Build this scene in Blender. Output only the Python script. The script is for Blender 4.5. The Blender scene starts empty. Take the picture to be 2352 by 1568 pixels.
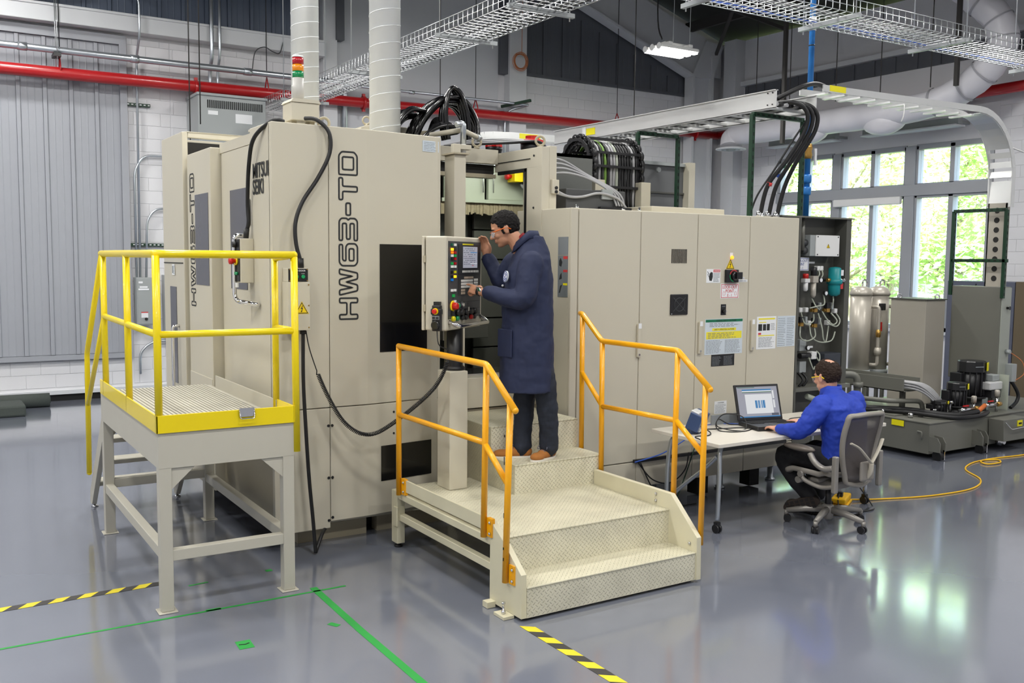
import bpy, bmesh, math, random
from mathutils import Matrix, Vector
random.seed(7)
PI = math.pi
scene = bpy.context.scene
COL = scene.collection

# ------------------------------------------------------------------ camera
cam_data = bpy.data.cameras.new('camera')
cam_data.sensor_width = 36.0
cam_data.lens = 2184.37 / 2352 * 36.0
cam_data.clip_start = 0.05
cam_data.clip_end = 300
cam = bpy.data.objects.new('camera', cam_data)
COL.objects.link(cam)
cr = Vector((0.84544262, -0.53397191, 0.01003834))
cu = Vector((0.03762181, 0.07829527, 0.99622008))
cd = Vector((0.53273949, 0.84186926, -0.08628315))
cam.matrix_world = Matrix(((cr.x, cu.x, -cd.x, 0), (cr.y, cu.y, -cd.y, 0), (cr.z, cu.z, -cd.z, 2.2), (0, 0, 0, 1)))
scene.camera = cam

# ------------------------------------------------------------------ world, daylight, exposure
world = bpy.data.worlds.new('daylight')
scene.world = world
world.use_nodes = True
wn = world.node_tree.nodes
wl = world.node_tree.links
bg = wn['Background']
sky = wn.new('ShaderNodeTexSky')
sky.sky_type = 'NISHITA'
sky.sun_disc = False
sky.sun_elevation = math.radians(52)
sky.sun_rotation = math.radians(200)
sky.air_density = 1.0
sky.dust_density = 3.0
wl.new(sky.outputs[0], bg.inputs[0])
bg.inputs[1].default_value = 2.0

def sun_lamp(energy, rot):
    d = bpy.data.lights.new('sun', 'SUN')
    d.energy = energy
    d.angle = math.radians(2)
    d.color = (1, .96, .9)
    o = bpy.data.objects.new('sun', d)
    o.rotation_euler = rot
    COL.objects.link(o)
# the sun comes over the roof and lights the trees outside
sun_lamp(52.0, (0, math.radians(-38), math.radians(12)))

scene.view_settings.view_transform = 'Standard'
scene.view_settings.look = 'None'
scene.view_settings.exposure = 0.0
scene.view_settings.gamma = 1.0
scene.view_settings.use_curve_mapping = False
scene.cycles.use_denoising = True
scene.cycles.use_adaptive_sampling = True
scene.cycles.adaptive_threshold = 0.025
scene.cycles.max_bounces = 7
scene.cycles.diffuse_bounces = 3
scene.cycles.glossy_bounces = 4
scene.cycles.transmission_bounces = 6
scene.cycles.transparent_max_bounces = 8
scene.cycles.sample_clamp_indirect = 6.0
scene.cycles.caustics_reflective = False
scene.cycles.caustics_refractive = False

LAMP_POWER = 110.0     # every high bay lamp in the hall, watts
LAMP_COLOR = (1.0, 0.985, 0.955)

# ------------------------------------------------------------------ materials
MATS = {}
def mat(name, col, rough=0.5, metal=0.0, noise=0.0, scale=8.0, bump=0.0, bscale=60.0, spec=0.5, emit=None, emit_s=0.0, alpha=1.0, trans=0.0, coat=0.0, sheen=0.0, rough_var=0.0):
    if name in MATS:
        return MATS[name]
    m = bpy.data.materials.new(name)
    m.use_nodes = True
    nt = m.node_tree
    b = nt.nodes['Principled BSDF']
    b.inputs['Roughness'].default_value = rough
    b.inputs['Metallic'].default_value = metal
    b.inputs['Specular IOR Level'].default_value = spec
    b.inputs['Coat Weight'].default_value = coat
    b.inputs['Sheen Weight'].default_value = sheen
    b.inputs['Transmission Weight'].default_value = trans
    b.inputs['Alpha'].default_value = alpha
    b.inputs['Base Color'].default_value = (*col, 1)
    if emit:
        b.inputs['Emission Color'].default_value = (*emit, 1)
        b.inputs['Emission Strength'].default_value = emit_s
    tc = None
    if noise or bump or rough_var:
        tc = nt.nodes.new('ShaderNodeTexCoord')
    if noise or rough_var:
        t = nt.nodes.new('ShaderNodeTexNoise')
        t.inputs['Scale'].default_value = scale
        t.inputs['Detail'].default_value = 6
        nt.links.new(tc.outputs['Object'], t.inputs['Vector'])
    if noise:
        r = nt.nodes.new('ShaderNodeMix')
        r.data_type = 'RGBA'
        r.inputs[6].default_value = (*[c * (1 - noise) for c in col], 1)
        r.inputs[7].default_value = (*[min(1, c * (1 + noise)) for c in col], 1)
        nt.links.new(t.outputs['Fac'], r.inputs[0])
        nt.links.new(r.outputs[2], b.inputs['Base Color'])
    if rough_var:
        mr = nt.nodes.new('ShaderNodeMapRange')
        mr.inputs[3].default_value = max(0, rough - rough_var)
        mr.inputs[4].default_value = min(1, rough + rough_var)
        nt.links.new(t.outputs['Fac'], mr.inputs[0])
        nt.links.new(mr.outputs[0], b.inputs['Roughness'])
    if bump:
        t2 = nt.nodes.new('ShaderNodeTexNoise')
        t2.inputs['Scale'].default_value = bscale
        t2.inputs['Detail'].default_value = 3
        nt.links.new(tc.outputs['Object'], t2.inputs['Vector'])
        bp = nt.nodes.new('ShaderNodeBump')
        bp.inputs['Strength'].default_value = bump
        bp.inputs['Distance'].default_value = 0.01
        nt.links.new(t2.outputs['Fac'], bp.inputs['Height'])
        nt.links.new(bp.outputs[0], b.inputs['Normal'])
    MATS[name] = m
    return m

def lin(r, g, b):
    f = lambda c: (c / 255 / 12.92) if c <= 10 else ((c / 255 + .055) / 1.055) ** 2.4
    return (f(r), f(g), f(b))

# ------------------------------------------------------------------ geometry helpers
def catmull(pts, n=8, closed=False):
    P = [Vector(p) for p in pts]
    out = []
    m = len(P)
    rng = range(m) if closed else range(m - 1)
    for i in rng:
        if closed:
            p0, p1, p2, p3 = P[(i - 1) % m], P[i], P[(i + 1) % m], P[(i + 2) % m]
        else:
            p0, p1, p2, p3 = P[max(i - 1, 0)], P[i], P[i + 1], P[min(i + 2, m - 1)]
        for k in range(n):
            t = k / n
            out.append(0.5 * ((2 * p1) + (p2 - p0) * t + (2 * p0 - 5 * p1 + 4 * p2 - p3) * t * t + (3 * p1 - p0 - 3 * p2 + p3) * t ** 3))
    if not closed:
        out.append(P[-1])
    return out

def rounded(pts, r, n=4):
    """polyline with rounded corners (open)"""
    P = [Vector(p) for p in pts]
    out = [P[0]]
    for i in range(1, len(P) - 1):
        a, b, c = P[i - 1], P[i], P[i + 1]
        d1 = (a - b); d2 = (c - b)
        rr = min(r, d1.length * .45, d2.length * .45)
        s = b + d1.normalized() * rr
        e = b + d2.normalized() * rr
        for k in range(n + 1):
            t = k / n
            out.append((1 - t) ** 2 * s + 2 * t * (1 - t) * b + t * t * e)
    out.append(P[-1])
    return out

class MB:
    def __init__(s):
        s.v = []; s.f = []; s.sm = []; s.M = None
    def add(s, vs, fs, smooth=False):
        o = len(s.v)
        if s.M is not None:
            vs = [s.M @ Vector(v) for v in vs]
        s.v.extend(tuple(v) for v in vs)
        s.f.extend(tuple(i + o for i in f) for f in fs)
        s.sm.extend([smooth] * len(fs))
        return s
    def box(s, x0, y0, z0, x1, y1, z1):
        vs = [(x0, y0, z0), (x1, y0, z0), (x1, y1, z0), (x0, y1, z0), (x0, y0, z1), (x1, y0, z1), (x1, y1, z1), (x0, y1, z1)]
        return s.add(vs, [(0, 3, 2, 1), (4, 5, 6, 7), (0, 1, 5, 4), (1, 2, 6, 5), (2, 3, 7, 6), (3, 0, 4, 7)])
    def boxc(s, c, d, rz=0.0):
        x, y, z = d[0] / 2, d[1] / 2, d[2] / 2
        R = Matrix.Translation(c) @ Matrix.Rotation(rz, 4, 'Z')
        vs = [R @ Vector(p) for p in ((-x, -y, -z), (x, -y, -z), (x, y, -z), (-x, y, -z), (-x, -y, z), (x, -y, z), (x, y, z), (-x, y, z))]
        return s.add(vs, [(0, 3, 2, 1), (4, 5, 6, 7), (0, 1, 5, 4), (1, 2, 6, 5), (2, 3, 7, 6), (3, 0, 4, 7)])
    def beam(s, p0, p1, w, h, up=(0, 0, 1)):
        """rectangular bar from p0 to p1"""
        p0, p1 = Vector(p0), Vector(p1)
        d = (p1 - p0).normalized()
        sd = d.cross(Vector(up))
        if sd.length < 1e-4:
            sd = d.cross(Vector((0, 1, 0)))
        sd.normalize()
        u = sd.cross(d)
        vs = []
        for p in (p0, p1):
            for a, b in ((-1, -1), (1, -1), (1, 1), (-1, 1)):
                vs.append(p + sd * a * w / 2 + u * b * h / 2)
        return s.add(vs, [(0, 1, 2, 3), (7, 6, 5, 4), (0, 4, 5, 1), (1, 5, 6, 2), (2, 6, 7, 3), (3, 7, 4, 0)])
    def tube(s, pts, r, n=10, closed=False, caps=True, flat=None):
        P = [Vector(p) for p in pts]
        m = len(P)
        rs = r if isinstance(r, (list, tuple)) else [r] * m
        T = []
        for i in range(m):
            a = P[(i - 1) % m] if (closed or i > 0) else P[i]
            b = P[(i + 1) % m] if (closed or i < m - 1) else P[i]
            t = b - a
            T.append(t.normalized() if t.length > 1e-9 else Vector((0, 0, 1)))
        ref = Vector((0, 0, 1)) if abs(T[0].z) < .9 else Vector((1, 0, 0))
        nrm = (ref - T[0] * ref.dot(T[0])).normalized()
        vs = []
        for i in range(m):
            nrm = nrm - T[i] * nrm.dot(T[i])
            if nrm.length < 1e-6:
                nrm = T[i].orthogonal()
            nrm.normalize()
            bn = T[i].cross(nrm)
            for k in range(n):
                a = 2 * PI * k / n
                fx, fy = (1, 1) if flat is None else flat
                vs.append(P[i] + nrm * (math.cos(a) * rs[i] * fx) + bn * (math.sin(a) * rs[i] * fy))
        fs = []
        for i in range(m if closed else m - 1):
            j = (i + 1) % m
            for k in range(n):
                l = (k + 1) % n
                fs.append((i * n + k, i * n + l, j * n + l, j * n + k))
        s.add(vs, fs, True)
        if caps and not closed:
            s.add(vs[:n], [tuple(range(n - 1, -1, -1))])
            s.add(vs[-n:], [tuple(range(n))])
        return s
    def cyl(s, p0, p1, r, r1=None, n=18, caps=True):
        return s.tube([p0, p1], [r, r if r1 is None else r1], n, caps=caps)
    def lathe(s, prof, c, axis=(0, 0, 1), n=24, smooth=True):
        ax = Vector(axis).normalized()
        u = ax.orthogonal().normalized(); w = ax.cross(u)
        vs = []; c = Vector(c)
        for r, z in prof:
            for k in range(n):
                a = 2 * PI * k / n
                vs.append(c + ax * z + u * math.cos(a) * r + w * math.sin(a) * r)
        fs = []
        for i in range(len(prof) - 1):
            for k in range(n):
                l = (k + 1) % n
                fs.append((i * n + k, i * n + l, (i + 1) * n + l, (i + 1) * n + k))
        s.add(vs, fs, smooth)
        if prof[0][0] > 1e-6: s.add(vs[:n], [tuple(range(n - 1, -1, -1))])
        if prof[-1][0] > 1e-6: s.add(vs[-n:], [tuple(range(n))])
        return s
    def prism(s, poly, plane, a, b):
        """polygon in plane 'xy','xz','yz' extruded along the third axis from a to b"""
        def P(q, t):
            if plane == 'xy': return (q[0], q[1], t)
            if plane == 'xz': return (q[0], t, q[1])
            return (t, q[0], q[1])
        n = len(poly)
        vs = [P(q, a) for q in poly] + [P(q, b) for q in poly]
        fs = [tuple(range(n - 1, -1, -1)), tuple(range(n, 2 * n))] + [(i, (i + 1) % n, n + (i + 1) % n, n + i) for i in range(n)]
        return s.add(vs, fs)
    def ball(s, c, r, n=12, m=8):
        rx, ry, rz = r if isinstance(r, (tuple, list)) else (r, r, r)
        vs = []; fs = []
        for i in range(m + 1):
            th = PI * i / m
            for k in range(n):
                a = 2 * PI * k / n
                vs.append((c[0] + rx * math.sin(th) * math.cos(a), c[1] + ry * math.sin(th) * math.sin(a), c[2] + rz * math.cos(th)))
        for i in range(m):
            for k in range(n):
                l = (k + 1) % n
                fs.append((i * n + k, (i + 1) * n + k, (i + 1) * n + l, i * n + l))
        return s.add(vs, fs, True)
    def torus(s, c, axis, R, r, n=24, m=8):
        ax = Vector(axis).normalized(); u = ax.orthogonal().normalized(); w = ax.cross(u)
        c = Vector(c)
        return s.tube([c + u * R * math.cos(2 * PI * k / n) + w * R * math.sin(2 * PI * k / n) for k in range(n)], r, m, closed=True)
    def build(s, name, m, parent=None, bevel=0.0, seg=2, weld=True):
        me = bpy.data.meshes.new(name)
        me.from_pydata(s.v, [], s.f)
        me.polygons.foreach_set('use_smooth', s.sm)
        bm = bmesh.new(); bm.from_mesh(me)
        if weld:
            bmesh.ops.remove_doubles(bm, verts=bm.verts, dist=1e-5)
        bmesh.ops.recalc_face_normals(bm, faces=bm.faces)
        bm.to_mesh(me); bm.free()
        if m is not None:
            me.materials.append(MATS[m] if isinstance(m, str) else m)
        o = bpy.data.objects.new(name, me)
        COL.objects.link(o)
        if parent is None:
            xs = [v.co for v in me.vertices]
            lo = [min(v[i] for v in xs) for i in range(3)]; hi = [max(v[i] for v in xs) for i in range(3)]
            c = Vector(((lo[0] + hi[0]) / 2, (lo[1] + hi[1]) / 2, lo[2]))
            me.transform(Matrix.Translation(-c))
            o.location = c
        else:
            o.parent = parent
            o.matrix_parent_inverse = Matrix.Translation(-origin(parent))
        if bevel:
            b = o.modifiers.new('edge', 'BEVEL')
            b.width = bevel; b.segments = seg; b.limit_method = 'ANGLE'; b.angle_limit = math.radians(40)
            b.harden_normals = False
        return o

def origin(o):
    """world position of an object's own origin (translations only)"""
    p = Vector(o.location)
    if o.parent is not None:
        p = origin(o.parent) + o.matrix_parent_inverse.translation + p
    return p

def tag(o, label, cat, group=None, kind=None):
    o['label'] = label; o['category'] = cat
    if group: o['group'] = group
    if kind: o['kind'] = kind
    return o

def thing(name, label, cat, loc, group=None):
    o = bpy.data.objects.new(name, None)
    o.empty_display_size = .1
    o.location = loc
    COL.objects.link(o)
    return tag(o, label, cat, group)

def struct(o):
    o['kind'] = 'structure'
    return o

def copy_at(o, parent, offset):
    """a copy of a child mesh (shared data) shifted by a world offset"""
    c = o.copy()
    COL.objects.link(c)
    c.parent = parent
    c.matrix_parent_inverse = o.matrix_parent_inverse.copy()
    c.location = Vector(o.location) + Vector(offset)
    return c

def text(body, name, size, m, parent, at, right, up, sx=1.0, align='LEFT', depth=.0008, bold=0.0):
    """flat lettering: at = baseline start, right/up = axes of the writing"""
    cu_ = bpy.data.curves.new(name, 'FONT')
    cu_.body = body
    cu_.size = size
    cu_.align_x = align
    cu_.extrude = depth
    cu_.offset = bold
    cu_.resolution_u = 3
    cu_.materials.append(MATS[m])
    o = bpy.data.objects.new(name, cu_)
    COL.objects.link(o)
    R = Vector(right).normalized(); U = Vector(up).normalized(); N = R.cross(U)
    M = Matrix(((R.x * sx, U.x, N.x, at[0]), (R.y * sx, U.y, N.y, at[1]), (R.z * sx, U.z, N.z, at[2]), (0, 0, 0, 1)))
    if parent is not None:
        o.parent = parent
        o.matrix_parent_inverse = Matrix.Translation(-origin(parent))
    o.matrix_basis = M
    return o

class Face:
    """a rectangle in space to lay flat prints on: origin at lower left corner, axes in metres"""
    def __init__(s, o, right, up):
        s.o = Vector(o); s.r = Vector(right).normalized(); s.u = Vector(up).normalized(); s.n = s.r.cross(s.u)
    def p(s, a, b, d=0.0):
        return s.o + s.r * a + s.u * b + s.n * d
    def plate(s, mb, a0, b0, a1, b1, d0=0.0, d1=.002):
        vs = [s.p(a, b, d) for d in (d0, d1) for a, b in ((a0, b0), (a1, b0), (a1, b1), (a0, b1))]
        mb.add(vs, [(3, 2, 1, 0), (4, 5, 6, 7), (0, 1, 5, 4), (1, 2, 6, 5), (2, 3, 7, 6), (3, 0, 4, 7)])
        return mb
    def poly(s, mb, pts, d0=0.0, d1=.002):
        n = len(pts)
        vs = [s.p(a, b, d) for d in (d0, d1) for a, b in pts]
        mb.add(vs, [tuple(range(n - 1, -1, -1)), tuple(range(n, 2 * n))] + [(i, (i + 1) % n, n + (i + 1) % n, n + i) for i in range(n)])
        return mb
    def stroke(s, mb, pts, w, closed=False, d0=0.0, d1=.002):
        """ribbon of width w along 2-D points with mitred joints"""
        P = [Vector((q[0], q[1])) for q in pts]
        n = len(P)
        L = []; Rr = []
        for i in range(n):
            a = P[i - 1] if (closed or i > 0) else None
            c = P[(i + 1) % n] if (closed or i < n - 1) else None
            d1_ = (P[i] - a).normalized() if a is not None else None
            d2_ = (c - P[i]).normalized() if c is not None else None
            if d1_ is None: d1_ = d2_
            if d2_ is None: d2_ = d1_
            n1 = Vector((-d1_.y, d1_.x)); n2 = Vector((-d2_.y, d2_.x))
            mm = (n1 + n2)
            mm = mm.normalized() if mm.length > 1e-6 else n1
            k = 1 / max(.35, mm.dot(n1))
            L.append(P[i] + mm * w / 2 * k); Rr.append(P[i] - mm * w / 2 * k)
        for i in range(n if closed else n - 1):
            j = (i + 1) % n
            s.poly(mb, [Rr[i], Rr[j], L[j], L[i]], d0, d1)
        return mb
    def text(s, body, name, size, m, parent, a, b, sx=1.0, align='CENTER', d=.003, bold=0.0):
        return text(body, name, size, m, parent, s.p(a, b, d), s.r, s.u, sx, align, .0005, bold)
    def rows(s, mb, a0, b0, a1, b1, n, fill=.45, d0=0.0, d1=.0015, words=4, seed=1):
        """illegible small print: broken bars"""
        rr = random.Random(seed)
        h = (b1 - b0) / n
        for i in range(n):
            x = a0
            end = a1 - (a1 - a0) * rr.random() * .25
            while x < end - .002:
                w = min((a1 - a0) / words * rr.uniform(.4, 1.2), end - x)
                s.plate(mb, x, b0 + i * h + h * .2, x + w, b0 + i * h + h * (.2 + fill), d0, d1)
                x += w + (a1 - a0) * .03
        return mb
# ------------------------------------------------------------------ palette
mat('beige_paint', lin(202, 196, 178), .42, noise=.025, scale=3, bump=.03, bscale=400)
mat('beige_dark', lin(176, 167, 143), .5)
mat('stair_paint', lin(214, 208, 180), .45, noise=.06, scale=5)
mat('platform_paint', lin(190, 186, 172), .45, noise=.03, scale=6)
mat('yellow_rail', lin(240, 214, 0), .33, noise=.02, coat=.2)
mat('orange_rail', lin(246, 172, 6), .33, noise=.04, coat=.2)
mat('white_wall', lin(226, 226, 229), .6, noise=.03, scale=2, bump=.15, bscale=120)
mat('white_steel', lin(214, 216, 219), .5, noise=.02)
mat('grey_wall', lin(205, 207, 212), .6, noise=.02)
mat('grey_door', lin(160, 163, 170), .42, noise=.03)
mat('navy_panel', lin(86, 97, 116), .45, noise=.04)
mat('slate_panel', lin(92, 95, 101), .5, noise=.04)
mat('roof_dark', lin(42, 41, 42), .8)
mat('brace_dark', lin(52, 50, 48), .7)
mat('black_rubber', lin(22, 22, 24), .5)
mat('black_gloss', lin(14, 14, 16), .22, coat=.4)
mat('black_plastic', lin(30, 30, 32), .4)
mat('black_matte', lin(16, 16, 17), .8)
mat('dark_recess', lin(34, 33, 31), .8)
mat('red_pipe', lin(172, 24, 28), .3, noise=.05, coat=.3)
mat('galvanized', lin(196, 202, 208), .3, metal=.85, noise=.06, scale=12)
mat('zinc_wire', lin(205, 208, 210), .32, metal=.8)
mat('aluminium', lin(222, 223, 222), .32, metal=.35, noise=.03, scale=5)
mat('steel_bright', lin(220, 220, 222), .18, metal=1)
mat('chrome', lin(235, 235, 238), .08, metal=1)
mat('stainless', lin(186, 180, 168), .35, metal=.25, noise=.04, scale=4)
mat('interior_steel', lin(120, 122, 118), .4, metal=.5, noise=.1, scale=3)
mat('interior_pale', lin(196, 200, 182), .35)
mat('machine_grey', lin(112, 112, 104), .4, noise=.03, scale=4)
mat('machine_grey_dark', lin(86, 86, 80), .45, noise=.03)
mat('box_grey', lin(160, 165, 165), .4)
mat('white_duct', lin(216, 219, 220), .3, noise=.015)
mat('duct_wrap', lin(222, 221, 227), .38, noise=.05, scale=3, bump=.35, bscale=9)
mat('green_strut', lin(22, 58, 38), .4)
mat('blue_pipe', lin(38, 116, 190), .35, noise=.04)
mat('brass', lin(190, 150, 80), .3, metal=.8)
mat('copper_wire', lin(196, 120, 74), .45)
mat('window_frame', lin(160, 163, 168), .45)
mat('white_plastic', lin(232, 232, 230), .4)
mat('paper', lin(236, 238, 240), .6)
mat('paper_blue', lin(206, 216, 224), .6)
mat('print_grey', lin(120, 126, 130), .7)
mat('print_dark', lin(38, 40, 42), .7)
mat('print_red', lin(206, 60, 60), .6)
mat('print_green', lin(22, 112, 78), .6)
mat('print_yellow', lin(240, 226, 60), .5)
mat('warn_yellow', lin(250, 214, 10), .45)
mat('label_yellow', lin(244, 232, 20), .5)
mat('plate_silver', lin(150, 156, 160), .4, metal=.3)
mat('tape_green', lin(38, 150, 62), .6, noise=.05)
mat('red_plastic', lin(204, 30, 26), .35)
mat('green_plastic', lin(20, 150, 90), .3)
mat('teal', lin(22, 140, 146), .4)
mat('grey_plastic', lin(66, 68, 70), .5)
mat('smoke_window', lin(88, 88, 96), .25, noise=.03)
mat('yellow_cord', lin(240, 186, 20), .5)
mat('grey_cable', lin(164, 164, 166), .45)
mat('mat_green', lin(70, 76, 72), .9, noise=.15, scale=40)
mat('blue_plastic', lin(60, 100, 200), .4)  # plain blue of cable sheaths and bands, no emission

# glass pane: clear with a reflection
g = bpy.data.materials.new('window_glass'); g.use_nodes = True
nt = g.node_tree; nt.nodes.clear()
o_ = nt.nodes.new('ShaderNodeOutputMaterial'); mx = nt.nodes.new('ShaderNodeMixShader')
tr = nt.nodes.new('ShaderNodeBsdfTransparent'); gl = nt.nodes.new('ShaderNodeBsdfGlossy')
gl.inputs['Roughness'].default_value = .02
lw_ = nt.nodes.new('ShaderNodeLayerWeight'); lw_.inputs[0].default_value = .5
pw_ = nt.nodes.new('ShaderNodeMath'); pw_.operation = 'POWER'; pw_.inputs[1].default_value = 4.0
nt.links.new(lw_.outputs['Facing'], pw_.inputs[0])
fr = nt.nodes.new('ShaderNodeMath'); fr.operation = 'MULTIPLY_ADD'; fr.inputs[1].default_value = .5; fr.inputs[2].default_value = .04
nt.links.new(pw_.outputs[0], fr.inputs[0])
tr.inputs[0].default_value = (.94, .97, .96, 1)
nt.links.new(fr.outputs[0], mx.inputs[0]); nt.links.new(tr.outputs[0], mx.inputs[1]); nt.links.new(gl.outputs[0], mx.inputs[2])
nt.links.new(mx.outputs[0], o_.inputs[0])
MATS['window_glass'] = g

# epoxy floor: blue grey, glossy, faint cloudy variation and scuffs
def floor_material():
    m = bpy.data.materials.new('epoxy_floor'); m.use_nodes = True
    nt = m.node_tree; b = nt.nodes['Principled BSDF']
    tc = nt.nodes.new('ShaderNodeTexCoord')
    n1 = nt.nodes.new('ShaderNodeTexNoise'); n1.inputs['Scale'].default_value = .45; n1.inputs['Detail'].default_value = 5
    n2 = nt.nodes.new('ShaderNodeTexNoise'); n2.inputs['Scale'].default_value = 9; n2.inputs['Detail'].default_value = 8
    nt.links.new(tc.outputs['Object'], n1.inputs['Vector']); nt.links.new(tc.outputs['Object'], n2.inputs['Vector'])
    mx = nt.nodes.new('ShaderNodeMix'); mx.data_type = 'RGBA'
    mx.inputs[6].default_value = (*lin(108, 113, 126), 1); mx.inputs[7].default_value = (*lin(126, 130, 142), 1)
    nt.links.new(n1.outputs['Fac'], mx.inputs[0]); nt.links.new(mx.outputs[2], b.inputs['Base Color'])
    mr = nt.nodes.new('ShaderNodeMapRange'); mr.inputs[3].default_value = .10; mr.inputs[4].default_value = .2
    nt.links.new(n2.outputs['Fac'], mr.inputs[0]); nt.links.new(mr.outputs[0], b.inputs['Roughness'])
    b.inputs['Specular IOR Level'].default_value = .6
    b.inputs['Coat Weight'].default_value = .9
    b.inputs['Coat Roughness'].default_value = .09
    MATS['epoxy_floor'] = m
floor_material()

# ------------------------------------------------------------------ room shell
XR, YB, XL, YF = 15.3, 15.7, -8.0, -8.0      # inner faces of the walls
EAVE, SLOPE, XRIDGE = 6.9, .32, 3.65
def roof_z(x):
    return EAVE + SLOPE * (XR - x) if x > XRIDGE else EAVE + SLOPE * (x - XL)

floor = struct(MB().box(XL - .3, YF - .3, -.2, XR + .3, YB + .3, 0).build('floor', 'epoxy_floor'))
gable = [(XL - .3, 0), (XR + .3, 0), (XR + .3, EAVE), (XRIDGE, roof_z(XRIDGE)), (XL - .3, EAVE)]
wall_back = struct(MB().prism(gable, 'xz', YB, YB + .3).build('wall_back', 'white_wall'))
wall_front = struct(MB().prism(gable, 'xz', YF - .3, YF).build('wall_front', 'white_wall'))
wall_left = struct(MB().box(XL - .3, YF, 0, XL, YB, EAVE).build('wall_left', 'white_wall'))
ceil = MB()
ceil.prism([(XR + .6, EAVE - .02), (XRIDGE, roof_z(XRIDGE)), (XRIDGE, roof_z(XRIDGE) + .25), (XR + .6, EAVE + .23)], 'xz', YF - .3, YB + .3)
ceil.prism([(XL - .6, EAVE - .02), (XRIDGE, roof_z(XRIDGE)), (XRIDGE, roof_z(XRIDGE) + .25), (XL - .6, EAVE + .23)], 'xz', YF - .3, YB + .3)
ceiling = struct(ceil.build('ceiling', 'roof_dark'))

# window wall with one wide opening (y 9.2..13.9, z 1.0..4.3)
WY0, WY1, WZ0, WZ1 = 9.25, 13.92, 1.0, 4.28
w = MB()
w.box(XR, YF, 0, XR + .3, WY0, EAVE)
w.box(XR, WY1, 0, XR + .3, YB, EAVE)
w.box(XR, WY0, 0, XR + .3, WY1, WZ0)
w.box(XR, WY0, WZ1, XR + .3, WY1, EAVE)
wall_right = struct(w.build('wall_right', 'white_wall'))

# concrete blocks, each proud of its joint
_blk = {}
def block(parent, axis, a, z, wdt, h=.196, plane=YB):
    key = (axis, round(wdt, 3), round(h, 3))
    if key not in _blk:
        m = MB()
        if axis == 'x': m.box(0, -.008, 0, wdt, .02, h)
        else: m.box(-.008, 0, 0, .02, wdt, h)
        o = m.build('block', 'white_wall', parent, bevel=.004, seg=1)
        _blk[key] = o
        o.location = (a, plane, z) if axis == 'x' else (plane, a, z)
        return
    c = copy_at(_blk[key], parent, (0, 0, 0))
    c.matrix_parent_inverse = Matrix.Translation(-origin(parent))
    c.location = (a, plane, z) if axis == 'x' else (plane, a, z)
def courses(parent, axis, a0, a1, z0, z1, plane, skip=None):
    k = int(round(z0 / .2))
    while k * .2 < z1 - .05:
        z = k * .2
        off = .2 if k % 2 else 0
        j = math.floor((a0 - off) / .4)
        while j * .4 + off < a1 - .03:
            s0 = max(a0, j * .4 + off); e0 = min(a1, j * .4 + off + .4)
            if e0 - s0 > .04 and not (skip and skip((s0 + e0) / 2, z)):
                block(parent, axis, s0 + .002, z + .002, e0 - s0 - .004, min(.196, z1 - z - .004), plane)
            j += 1
        k += 1
courses(wall_back, 'x', .8, 2.86, .2, .64, YB)
courses(wall_back, 'x', 2.92, 3.55, .2, 5.5, YB)
courses(wall_back, 'x', 3.55, 6.0, 4.0, 5.5, YB)
courses(wall_back, 'x', 10.1, 14.18, 4.2, 5.72, YB)
courses(wall_right, 'y', 14.0, 15.28, 2.6, 5.6, XR)
courses(wall_right, 'y', 8.4, 9.2, 1.8, 5.0, XR)

struct(MB().box(XL, YB - .03, 0, 6.0, YB, .1).build('baseboard_back', 'black_matte'))
struct(MB().box(XL, YB - .06, .1, 3.4, YB, .16).build('trim_1', 'white_steel'))

# profiled steel sheets: one panel = one piece
def sheet_piece(name, m, parent, x, z0, z1, wdt, plane, first=[{}]):
    key = (m, z0, z1, wdt)
    if key not in first[0]:
        p = [(0, 0), (0, -.035), (.05, -.035), (.065, -.008), (.14, -.008), (.148, -.012), (.16, -.008), (.235, -.008), (.243, -.012), (.255, -.008), (wdt - .004, -.008), (wdt - .004, 0)]
        o = MB().prism([(a * wdt / .35 if 0 < a < wdt - .01 else a, b) for a, b in p], 'xy', z0, z1).build(name, m, parent)
        first[0][key] = o
    else:
        o = copy_at(first[0][key], parent, (0, 0, 0))
    o.matrix_parent_inverse = Matrix.Translation(-origin(parent))
    o.location = (x, plane, 0)

d1 = MB()
d1.box(-7, YB - .03, .65, 2.84, YB, 5.46)
door_1 = struct(d1.build('door_1', 'grey_door'))
for i in range(7):
    sheet_piece('panel', 'grey_door', door_1, 2.8 - .352 * (i + 1), .70, 5.36, .352, YB - .03)
jm = MB()
jm.box(2.80, YB - .09, .69, 2.90, YB, 5.37); jm.box(-7, YB - .09, .62, 2.9, YB, .69); jm.box(-7, YB - .09, 5.37, 2.9, YB, 5.50)
jm.build('door_frame', 'grey_door', door_1)

# steel sheet above the white beam
cl = MB().box(XL, YB - .02, 5.8, 6.0, YB, 8.2)
clad = struct(cl.build('wall_upper', 'navy_panel'))
for i in range(16):
    sheet_piece('panel', 'navy_panel', clad, 5.9 - .36 * (i + 1), 5.8, 8.2, .36, YB - .02)
cl = MB().prism([(10.08, 5.75), (14.25, 5.75), (14.25, 6.2), (10.08, 7.8)], 'xz', YB - .02, YB)
clad2 = struct(cl.build('wall_gable', 'slate_panel'))
for i in range(9):
    x = 10.1 + .455 * i
    sheet_piece('panel', 'slate_panel', clad2, x, 5.77, 6.1 + .363 * (14.2 - x - .455), .455, YB - .02)
struct(MB().box(10.08, YB - .06, 5.72, 14.25, YB, 5.77).build('trim_2', 'slate_panel'))

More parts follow.
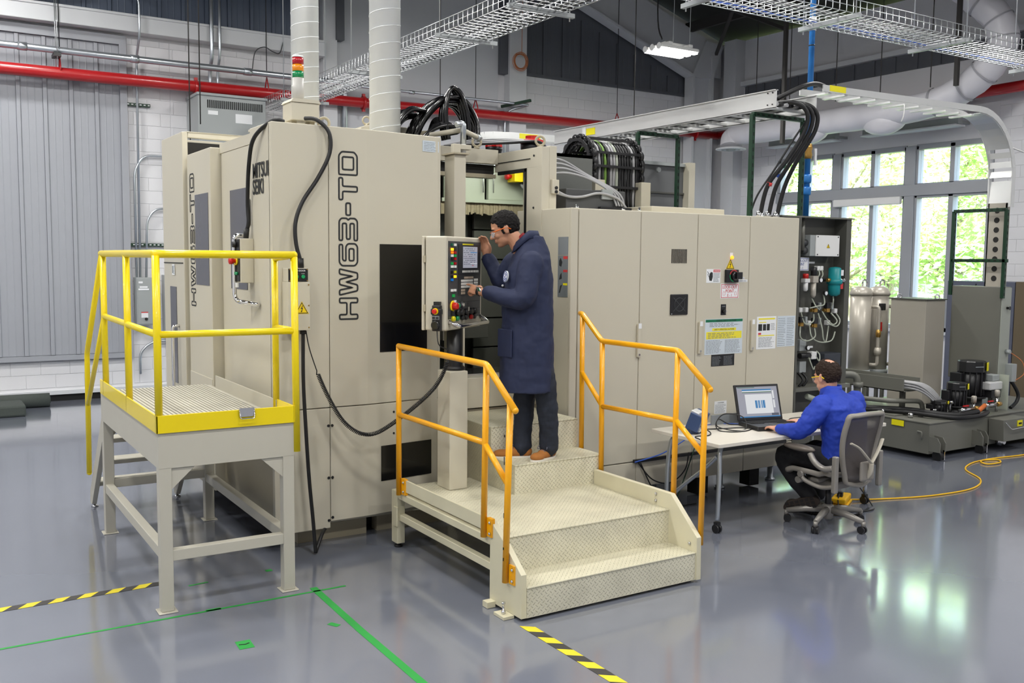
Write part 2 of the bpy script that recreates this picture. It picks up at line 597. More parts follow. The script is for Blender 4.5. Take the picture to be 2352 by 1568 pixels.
# white beam along the wall, columns, gable rafter
bm_ = MB(); bm_.box(XL, YB - .28, 5.54, 6.02, YB, 5.78); bm_.box(XL, YB - .30, 5.76, 6.02, YB, 5.80)
struct(bm_.build('trim_3', 'white_steel', bevel=.01))
struct(MB().box(6.02, YB - .16, 0, 6.27, YB, 9).build('column_1', 'white_steel', bevel=.005))
struct(MB().box(6.27, YB - .05, 0, 9.53, YB, 9).build('wall_plaster', 'grey_wall'))
struct(MB().box(6.24, YB - .22, 5.86, 6.38, YB - .05, 9).build('trim_4', 'slate_panel', bevel=.004))
struct(MB().box(9.53, YB - .14, 5.68, 9.74, YB, 9).build('trim_5', 'slate_panel'))
c2 = MB(); c2.box(9.70, YB - .2, 0, 10.08, YB, 8.6)
struct(c2.build('column_2', 'white_steel', bevel=.006))
rf = MB()
rf.prism([(14.2, 6.16), (11.0, 7.32), (5.0, 9.5), (5.0, 9.95), (12.75, 7.58), (15.1, 6.80), (15.1, 6.16)], 'xz', YB - .24, YB - .2)
for a, b in (((14.2, 6.12), (5.0, 9.46)), ):
    rf.beam((a[0], YB - .22, a[1]), (b[0], YB - .22, b[1]), .26, .05)
rafter = struct(rf.build('beam_rafter', 'white_steel'))
c3 = MB()
c3.box(14.2, YB - .34, 0, 14.26, YB - .08, 6.14); c3.box(14.74, YB - .34, 0, 14.8, YB - .08, 6.6); c3.box(14.26, YB - .23, 0, 14.74, YB - .19, 6.6)
c3.prism([(14.2, 6.1), (14.8, 6.1), (15.1, 6.82), (14.6, 6.9)], 'xz', YB - .3, YB - .12)
struct(c3.build('column_3', 'white_steel'))
struct(MB().box(XR - .28, 14.95, 0, XR, 15.3, EAVE).build('column_4', 'white_steel', bevel=.006))
# band of steel sheet on the window wall with a rail above
bd = MB().box(XR - .03, 8.2, 5.64, XR, 14.9, 5.92)
band = struct(bd.build('wall_band', 'slate_panel'))
for i in range(14):
    MB().box(XR - .055, 14.85 - .45 * i - .06, 5.64, XR - .03, 14.85 - .45 * i, 5.92).build('rib', 'slate_panel', band)
rl = MB(); rl.box(XR - .12, 8.2, 5.93, XR, 14.95, 6.02)
struct(rl.build('trim_6', 'white_steel'))
# purlins and braces under the dark roof
for i in range(5):
    x = 14.2 - 1.5 * i
    struct(MB().beam((x, 4, roof_z(x) - .12), (x, YB - .1, roof_z(x) - .12), .08, .2).build('beam_purlin', 'brace_dark'))
for a, b in (((14.4, 14.9, 6.5), (12.6, 12.2, 7.5)), ((14.6, 13.2, 6.7), (12.4, 14.6, 7.6)), ((13.6, 11.6, 7.2), (12.0, 13.4, 7.8))):
    struct(MB().beam(a, b, .06, .06).build('beam_brace', 'brace_dark'))

# ------------------------------------------------------------------ windows: three bays, upper and lower pair of panes each
BAYS = ((13.88, 12.50), (12.32, 10.90), (10.70, 9.30))
zs = ((3.62, 4.24), (1.06, 3.36))
for i, (ya, yb) in enumerate(BAYS):
    fr_ = MB()
    for y in (ya, (ya + yb) / 2, yb):
        fr_.box(XR - .02, y - .045, WZ0, XR + .14, y + .045, WZ1)
    for z in (WZ0 + .03, 3.36 + .045, 3.62 - .045, WZ1 - .02):
        fr_.box(XR - .02, yb, z - .045, XR + .14, ya, z + .045)
    fr_.box(XR + .02, yb, 3.38, XR + .12, ya, 3.6)
    win = struct(fr_.build('window_%d' % (i + 1), 'window_frame', bevel=.004, seg=1))
    for z0, z1 in zs:
        for s in (0, 1):
            y0 = yb + s * (ya - yb) / 2; y1 = y0 + (ya - yb) / 2
            MB().box(XR + .06, y0 + .045, z0, XR + .066, y1 - .045, z1).build('pane', 'window_glass', win)
for y0, y1 in ((12.32, 12.50), (10.70, 10.90)):
    struct(MB().box(XR - .05, y0, WZ0, XR + .2, y1, WZ1).build('window_mullion', 'window_frame', bevel=.006))
tr_ = MB(); tr_.box(XR - .06, 9.25, 3.40, XR + .0, 13.92, 3.60)
struct(tr_.build('window_transom', 'window_frame', bevel=.006))
struct(MB().box(XR - .14, 10.92, 3.26, XR - .06, 12.40, 3.40).build('window_shade_box', 'white_plastic', bevel=.02))
struct(MB().box(XR - .1, 9.2, .95, XR + .1, 13.95, 1.0).build('window_sill', 'white_steel'))

# ------------------------------------------------------------------ outside: lawn and trees
lw = struct(MB().box(XR + .3, -20, -.5, 70, 60, -.3).build('ground_outside', mat('lawn', lin(98, 104, 84), .9, noise=.2)))
lf = bpy.data.materials.new('leaf'); lf.use_nodes = True
nt = lf.node_tree; nt.nodes.clear()
o_ = nt.nodes.new('ShaderNodeOutputMaterial'); mx = nt.nodes.new('ShaderNodeMixShader'); mx.inputs[0].default_value = .5
df = nt.nodes.new('ShaderNodeBsdfDiffuse'); tl = nt.nodes.new('ShaderNodeBsdfTranslucent')
oi = nt.nodes.new('ShaderNodeTexCoord'); nz = nt.nodes.new('ShaderNodeTexNoise'); nz.inputs['Scale'].default_value = 1.1
cm = nt.nodes.new('ShaderNodeMix'); cm.data_type = 'RGBA'
cm.inputs[6].default_value = (*lin(150, 186, 100), 1); cm.inputs[7].default_value = (*lin(222, 236, 186), 1)
nt.links.new(oi.outputs['Object'], nz.inputs['Vector']); nt.links.new(nz.outputs['Fac'], cm.inputs[0])
nt.links.new(cm.outputs[2], df.inputs[0]); nt.links.new(cm.outputs[2], tl.inputs[0])
nt.links.new(df.outputs[0], mx.inputs[1]); nt.links.new(tl.outputs[0], mx.inputs[2]); nt.links.new(mx.outputs[0], o_.inputs[0])
MATS['leaf'] = lf
mat('bark', lin(150, 140, 126), .9, noise=.2, scale=20)
def tree(x, y, h, r, n, seed, label):
    rr = random.Random(seed)
    t = thing('tree', label, 'tree', (x, y, -.3), 'trees outside the windows')
    tk = MB()
    tk.tube(catmull([(x, y, -.3), (x + .1, y, h * .35), (x - .1, y + .1, h * .9)], 5), [.16 - .011 * k for k in range(11)], 8)
    cl_ = []
    for k in range(9):
        a = rr.uniform(0, 2 * PI); zz = rr.uniform(.18, .9) * h; q = r * rr.uniform(.45, .95) * (1.15 - zz / h * .5)
        e = (x + q * math.cos(a), y + q * math.sin(a), zz + rr.uniform(.1, .6))
        tk.tube([(x, y, zz * .75), ((x + e[0]) / 2, (y + e[1]) / 2, zz * .9), e], [.06, .04, .015], 6)
        cl_.append(e)
    tk.build('trunk', 'bark', t)
    lv = MB()
    for k in range(n):
        c = rr.choice(cl_) if rr.random() < .8 else (x, y, rr.uniform(.2, 1) * h)
        g = [rr.gauss(0, .5) for _ in range(3)]
        p = Vector((c[0] + g[0] * r * .6, c[1] + g[1] * r * .6, max(-.1, c[2] + g[2] * .9)))
        u = Vector((rr.gauss(0, 1), rr.gauss(0, 1), rr.gauss(0, .6))).normalized(); v = u.orthogonal().normalized()
        s = rr.uniform(.05, .11)
        lv.add([p - u * s * 1.4, p - v * s * .6, p + u * s * 1.4, p + v * s * .6], [(0, 1, 2, 3)])
    lv.build('crown', 'leaf', t, weld=False)
TREES = ((22.5, 20.4, 6.2, 1.9, 'bushy green tree outside, seen through the panes beside the blue pipe'),
         (22.2, 17.6, 7.0, 2.1, 'pale green tree outside, behind the middle window bay'),
         (23.5, 15.2, 6.6, 2.0, 'leafy tree outside with bare twigs, between the middle and last window bay'),
         (22.0, 13.0, 6.8, 2.0, 'bright green tree outside, behind the last window bay beside the curved tray'),
         (26.0, 19.0, 9.0, 2.8, 'tall tree outside, farther off behind the bay nearest the blue pipe'),
         (26.5, 15.6, 9.0, 2.8, 'tall pale tree outside, farther off behind the twin filter vessels'))
for i, (x, y, h, r, lb) in enumerate(TREES):
    tree(x, y, h, r, 5200, i + 3, lb)

# ------------------------------------------------------------------ high bay lamps
mat('lamp_strip', (1, 1, 1), .4, emit=(1, .98, .94), emit_s=9)
def high_bay(x, y, z, label, light=True):
    t = thing('high_bay_lamp', label, 'lamp', (x, y, z), 'high bay lamps')
    h = MB()
    for k in (-1, 0, 1):
        h.box(x - .40, y + k * .17 - .06, z + .03, x + .40, y + k * .17 + .06, z + .08)
        h.cyl((x - .415, y + k * .17, z + .05), (x - .40, y + k * .17, z + .05), .055, n=10)
    h.box(x - .25, y - .24, z + .08, x - .18, y + .24, z + .13); h.box(x + .18, y - .24, z + .08, x + .25, y + .24, z + .13)
    h.box(x - .18, y - .05, z + .08, x + .35, y + .05, z + .17)
    h.build('housing', 'white_plastic', t, bevel=.01)
    for k in (-1, 0, 1):
        MB().box(x - .38, y + k * .17 - .045, z, x + .38, y + k * .17 + .045, z + .03).build('light_strip', 'lamp_strip', t)
    c = MB(); c.tube(catmull([(x - .2, y, z + .2), (x - .22, y + .1, z + .7), (x - .25, y, roof_z(x) - .05)], 6), .012, 6)
    c.build('supply_cord', 'black_rubber', t)
    w_ = MB()
    for k in (-1, 1): w_.cyl((x + .21, y + k * .2, z + .12), (x + .25, y + k * .2, roof_z(x) - .02), .004, n=5)
    w_.build('hanger_wire', 'zinc_wire', t)
    if light:
        d = bpy.data.lights.new('lamp_light', 'AREA')
        d.shape = 'RECTANGLE'; d.size = .8; d.size_y = .45
        d.energy = LAMP_POWER; d.color = LAMP_COLOR
        lo = bpy.data.objects.new('lamp_light', d)
        COL.objects.link(lo)
        lo.parent = t; lo.location = (0, 0, -.03)
high_bay(10.6, 12.0, 5.55, 'lit high bay lamp with three strips hanging under the gable rafter')
for x in (-4.5, -1.0, 2.5, 6.5):
    for y in (-1, 3, 7.6, 10.8):
        high_bay(x, y, 6.5, 'extra high bay lamp added to brighten the back wall, above the picture')
for x in (.4, ):  # extra lamp off the grid, added to brighten the back wall
    high_bay(x, 13.7, 6.5, 'extra high bay lamp added to brighten the back wall, above the picture')
for y in (-1, 3, 7.4):
    high_bay(10.6, y, 6.3, 'extra high bay lamp added to brighten the back wall, above the picture')
# ------------------------------------------------------------------ machining centre
mc = thing('machining_center', 'large beige machining centre with black side windows and outlined lettering on its front', 'machine', (3.2, 8.0, 0))
def part(mb, name, m, parent=None, bevel=0.0, seg=2):
    return mb.build(name, m, parent if parent is not None else mc, bevel, seg)
FY = 6.75
def front_slab(x0, x1, z0, z1, t=.05):
    """slab following the faceted front: flat to x=2.96, then slightly turned back"""
    def yy(x): return FY if x <= 2.96 else FY + (x - 2.96) * .12
    xs = [x0] + ([2.96] if x0 < 2.96 < x1 else []) + [x1]
    poly = [(x, yy(x)) for x in xs] + [(x, yy(x) + t) for x in reversed(xs)]
    return MB().prism(poly, 'xy', z0, z1)
part(front_slab(2.216, 2.648, 1.07, 3.164, .06), 'corner_panel', 'beige_paint', bevel=.006)
fp = part(front_slab(2.652, 3.63, 1.07, 3.164), 'front_panel', 'beige_paint', bevel=.006)
part(front_slab(2.216, 2.648, .14, 1.064), 'lower_panel', 'beige_paint', bevel=.005)
lp = part(front_slab(2.652, 3.63, .19, 1.064), 'lower_panel', 'beige_paint', bevel=.005)
# carcass behind the panels
b = MB()
b.box(2.27, 6.82, .16, 3.60, 7.12, 3.15)
b.box(2.25, 7.12, .16, 3.60, 9.6, 3.05)
b.box(3.55, 7.55, .16, 3.60, 9.6, 3.05)
b.box(3.60, 8.68, .16, 6.2, 9.9, 2.6)
part(b, 'carcass', 'beige_paint')
part(MB().box(2.22, 6.85, 3.14, 3.61, 7.3, 3.160), 'top_cover', 'beige_paint', bevel=.004)
# left side
part(MB().box(2.216, 6.79, 1.07, 2.27, 7.25, 3.164), 'side_panel', 'beige_paint', bevel=.006)
dr = part(MB().box(2.226, 7.27, 1.15, 2.27, 8.07, 3.05), 'door', 'beige_paint', bevel=.005)
part(MB().box(2.222, 7.375, 1.94, 2.23, 7.82, 2.73), 'window', 'smoke_window', dr)
h = MB(); h.tube(rounded([(2.20, 7.30, 2.36), (2.10, 7.30, 2.36), (2.10, 7.30, 1.86), (2.20, 7.02, 1.84)], .07, 5), .017, 10)
part(h, 'handle', 'chrome', dr)
part(MB().box(2.222, 7.26, 3.05, 2.27, 8.1, 3.13), 'door_rail', 'beige_paint')
part(MB().box(2.215, 7.26, 1.10, 2.3, 8.1, 1.14), 'door_sill', 'steel_bright')
sk = part(MB().box(2.226, 6.8, .14, 2.27, 8.12, 1.06), 'side_skirt', 'beige_dark', bevel=.004)
m2 = part(MB().box(2.14, 8.10, .2, 2.6, 8.87, 3.10), 'side_module', 'beige_paint', bevel=.006)
part(MB().box(2.136, 8.17, 1.95, 2.15, 8.60, 2.73), 'window', 'smoke_window', m2)
part(MB().box(2.134, 8.12, .24, 2.15, 8.86, 1.16), 'lower_cover', 'beige_paint', m2, bevel=.004)
m3 = MB()
m3.box(2.11, 8.91, .2, 2.16, 9.72, 3.31); m3.box(2.16, 9.5, .2, 3.0, 9.72, 3.31); m3.box(2.16, 8.91, .2, 3.0, 8.95, 3.0)
m3.box(2.16, 8.91, 3.26, 3.0, 8.96, 3.31); m3.box(2.95, 8.91, 3.0, 3.0, 9.5, 3.31)
m3o = part(m3, 'rear_module', 'beige_paint', bevel=.005)
part(MB().box(2.16, 9.44, 3.0, 2.95, 9.5, 3.28), 'dark_liner', 'dark_recess', m3o)
part(MB().box(2.105, 9.22, 1.0, 2.115, 9.46, 1.91), 'window', 'smoke_window', m3o)
part(MB().box(2.104, 8.95, 2.13, 2.112, 9.70, 2.138), 'panel_joint', 'dark_recess', m3o)
h = MB(); h.tube(rounded([(2.11, 9.14, 1.55), (2.05, 9.14, 1.55), (2.05, 9.14, .95), (2.11, 9.14, .95)], .04), .014, 8)
part(h, 'handle', 'chrome', m3o)
f = Face((2.105, 9.36, 2.02), (0, -1, 0), (0, 0, 1))
st = MB(); f.plate(st, 0, 0, .1, .1); part(st, 'warning_sticker', 'paper', m3o)
st = MB(); f.rows(st, .05, .01, .095, .09, 6, d0=.002, d1=.003); f.plate(st, .01, .015, .04, .085, .002, .003); part(st, 'sticker_print', 'print_grey', m3o)
# black windows in the front
wz = MB()
def yfront(x): return FY if x <= 2.96 else FY + (x - 2.96) * .12
wz.prism([(3.065, yfront(3.065) - .004), (3.50, yfront(3.50) - .004), (3.50, yfront(3.5) + .01), (3.065, yfront(3.065) + .01)], 'xy', 1.47, 2.305)
part(wz, 'window', 'black_gloss', fp)
wz = MB(); wz.prism([(3.075, yfront(3.075) - .004), (3.545, yfront(3.545) - .004), (3.545, yfront(3.545) + .01), (3.075, yfront(3.075) + .01)], 'xy', .45, .73)
part(wz, 'window', 'black_gloss', lp)
# label plate
f = Face((3.455, yfront(3.455) - .002, 3.04), (1, .12, 0), (0, 0, 1))
st = MB(); f.plate(st, 0, 0, .155, .085); part(st, 'label_plate', 'paper_blue', fp)
st = MB(); f.rows(st, .012, .008, .145, .08, 6, .25, .002, .003, 3, 4); part(st, 'label_print', 'print_grey', fp)
# screws
sc_ = MB()
for x, z in ((2.635, .93), (2.665, .93), (2.635, .53), (2.665, .53), (2.635, .2), (2.665, .22)):
    sc_.cyl((x, FY - .004, z), (x, FY + .01, z), .011, n=10)
for z in (.99, .82): sc_.cyl((3.19, yfront(3.19) - .004, z), (3.19, yfront(3.19) + .01, z), .009, n=10)
scap = part(sc_, 'screw_caps', 'black_plastic', lp); scap['kind'] = 'stuff'
# dark base and skids below
part(MB().box(2.45, 6.93, 0, 3.02, 7.05, .125), 'skid', 'beige_dark')
part(MB().box(3.12, 6.95, 0, 3.8, 7.05, .125), 'skid', 'beige_dark')
part(MB().box(2.4, 7.1, .02, 4.4, 9.5, .19), 'base', 'black_matte')
for x in (2.42, 3.07): part(MB().box(x, 7.4, 0, x + .12, 9.2, .1), 'skid', 'beige_dark')

# ---- outlined model lettering HW63-TD, read from bottom to top
def glyphs():
    """squarish glyph outlines in a unit box of height 1, drawn as closed loops"""
    H = [[(0, 0), (.2, 0), (.2, .4), (.72, .4), (.72, 0), (.92, 0), (.92, 1), (.72, 1), (.72, .6), (.2, .6), (.2, 1), (0, 1)]]
    W = [[(.18, 0), (.44, 0), (.57, .62), (.70, 0), (.96, 0), (1.14, 1), (.92, 1), (.82, .3), (.68, 1), (.46, 1), (.32, .3), (.22, 1), (0, 1)]]
    S6 = [[(.14, 0), (.84, 0), (.96, .12), (.96, .52), (.84, .64), (.22, .64), (.22, .76), (.28, .82), (.92, .82), (.92, 1), (.14, 1), (0, .86), (0, .14)],
          [(.22, .2), (.74, .2), (.74, .46), (.22, .46)]]
    S3 = [[(0, 0), (.84, 0), (.96, .12), (.96, .42), (.88, .5), (.96, .58), (.96, .88), (.84, 1), (0, 1), (0, .82), (.74, .82), (.74, .6), (.06, .6), (.06, .4), (.74, .4), (.74, .18), (0, .18)]]
    D_ = [[(0, .38), (.52, .38), (.52, .62), (0, .62)]]
    T = [[(.36, 0), (.58, 0), (.58, .8), (.94, .8), (.94, 1), (0, 1), (0, .8), (.36, .8)]]
    D = [[(0, 0), (.82, 0), (.98, .16), (.98, .84), (.82, 1), (0, 1)], [(.22, .2), (.72, .2), (.76, .24), (.76, .76), (.72, .8), (.22, .8)]]
    return [(H, .92), (W, 1.14), (S6, .96), (S3, .96), (D_, .52), (T, .94), (D, .98)]
def soft(loop, r=.05):
    n = len(loop); out = []
    P = [Vector(p) for p in loop]
    for i in range(n):
        a, b_, c = P[i - 1], P[i], P[(i + 1) % n]
        q = min(r, (a - b_).length * .4, (c - b_).length * .4)
        s = b_ + (a - b_).normalized() * q; e = b_ + (c - b_).normalized() * q
        out += [s, (s + 2 * b_ + e) / 4, e]
    return out
def lettering(face, length, height, parent, wdt):
    G = glyphs(); gap = .14
    total = sum(g[1] for g in G) + gap * (len(G) - 1)
    kx = length / total
    x = 0
    for loops, gw in G:
        for lp_ in loops:
            mb = MB()
            face.stroke(mb, [(x * kx + p.x * kx, p.y * height) for p in soft(lp_, .07)], wdt, True, 0, .0015)
            mb.build('letter', 'print_dark', parent)
        x += gw + gap
# on the front panel: text runs upward, letter tops to the left
lettering(Face((2.876, FY - .001, 1.735), (0, 0, 1), (-1, 0, 0)), 1.25, .146, fp, .0125)
# on the side module
lettering(Face((2.139, 8.63, 1.76), (0, 0, 1), (0, 1, 0)), 1.16, .15, m2, .012)
# maker's name on the side panel
f = Face((2.214, 7.17, 2.68), (0, -1, 0), (0, 0, 1))
f.text('MITSUI', 'lettering', .155, 'print_dark', mc, -.005, .105, .80, 'LEFT', bold=.0022)
f.text('SEIKI', 'lettering', .155, 'print_dark', mc, -.005, -.015, .80, 'LEFT', bold=.0022)
f = Face((2.22, 7.36, 2.44), (0, -1, 0), (0, 0, 1))
st = MB(); f.plate(st, 0, 0, .08, .2); part(st, 'notice_plate', 'paper_blue')
st = MB(); f.rows(st, .01, .02, .07, .19, 9, d0=.002, d1=.003, seed=3); part(st, 'notice_print', 'print_grey')

# ---- switch box on the side panel
jb = part(MB().box(2.115, 7.18, 2.0, 2.216, 7.33, 2.335), 'switch_box', 'beige_paint', bevel=.004)
part(MB().box(2.109, 7.20, 2.01, 2.116, 7.335, 2.33), 'switch_plate', 'black_plastic', jb)
part(MB().cyl((2.109, 7.265, 2.29), (2.075, 7.265, 2.29), .022), 'selector_knob', 'black_plastic', jb)
part(MB().cyl((2.109, 7.265, 2.165), (2.098, 7.265, 2.165), .032), 'yellow_ring', 'warn_yellow', jb)
es = MB(); es.lathe([(.016, 0), (.016, .02), (.026, .022), (.026, .045), (.016, .05)], (2.098, 7.265, 2.165), (-1, 0, 0)); part(es, 'stop_button', 'red_plastic', jb)
gb = MB()
for y in (7.245, 7.285): gb.cyl((2.109, y, 2.07), (2.095, y, 2.07), .012)
part(gb, 'green_button', 'green_plastic', jb)
part(MB().box(2.10, 7.24, 1.965, 2.114, 7.28, 2.0), 'key_block', 'white_plastic', jb)
ab = part(MB().box(2.285, 6.62, 1.67, 2.452, 6.75, 2.02), 'terminal_box', 'beige_paint', bevel=.004)
tb = part(MB().box(2.29, 6.63, 2.02, 2.44, 6.75, 2.12), 'button_box', 'beige_paint', bevel=.004)
part(MB().box(2.293, 6.622, 2.024, 2.437, 6.632, 2.116), 'button_plate', 'black_plastic', tb)
for x in (2.35, 2.398):
    part(MB().lathe([(.014, 0), (.014, .012), (.010, .014)], (x, 6.622, 2.058), (0, -1, 0)), 'green_button', 'green_plastic', tb)
f = Face((2.293, 6.621, 2.024), (1, 0, 0), (0, 0, 1))
f.text('AUTO DOOR', 'lettering', .016, 'paper', tb, .075, .072, 1)
f.text('OPEN', 'lettering', .008, 'paper', tb, .057, .054, 1)
f.text('CLOSE', 'lettering', .008, 'paper', tb, .105, .054, 1)
sc_ = MB()
for x in (2.30, 2.43):
    for z in (2.03, 2.11): sc_.cyl((x, 6.622, z), (x, 6.617, z), .004, n=8)
part(sc_, 'screws', 'brass', tb)['kind'] = 'stuff'
def warning_triangle(face, a, b_, s, parent):
    t = MB(); face.poly(t, [(a, b_), (a + s, b_), (a + s / 2, b_ + s * .87)], 0, .001); tri = t.build('warning_triangle', 'warn_yellow', parent)
    t = MB(); face.stroke(t, [(a + s * .09, b_ + s * .055), (a + s * .91, b_ + s * .055), (a + s / 2, b_ + s * .765)], s * .045, True, .001, .002)
    face.stroke(t, [(a + s * .56, b_ + s * .58), (a + s * .44, b_ + s * .36), (a + s * .55, b_ + s * .40), (a + s * .46, b_ + s * .14)], s * .045, False, .001, .002)
    face.poly(t, [(a + s * .42, b_ + s * .2), (a + s * .54, b_ + s * .2), (a + s * .46, b_ + s * .1)], .001, .002)
    t.build('triangle_print', 'print_dark', tri if tri.parent is parent and parent in (mc,) else parent)
warning_triangle(Face((2.335, 6.619, 1.79), (1, 0, 0), (0, 0, 1)), 0, 0, .105, ab)
sc_ = MB()
for z in (1.69, 1.85, 2.0): sc_.cyl((2.44, 6.62, z), (2.44, 6.615, z), .005, n=8)
part(sc_, 'screws', 'brass', ab)['kind'] = 'stuff'

# ---- cables on the housing
c = MB(); c.tube(catmull([(2.33, 6.80, 3.175), (2.24, 6.80, 3.17), (2.175, 7.0, 3.07), (2.17, 7.12, 2.9), (2.185, 7.22, 2.62), (2.19, 7.22, 2.46), (2.18, 7.235, 2.40)], 8), .015, 10)
c.cyl((2.17, 7.225, 2.335), (2.176, 7.222, 2.41), .021, n=12)
part(c, 'cable', 'black_rubber')
c = MB(); c.tube(catmull([(2.50, 6.83, 3.215), (2.56, 6.75, 3.20), (2.635, 6.70, 3.11), (2.635, 6.69, 2.96), (2.55, 6.70, 2.78), (2.43, 6.70, 2.60), (2.372, 6.69, 2.45), (2.37, 6.68, 2.30), (2.40, 6.67, 2.17)], 8), .015, 10)
c.cyl((2.40, 6.665, 2.12), (2.399, 6.668, 2.19), .022, n=12)
part(c, 'cable', 'black_rubber')
c = MB(); c.tube(catmull([(2.41, 6.66, 1.67), (2.405, 6.65, 1.3), (2.41, 6.62, .95), (2.43, 6.62, .6), (2.46, 6.62, .25), (2.47, 6.60, .016)], 8), .014, 10)
c.cyl((2.41, 6.66, 1.64), (2.41, 6.66, 1.67), .022, n=12)
c.tube(catmull([(2.47, 6.60, .016), (2.55, 6.68, .12), (2.66, 6.85, .14)], 6), .014, 8)
part(c, 'cable', 'black_rubber')

# ---- recess with the open door: post, lintel, door frame
part(MB().box(3.82, 6.95, .16, 3.93, 7.12, 3.055), 'door_post', 'beige_paint', bevel=.005)
part(MB().box(3.80, 6.92, 3.055, 3.95, 7.14, 3.068), 'post_cap', 'beige_dark')
part(MB().box(3.60, 7.6, 3.07, 4.64, 7.68, 3.20), 'lintel', 'beige_paint', bevel=.004)
part(MB().box(3.60, 7.68, 2.98, 4.64, 7.76, 3.07), 'dark_slot', 'dark_recess')
part(MB().box(3.60, 7.64, 2.945, 4.64, 7.74, 2.98), 'lower_rail', 'beige_dark')
fr2 = MB()
fr2.box(4.64, 6.88, 3.0, 4.72, 7.66, 3.17)         # head
fr2.box(4.64, 6.88, .92, 4.72, 7.12, 3.0)          # near jamb
fr2.box(4.64, 7.12, .92, 4.72, 7.6, 1.15)          # sill
fo = part(fr2, 'door_frame', 'beige_paint', bevel=.004)
ga = MB()
ga.box(4.634, 7.12, 2.97, 4.66, 7.6, 3.0)
part(ga, 'gasket', 'black_rubber', fo)
part(MB().box(4.634, 7.115, 1.15, 4.66, 7.145, 3.0), 'gasket', 'black_rubber', fo)
part(MB().box(4.634, 7.06, 3.075, 4.641, 7.6, 3.082), 'seam', 'dark_recess', fo)
part(MB().box(4.722, 6.885, .92, 4.80, 7.3, 3.18), 'door_column', 'beige_paint', bevel=.004)
for z in (3.10, 2.65, 2.28): part(MB().cyl((4.632, 7.0, z), (4.645, 7.0, z), .009, n=8), 'screw_cap', 'black_plastic', fo)
part(MB().box(4.735, 6.85, 2.77, 4.805, 6.885, 2.89), 'hinge_block', 'beige_paint', bevel=.003)
for z in (2.82, 2.785): part(MB().cyl((4.772, 6.84, z), (4.772, 6.85, z), .014), 'hinge_bolt', 'black_plastic')
# interior
it = MB(); it.box(3.6, 8.60, .9, 5.5, 8.66, 3.18); it.box(5.44, 7.36, .9, 5.5, 8.6, 3.18); it.box(3.6, 7.5, .86, 5.5, 8.6, .93); it.box(3.6, 7.7, 3.15, 5.5, 8.66, 3.18); it.box(4.80, 7.3, 3.15, 5.5, 7.75, 3.18)
it.box(4.80, 7.3, .9, 5.5, 7.36, 3.18)
part(it, 'inner_walls', 'interior_steel')
part(MB().box(4.45, 8.30, 2.775, 4.915, 8.34, 3.12), 'inner_panel', 'interior_pale', bevel=.012)
part(MB().box(4.945, 8.28, 2.79, 5.44, 8.34, 3.12), 'inner_panel', 'interior_pale', bevel=.012)
part(MB().box(4.4, 8.25, 2.755, 5.44, 8.3, 2.79), 'inner_ledge', 'interior_pale')
br = MB()
rr = random.Random(4)
for k in range(52):
    x = 4.40 + k * .02
    br.box(x, 8.27 + rr.uniform(0, .01), 2.645 + rr.uniform(-.015, .02), x + .018, 8.29, 2.76)
bo_ = part(br, 'brush_strip', mat('brush', lin(176, 160, 132), .9, noise=.3, scale=30)); bo_['kind'] = 'stuff'
for k in range(4):
    part(MB().box(4.3 + k * .13, 8.44 + .03 * (k % 2), .93, 4.42 + k * .13, 8.48 + .03 * (k % 2), 2.7), 'slide_cover', 'interior_steel', bevel=.003)
for k in range(6):
    part(MB().box(4.86, 8.42, 1.0 + k * .3, 5.44, 8.46, 1.285 + k * .3), 'slide_cover', 'machine_grey', bevel=.004)
for x in (4.87, 4.99): part(MB().box(x, 8.265, 2.86, x + .008, 8.28, 3.05), 'inner_bracket', 'steel_bright')
eb = part(MB().box(5.14, 8.10, 2.97, 5.24, 8.24, 3.08), 'stop_box', 'warn_yellow', bevel=.006)
part(MB().box(5.24, 8.10, 2.97, 5.31, 8.24, 3.09), 'stop_box_back', 'black_plastic', eb)
es = MB(); es.lathe([(.018, 0), (.018, .03), (.034, .035), (.034, .06), (.02, .066)], (5.14, 8.17, 3.025), (-1, 0, 0)); part(es, 'stop_button', 'red_plastic', eb)
cc = MB(); cc.tube(catmull([(5.26, 8.17, 2.97), (5.3, 8.17, 2.92), (5.43, 8.18, 2.89)], 6), .02, 8); part(cc, 'stop_cable', 'grey_cable', eb)
# spindle head and the fittings seen beside the operator
sp = MB(); sp.box(4.42, 8.1, 1.42, 4.85, 8.40, 1.6); sp.lathe([(.09, 0), (.09, .12), (.05, .14), (.05, .2)], (4.52, 8.12, 1.85), (0, -1, 0)); sp.box(4.46, 8.12, 1.6, 4.72, 8.3, 2.1)
part(sp, 'spindle_head', 'machine_grey', bevel=.006)
sp = MB(); sp.lathe([(.05, 0), (.05, .1), (.03, .16)], (4.36, 7.95, 1.51), (0, -1, 0), n=16); sp.box(4.27, 7.98, 1.42, 4.5, 8.1, 1.6)
part(sp, 'coolant_block', 'stainless', bevel=.004)
# apron under the opening
ap = MB(); ap.box(3.93, 6.96, .93, 4.64, 7.02, 1.15); ap.box(3.93, 6.96, 1.15, 4.64, 7.6, 1.19)
part(ap, 'apron', 'beige_paint', bevel=.004)
part(MB().box(3.96, 7.1, 1.19, 4.63, 7.5, 1.205), 'door_track', 'steel_bright')
part(MB().box(3.62, 6.98, .16, 4.64, 7.05, .92), 'apron_base', 'beige_dark')
part(MB().box(3.63, 7.13, .95, 3.72, 8.6, 3.2), 'inner_jamb', 'dark_recess')

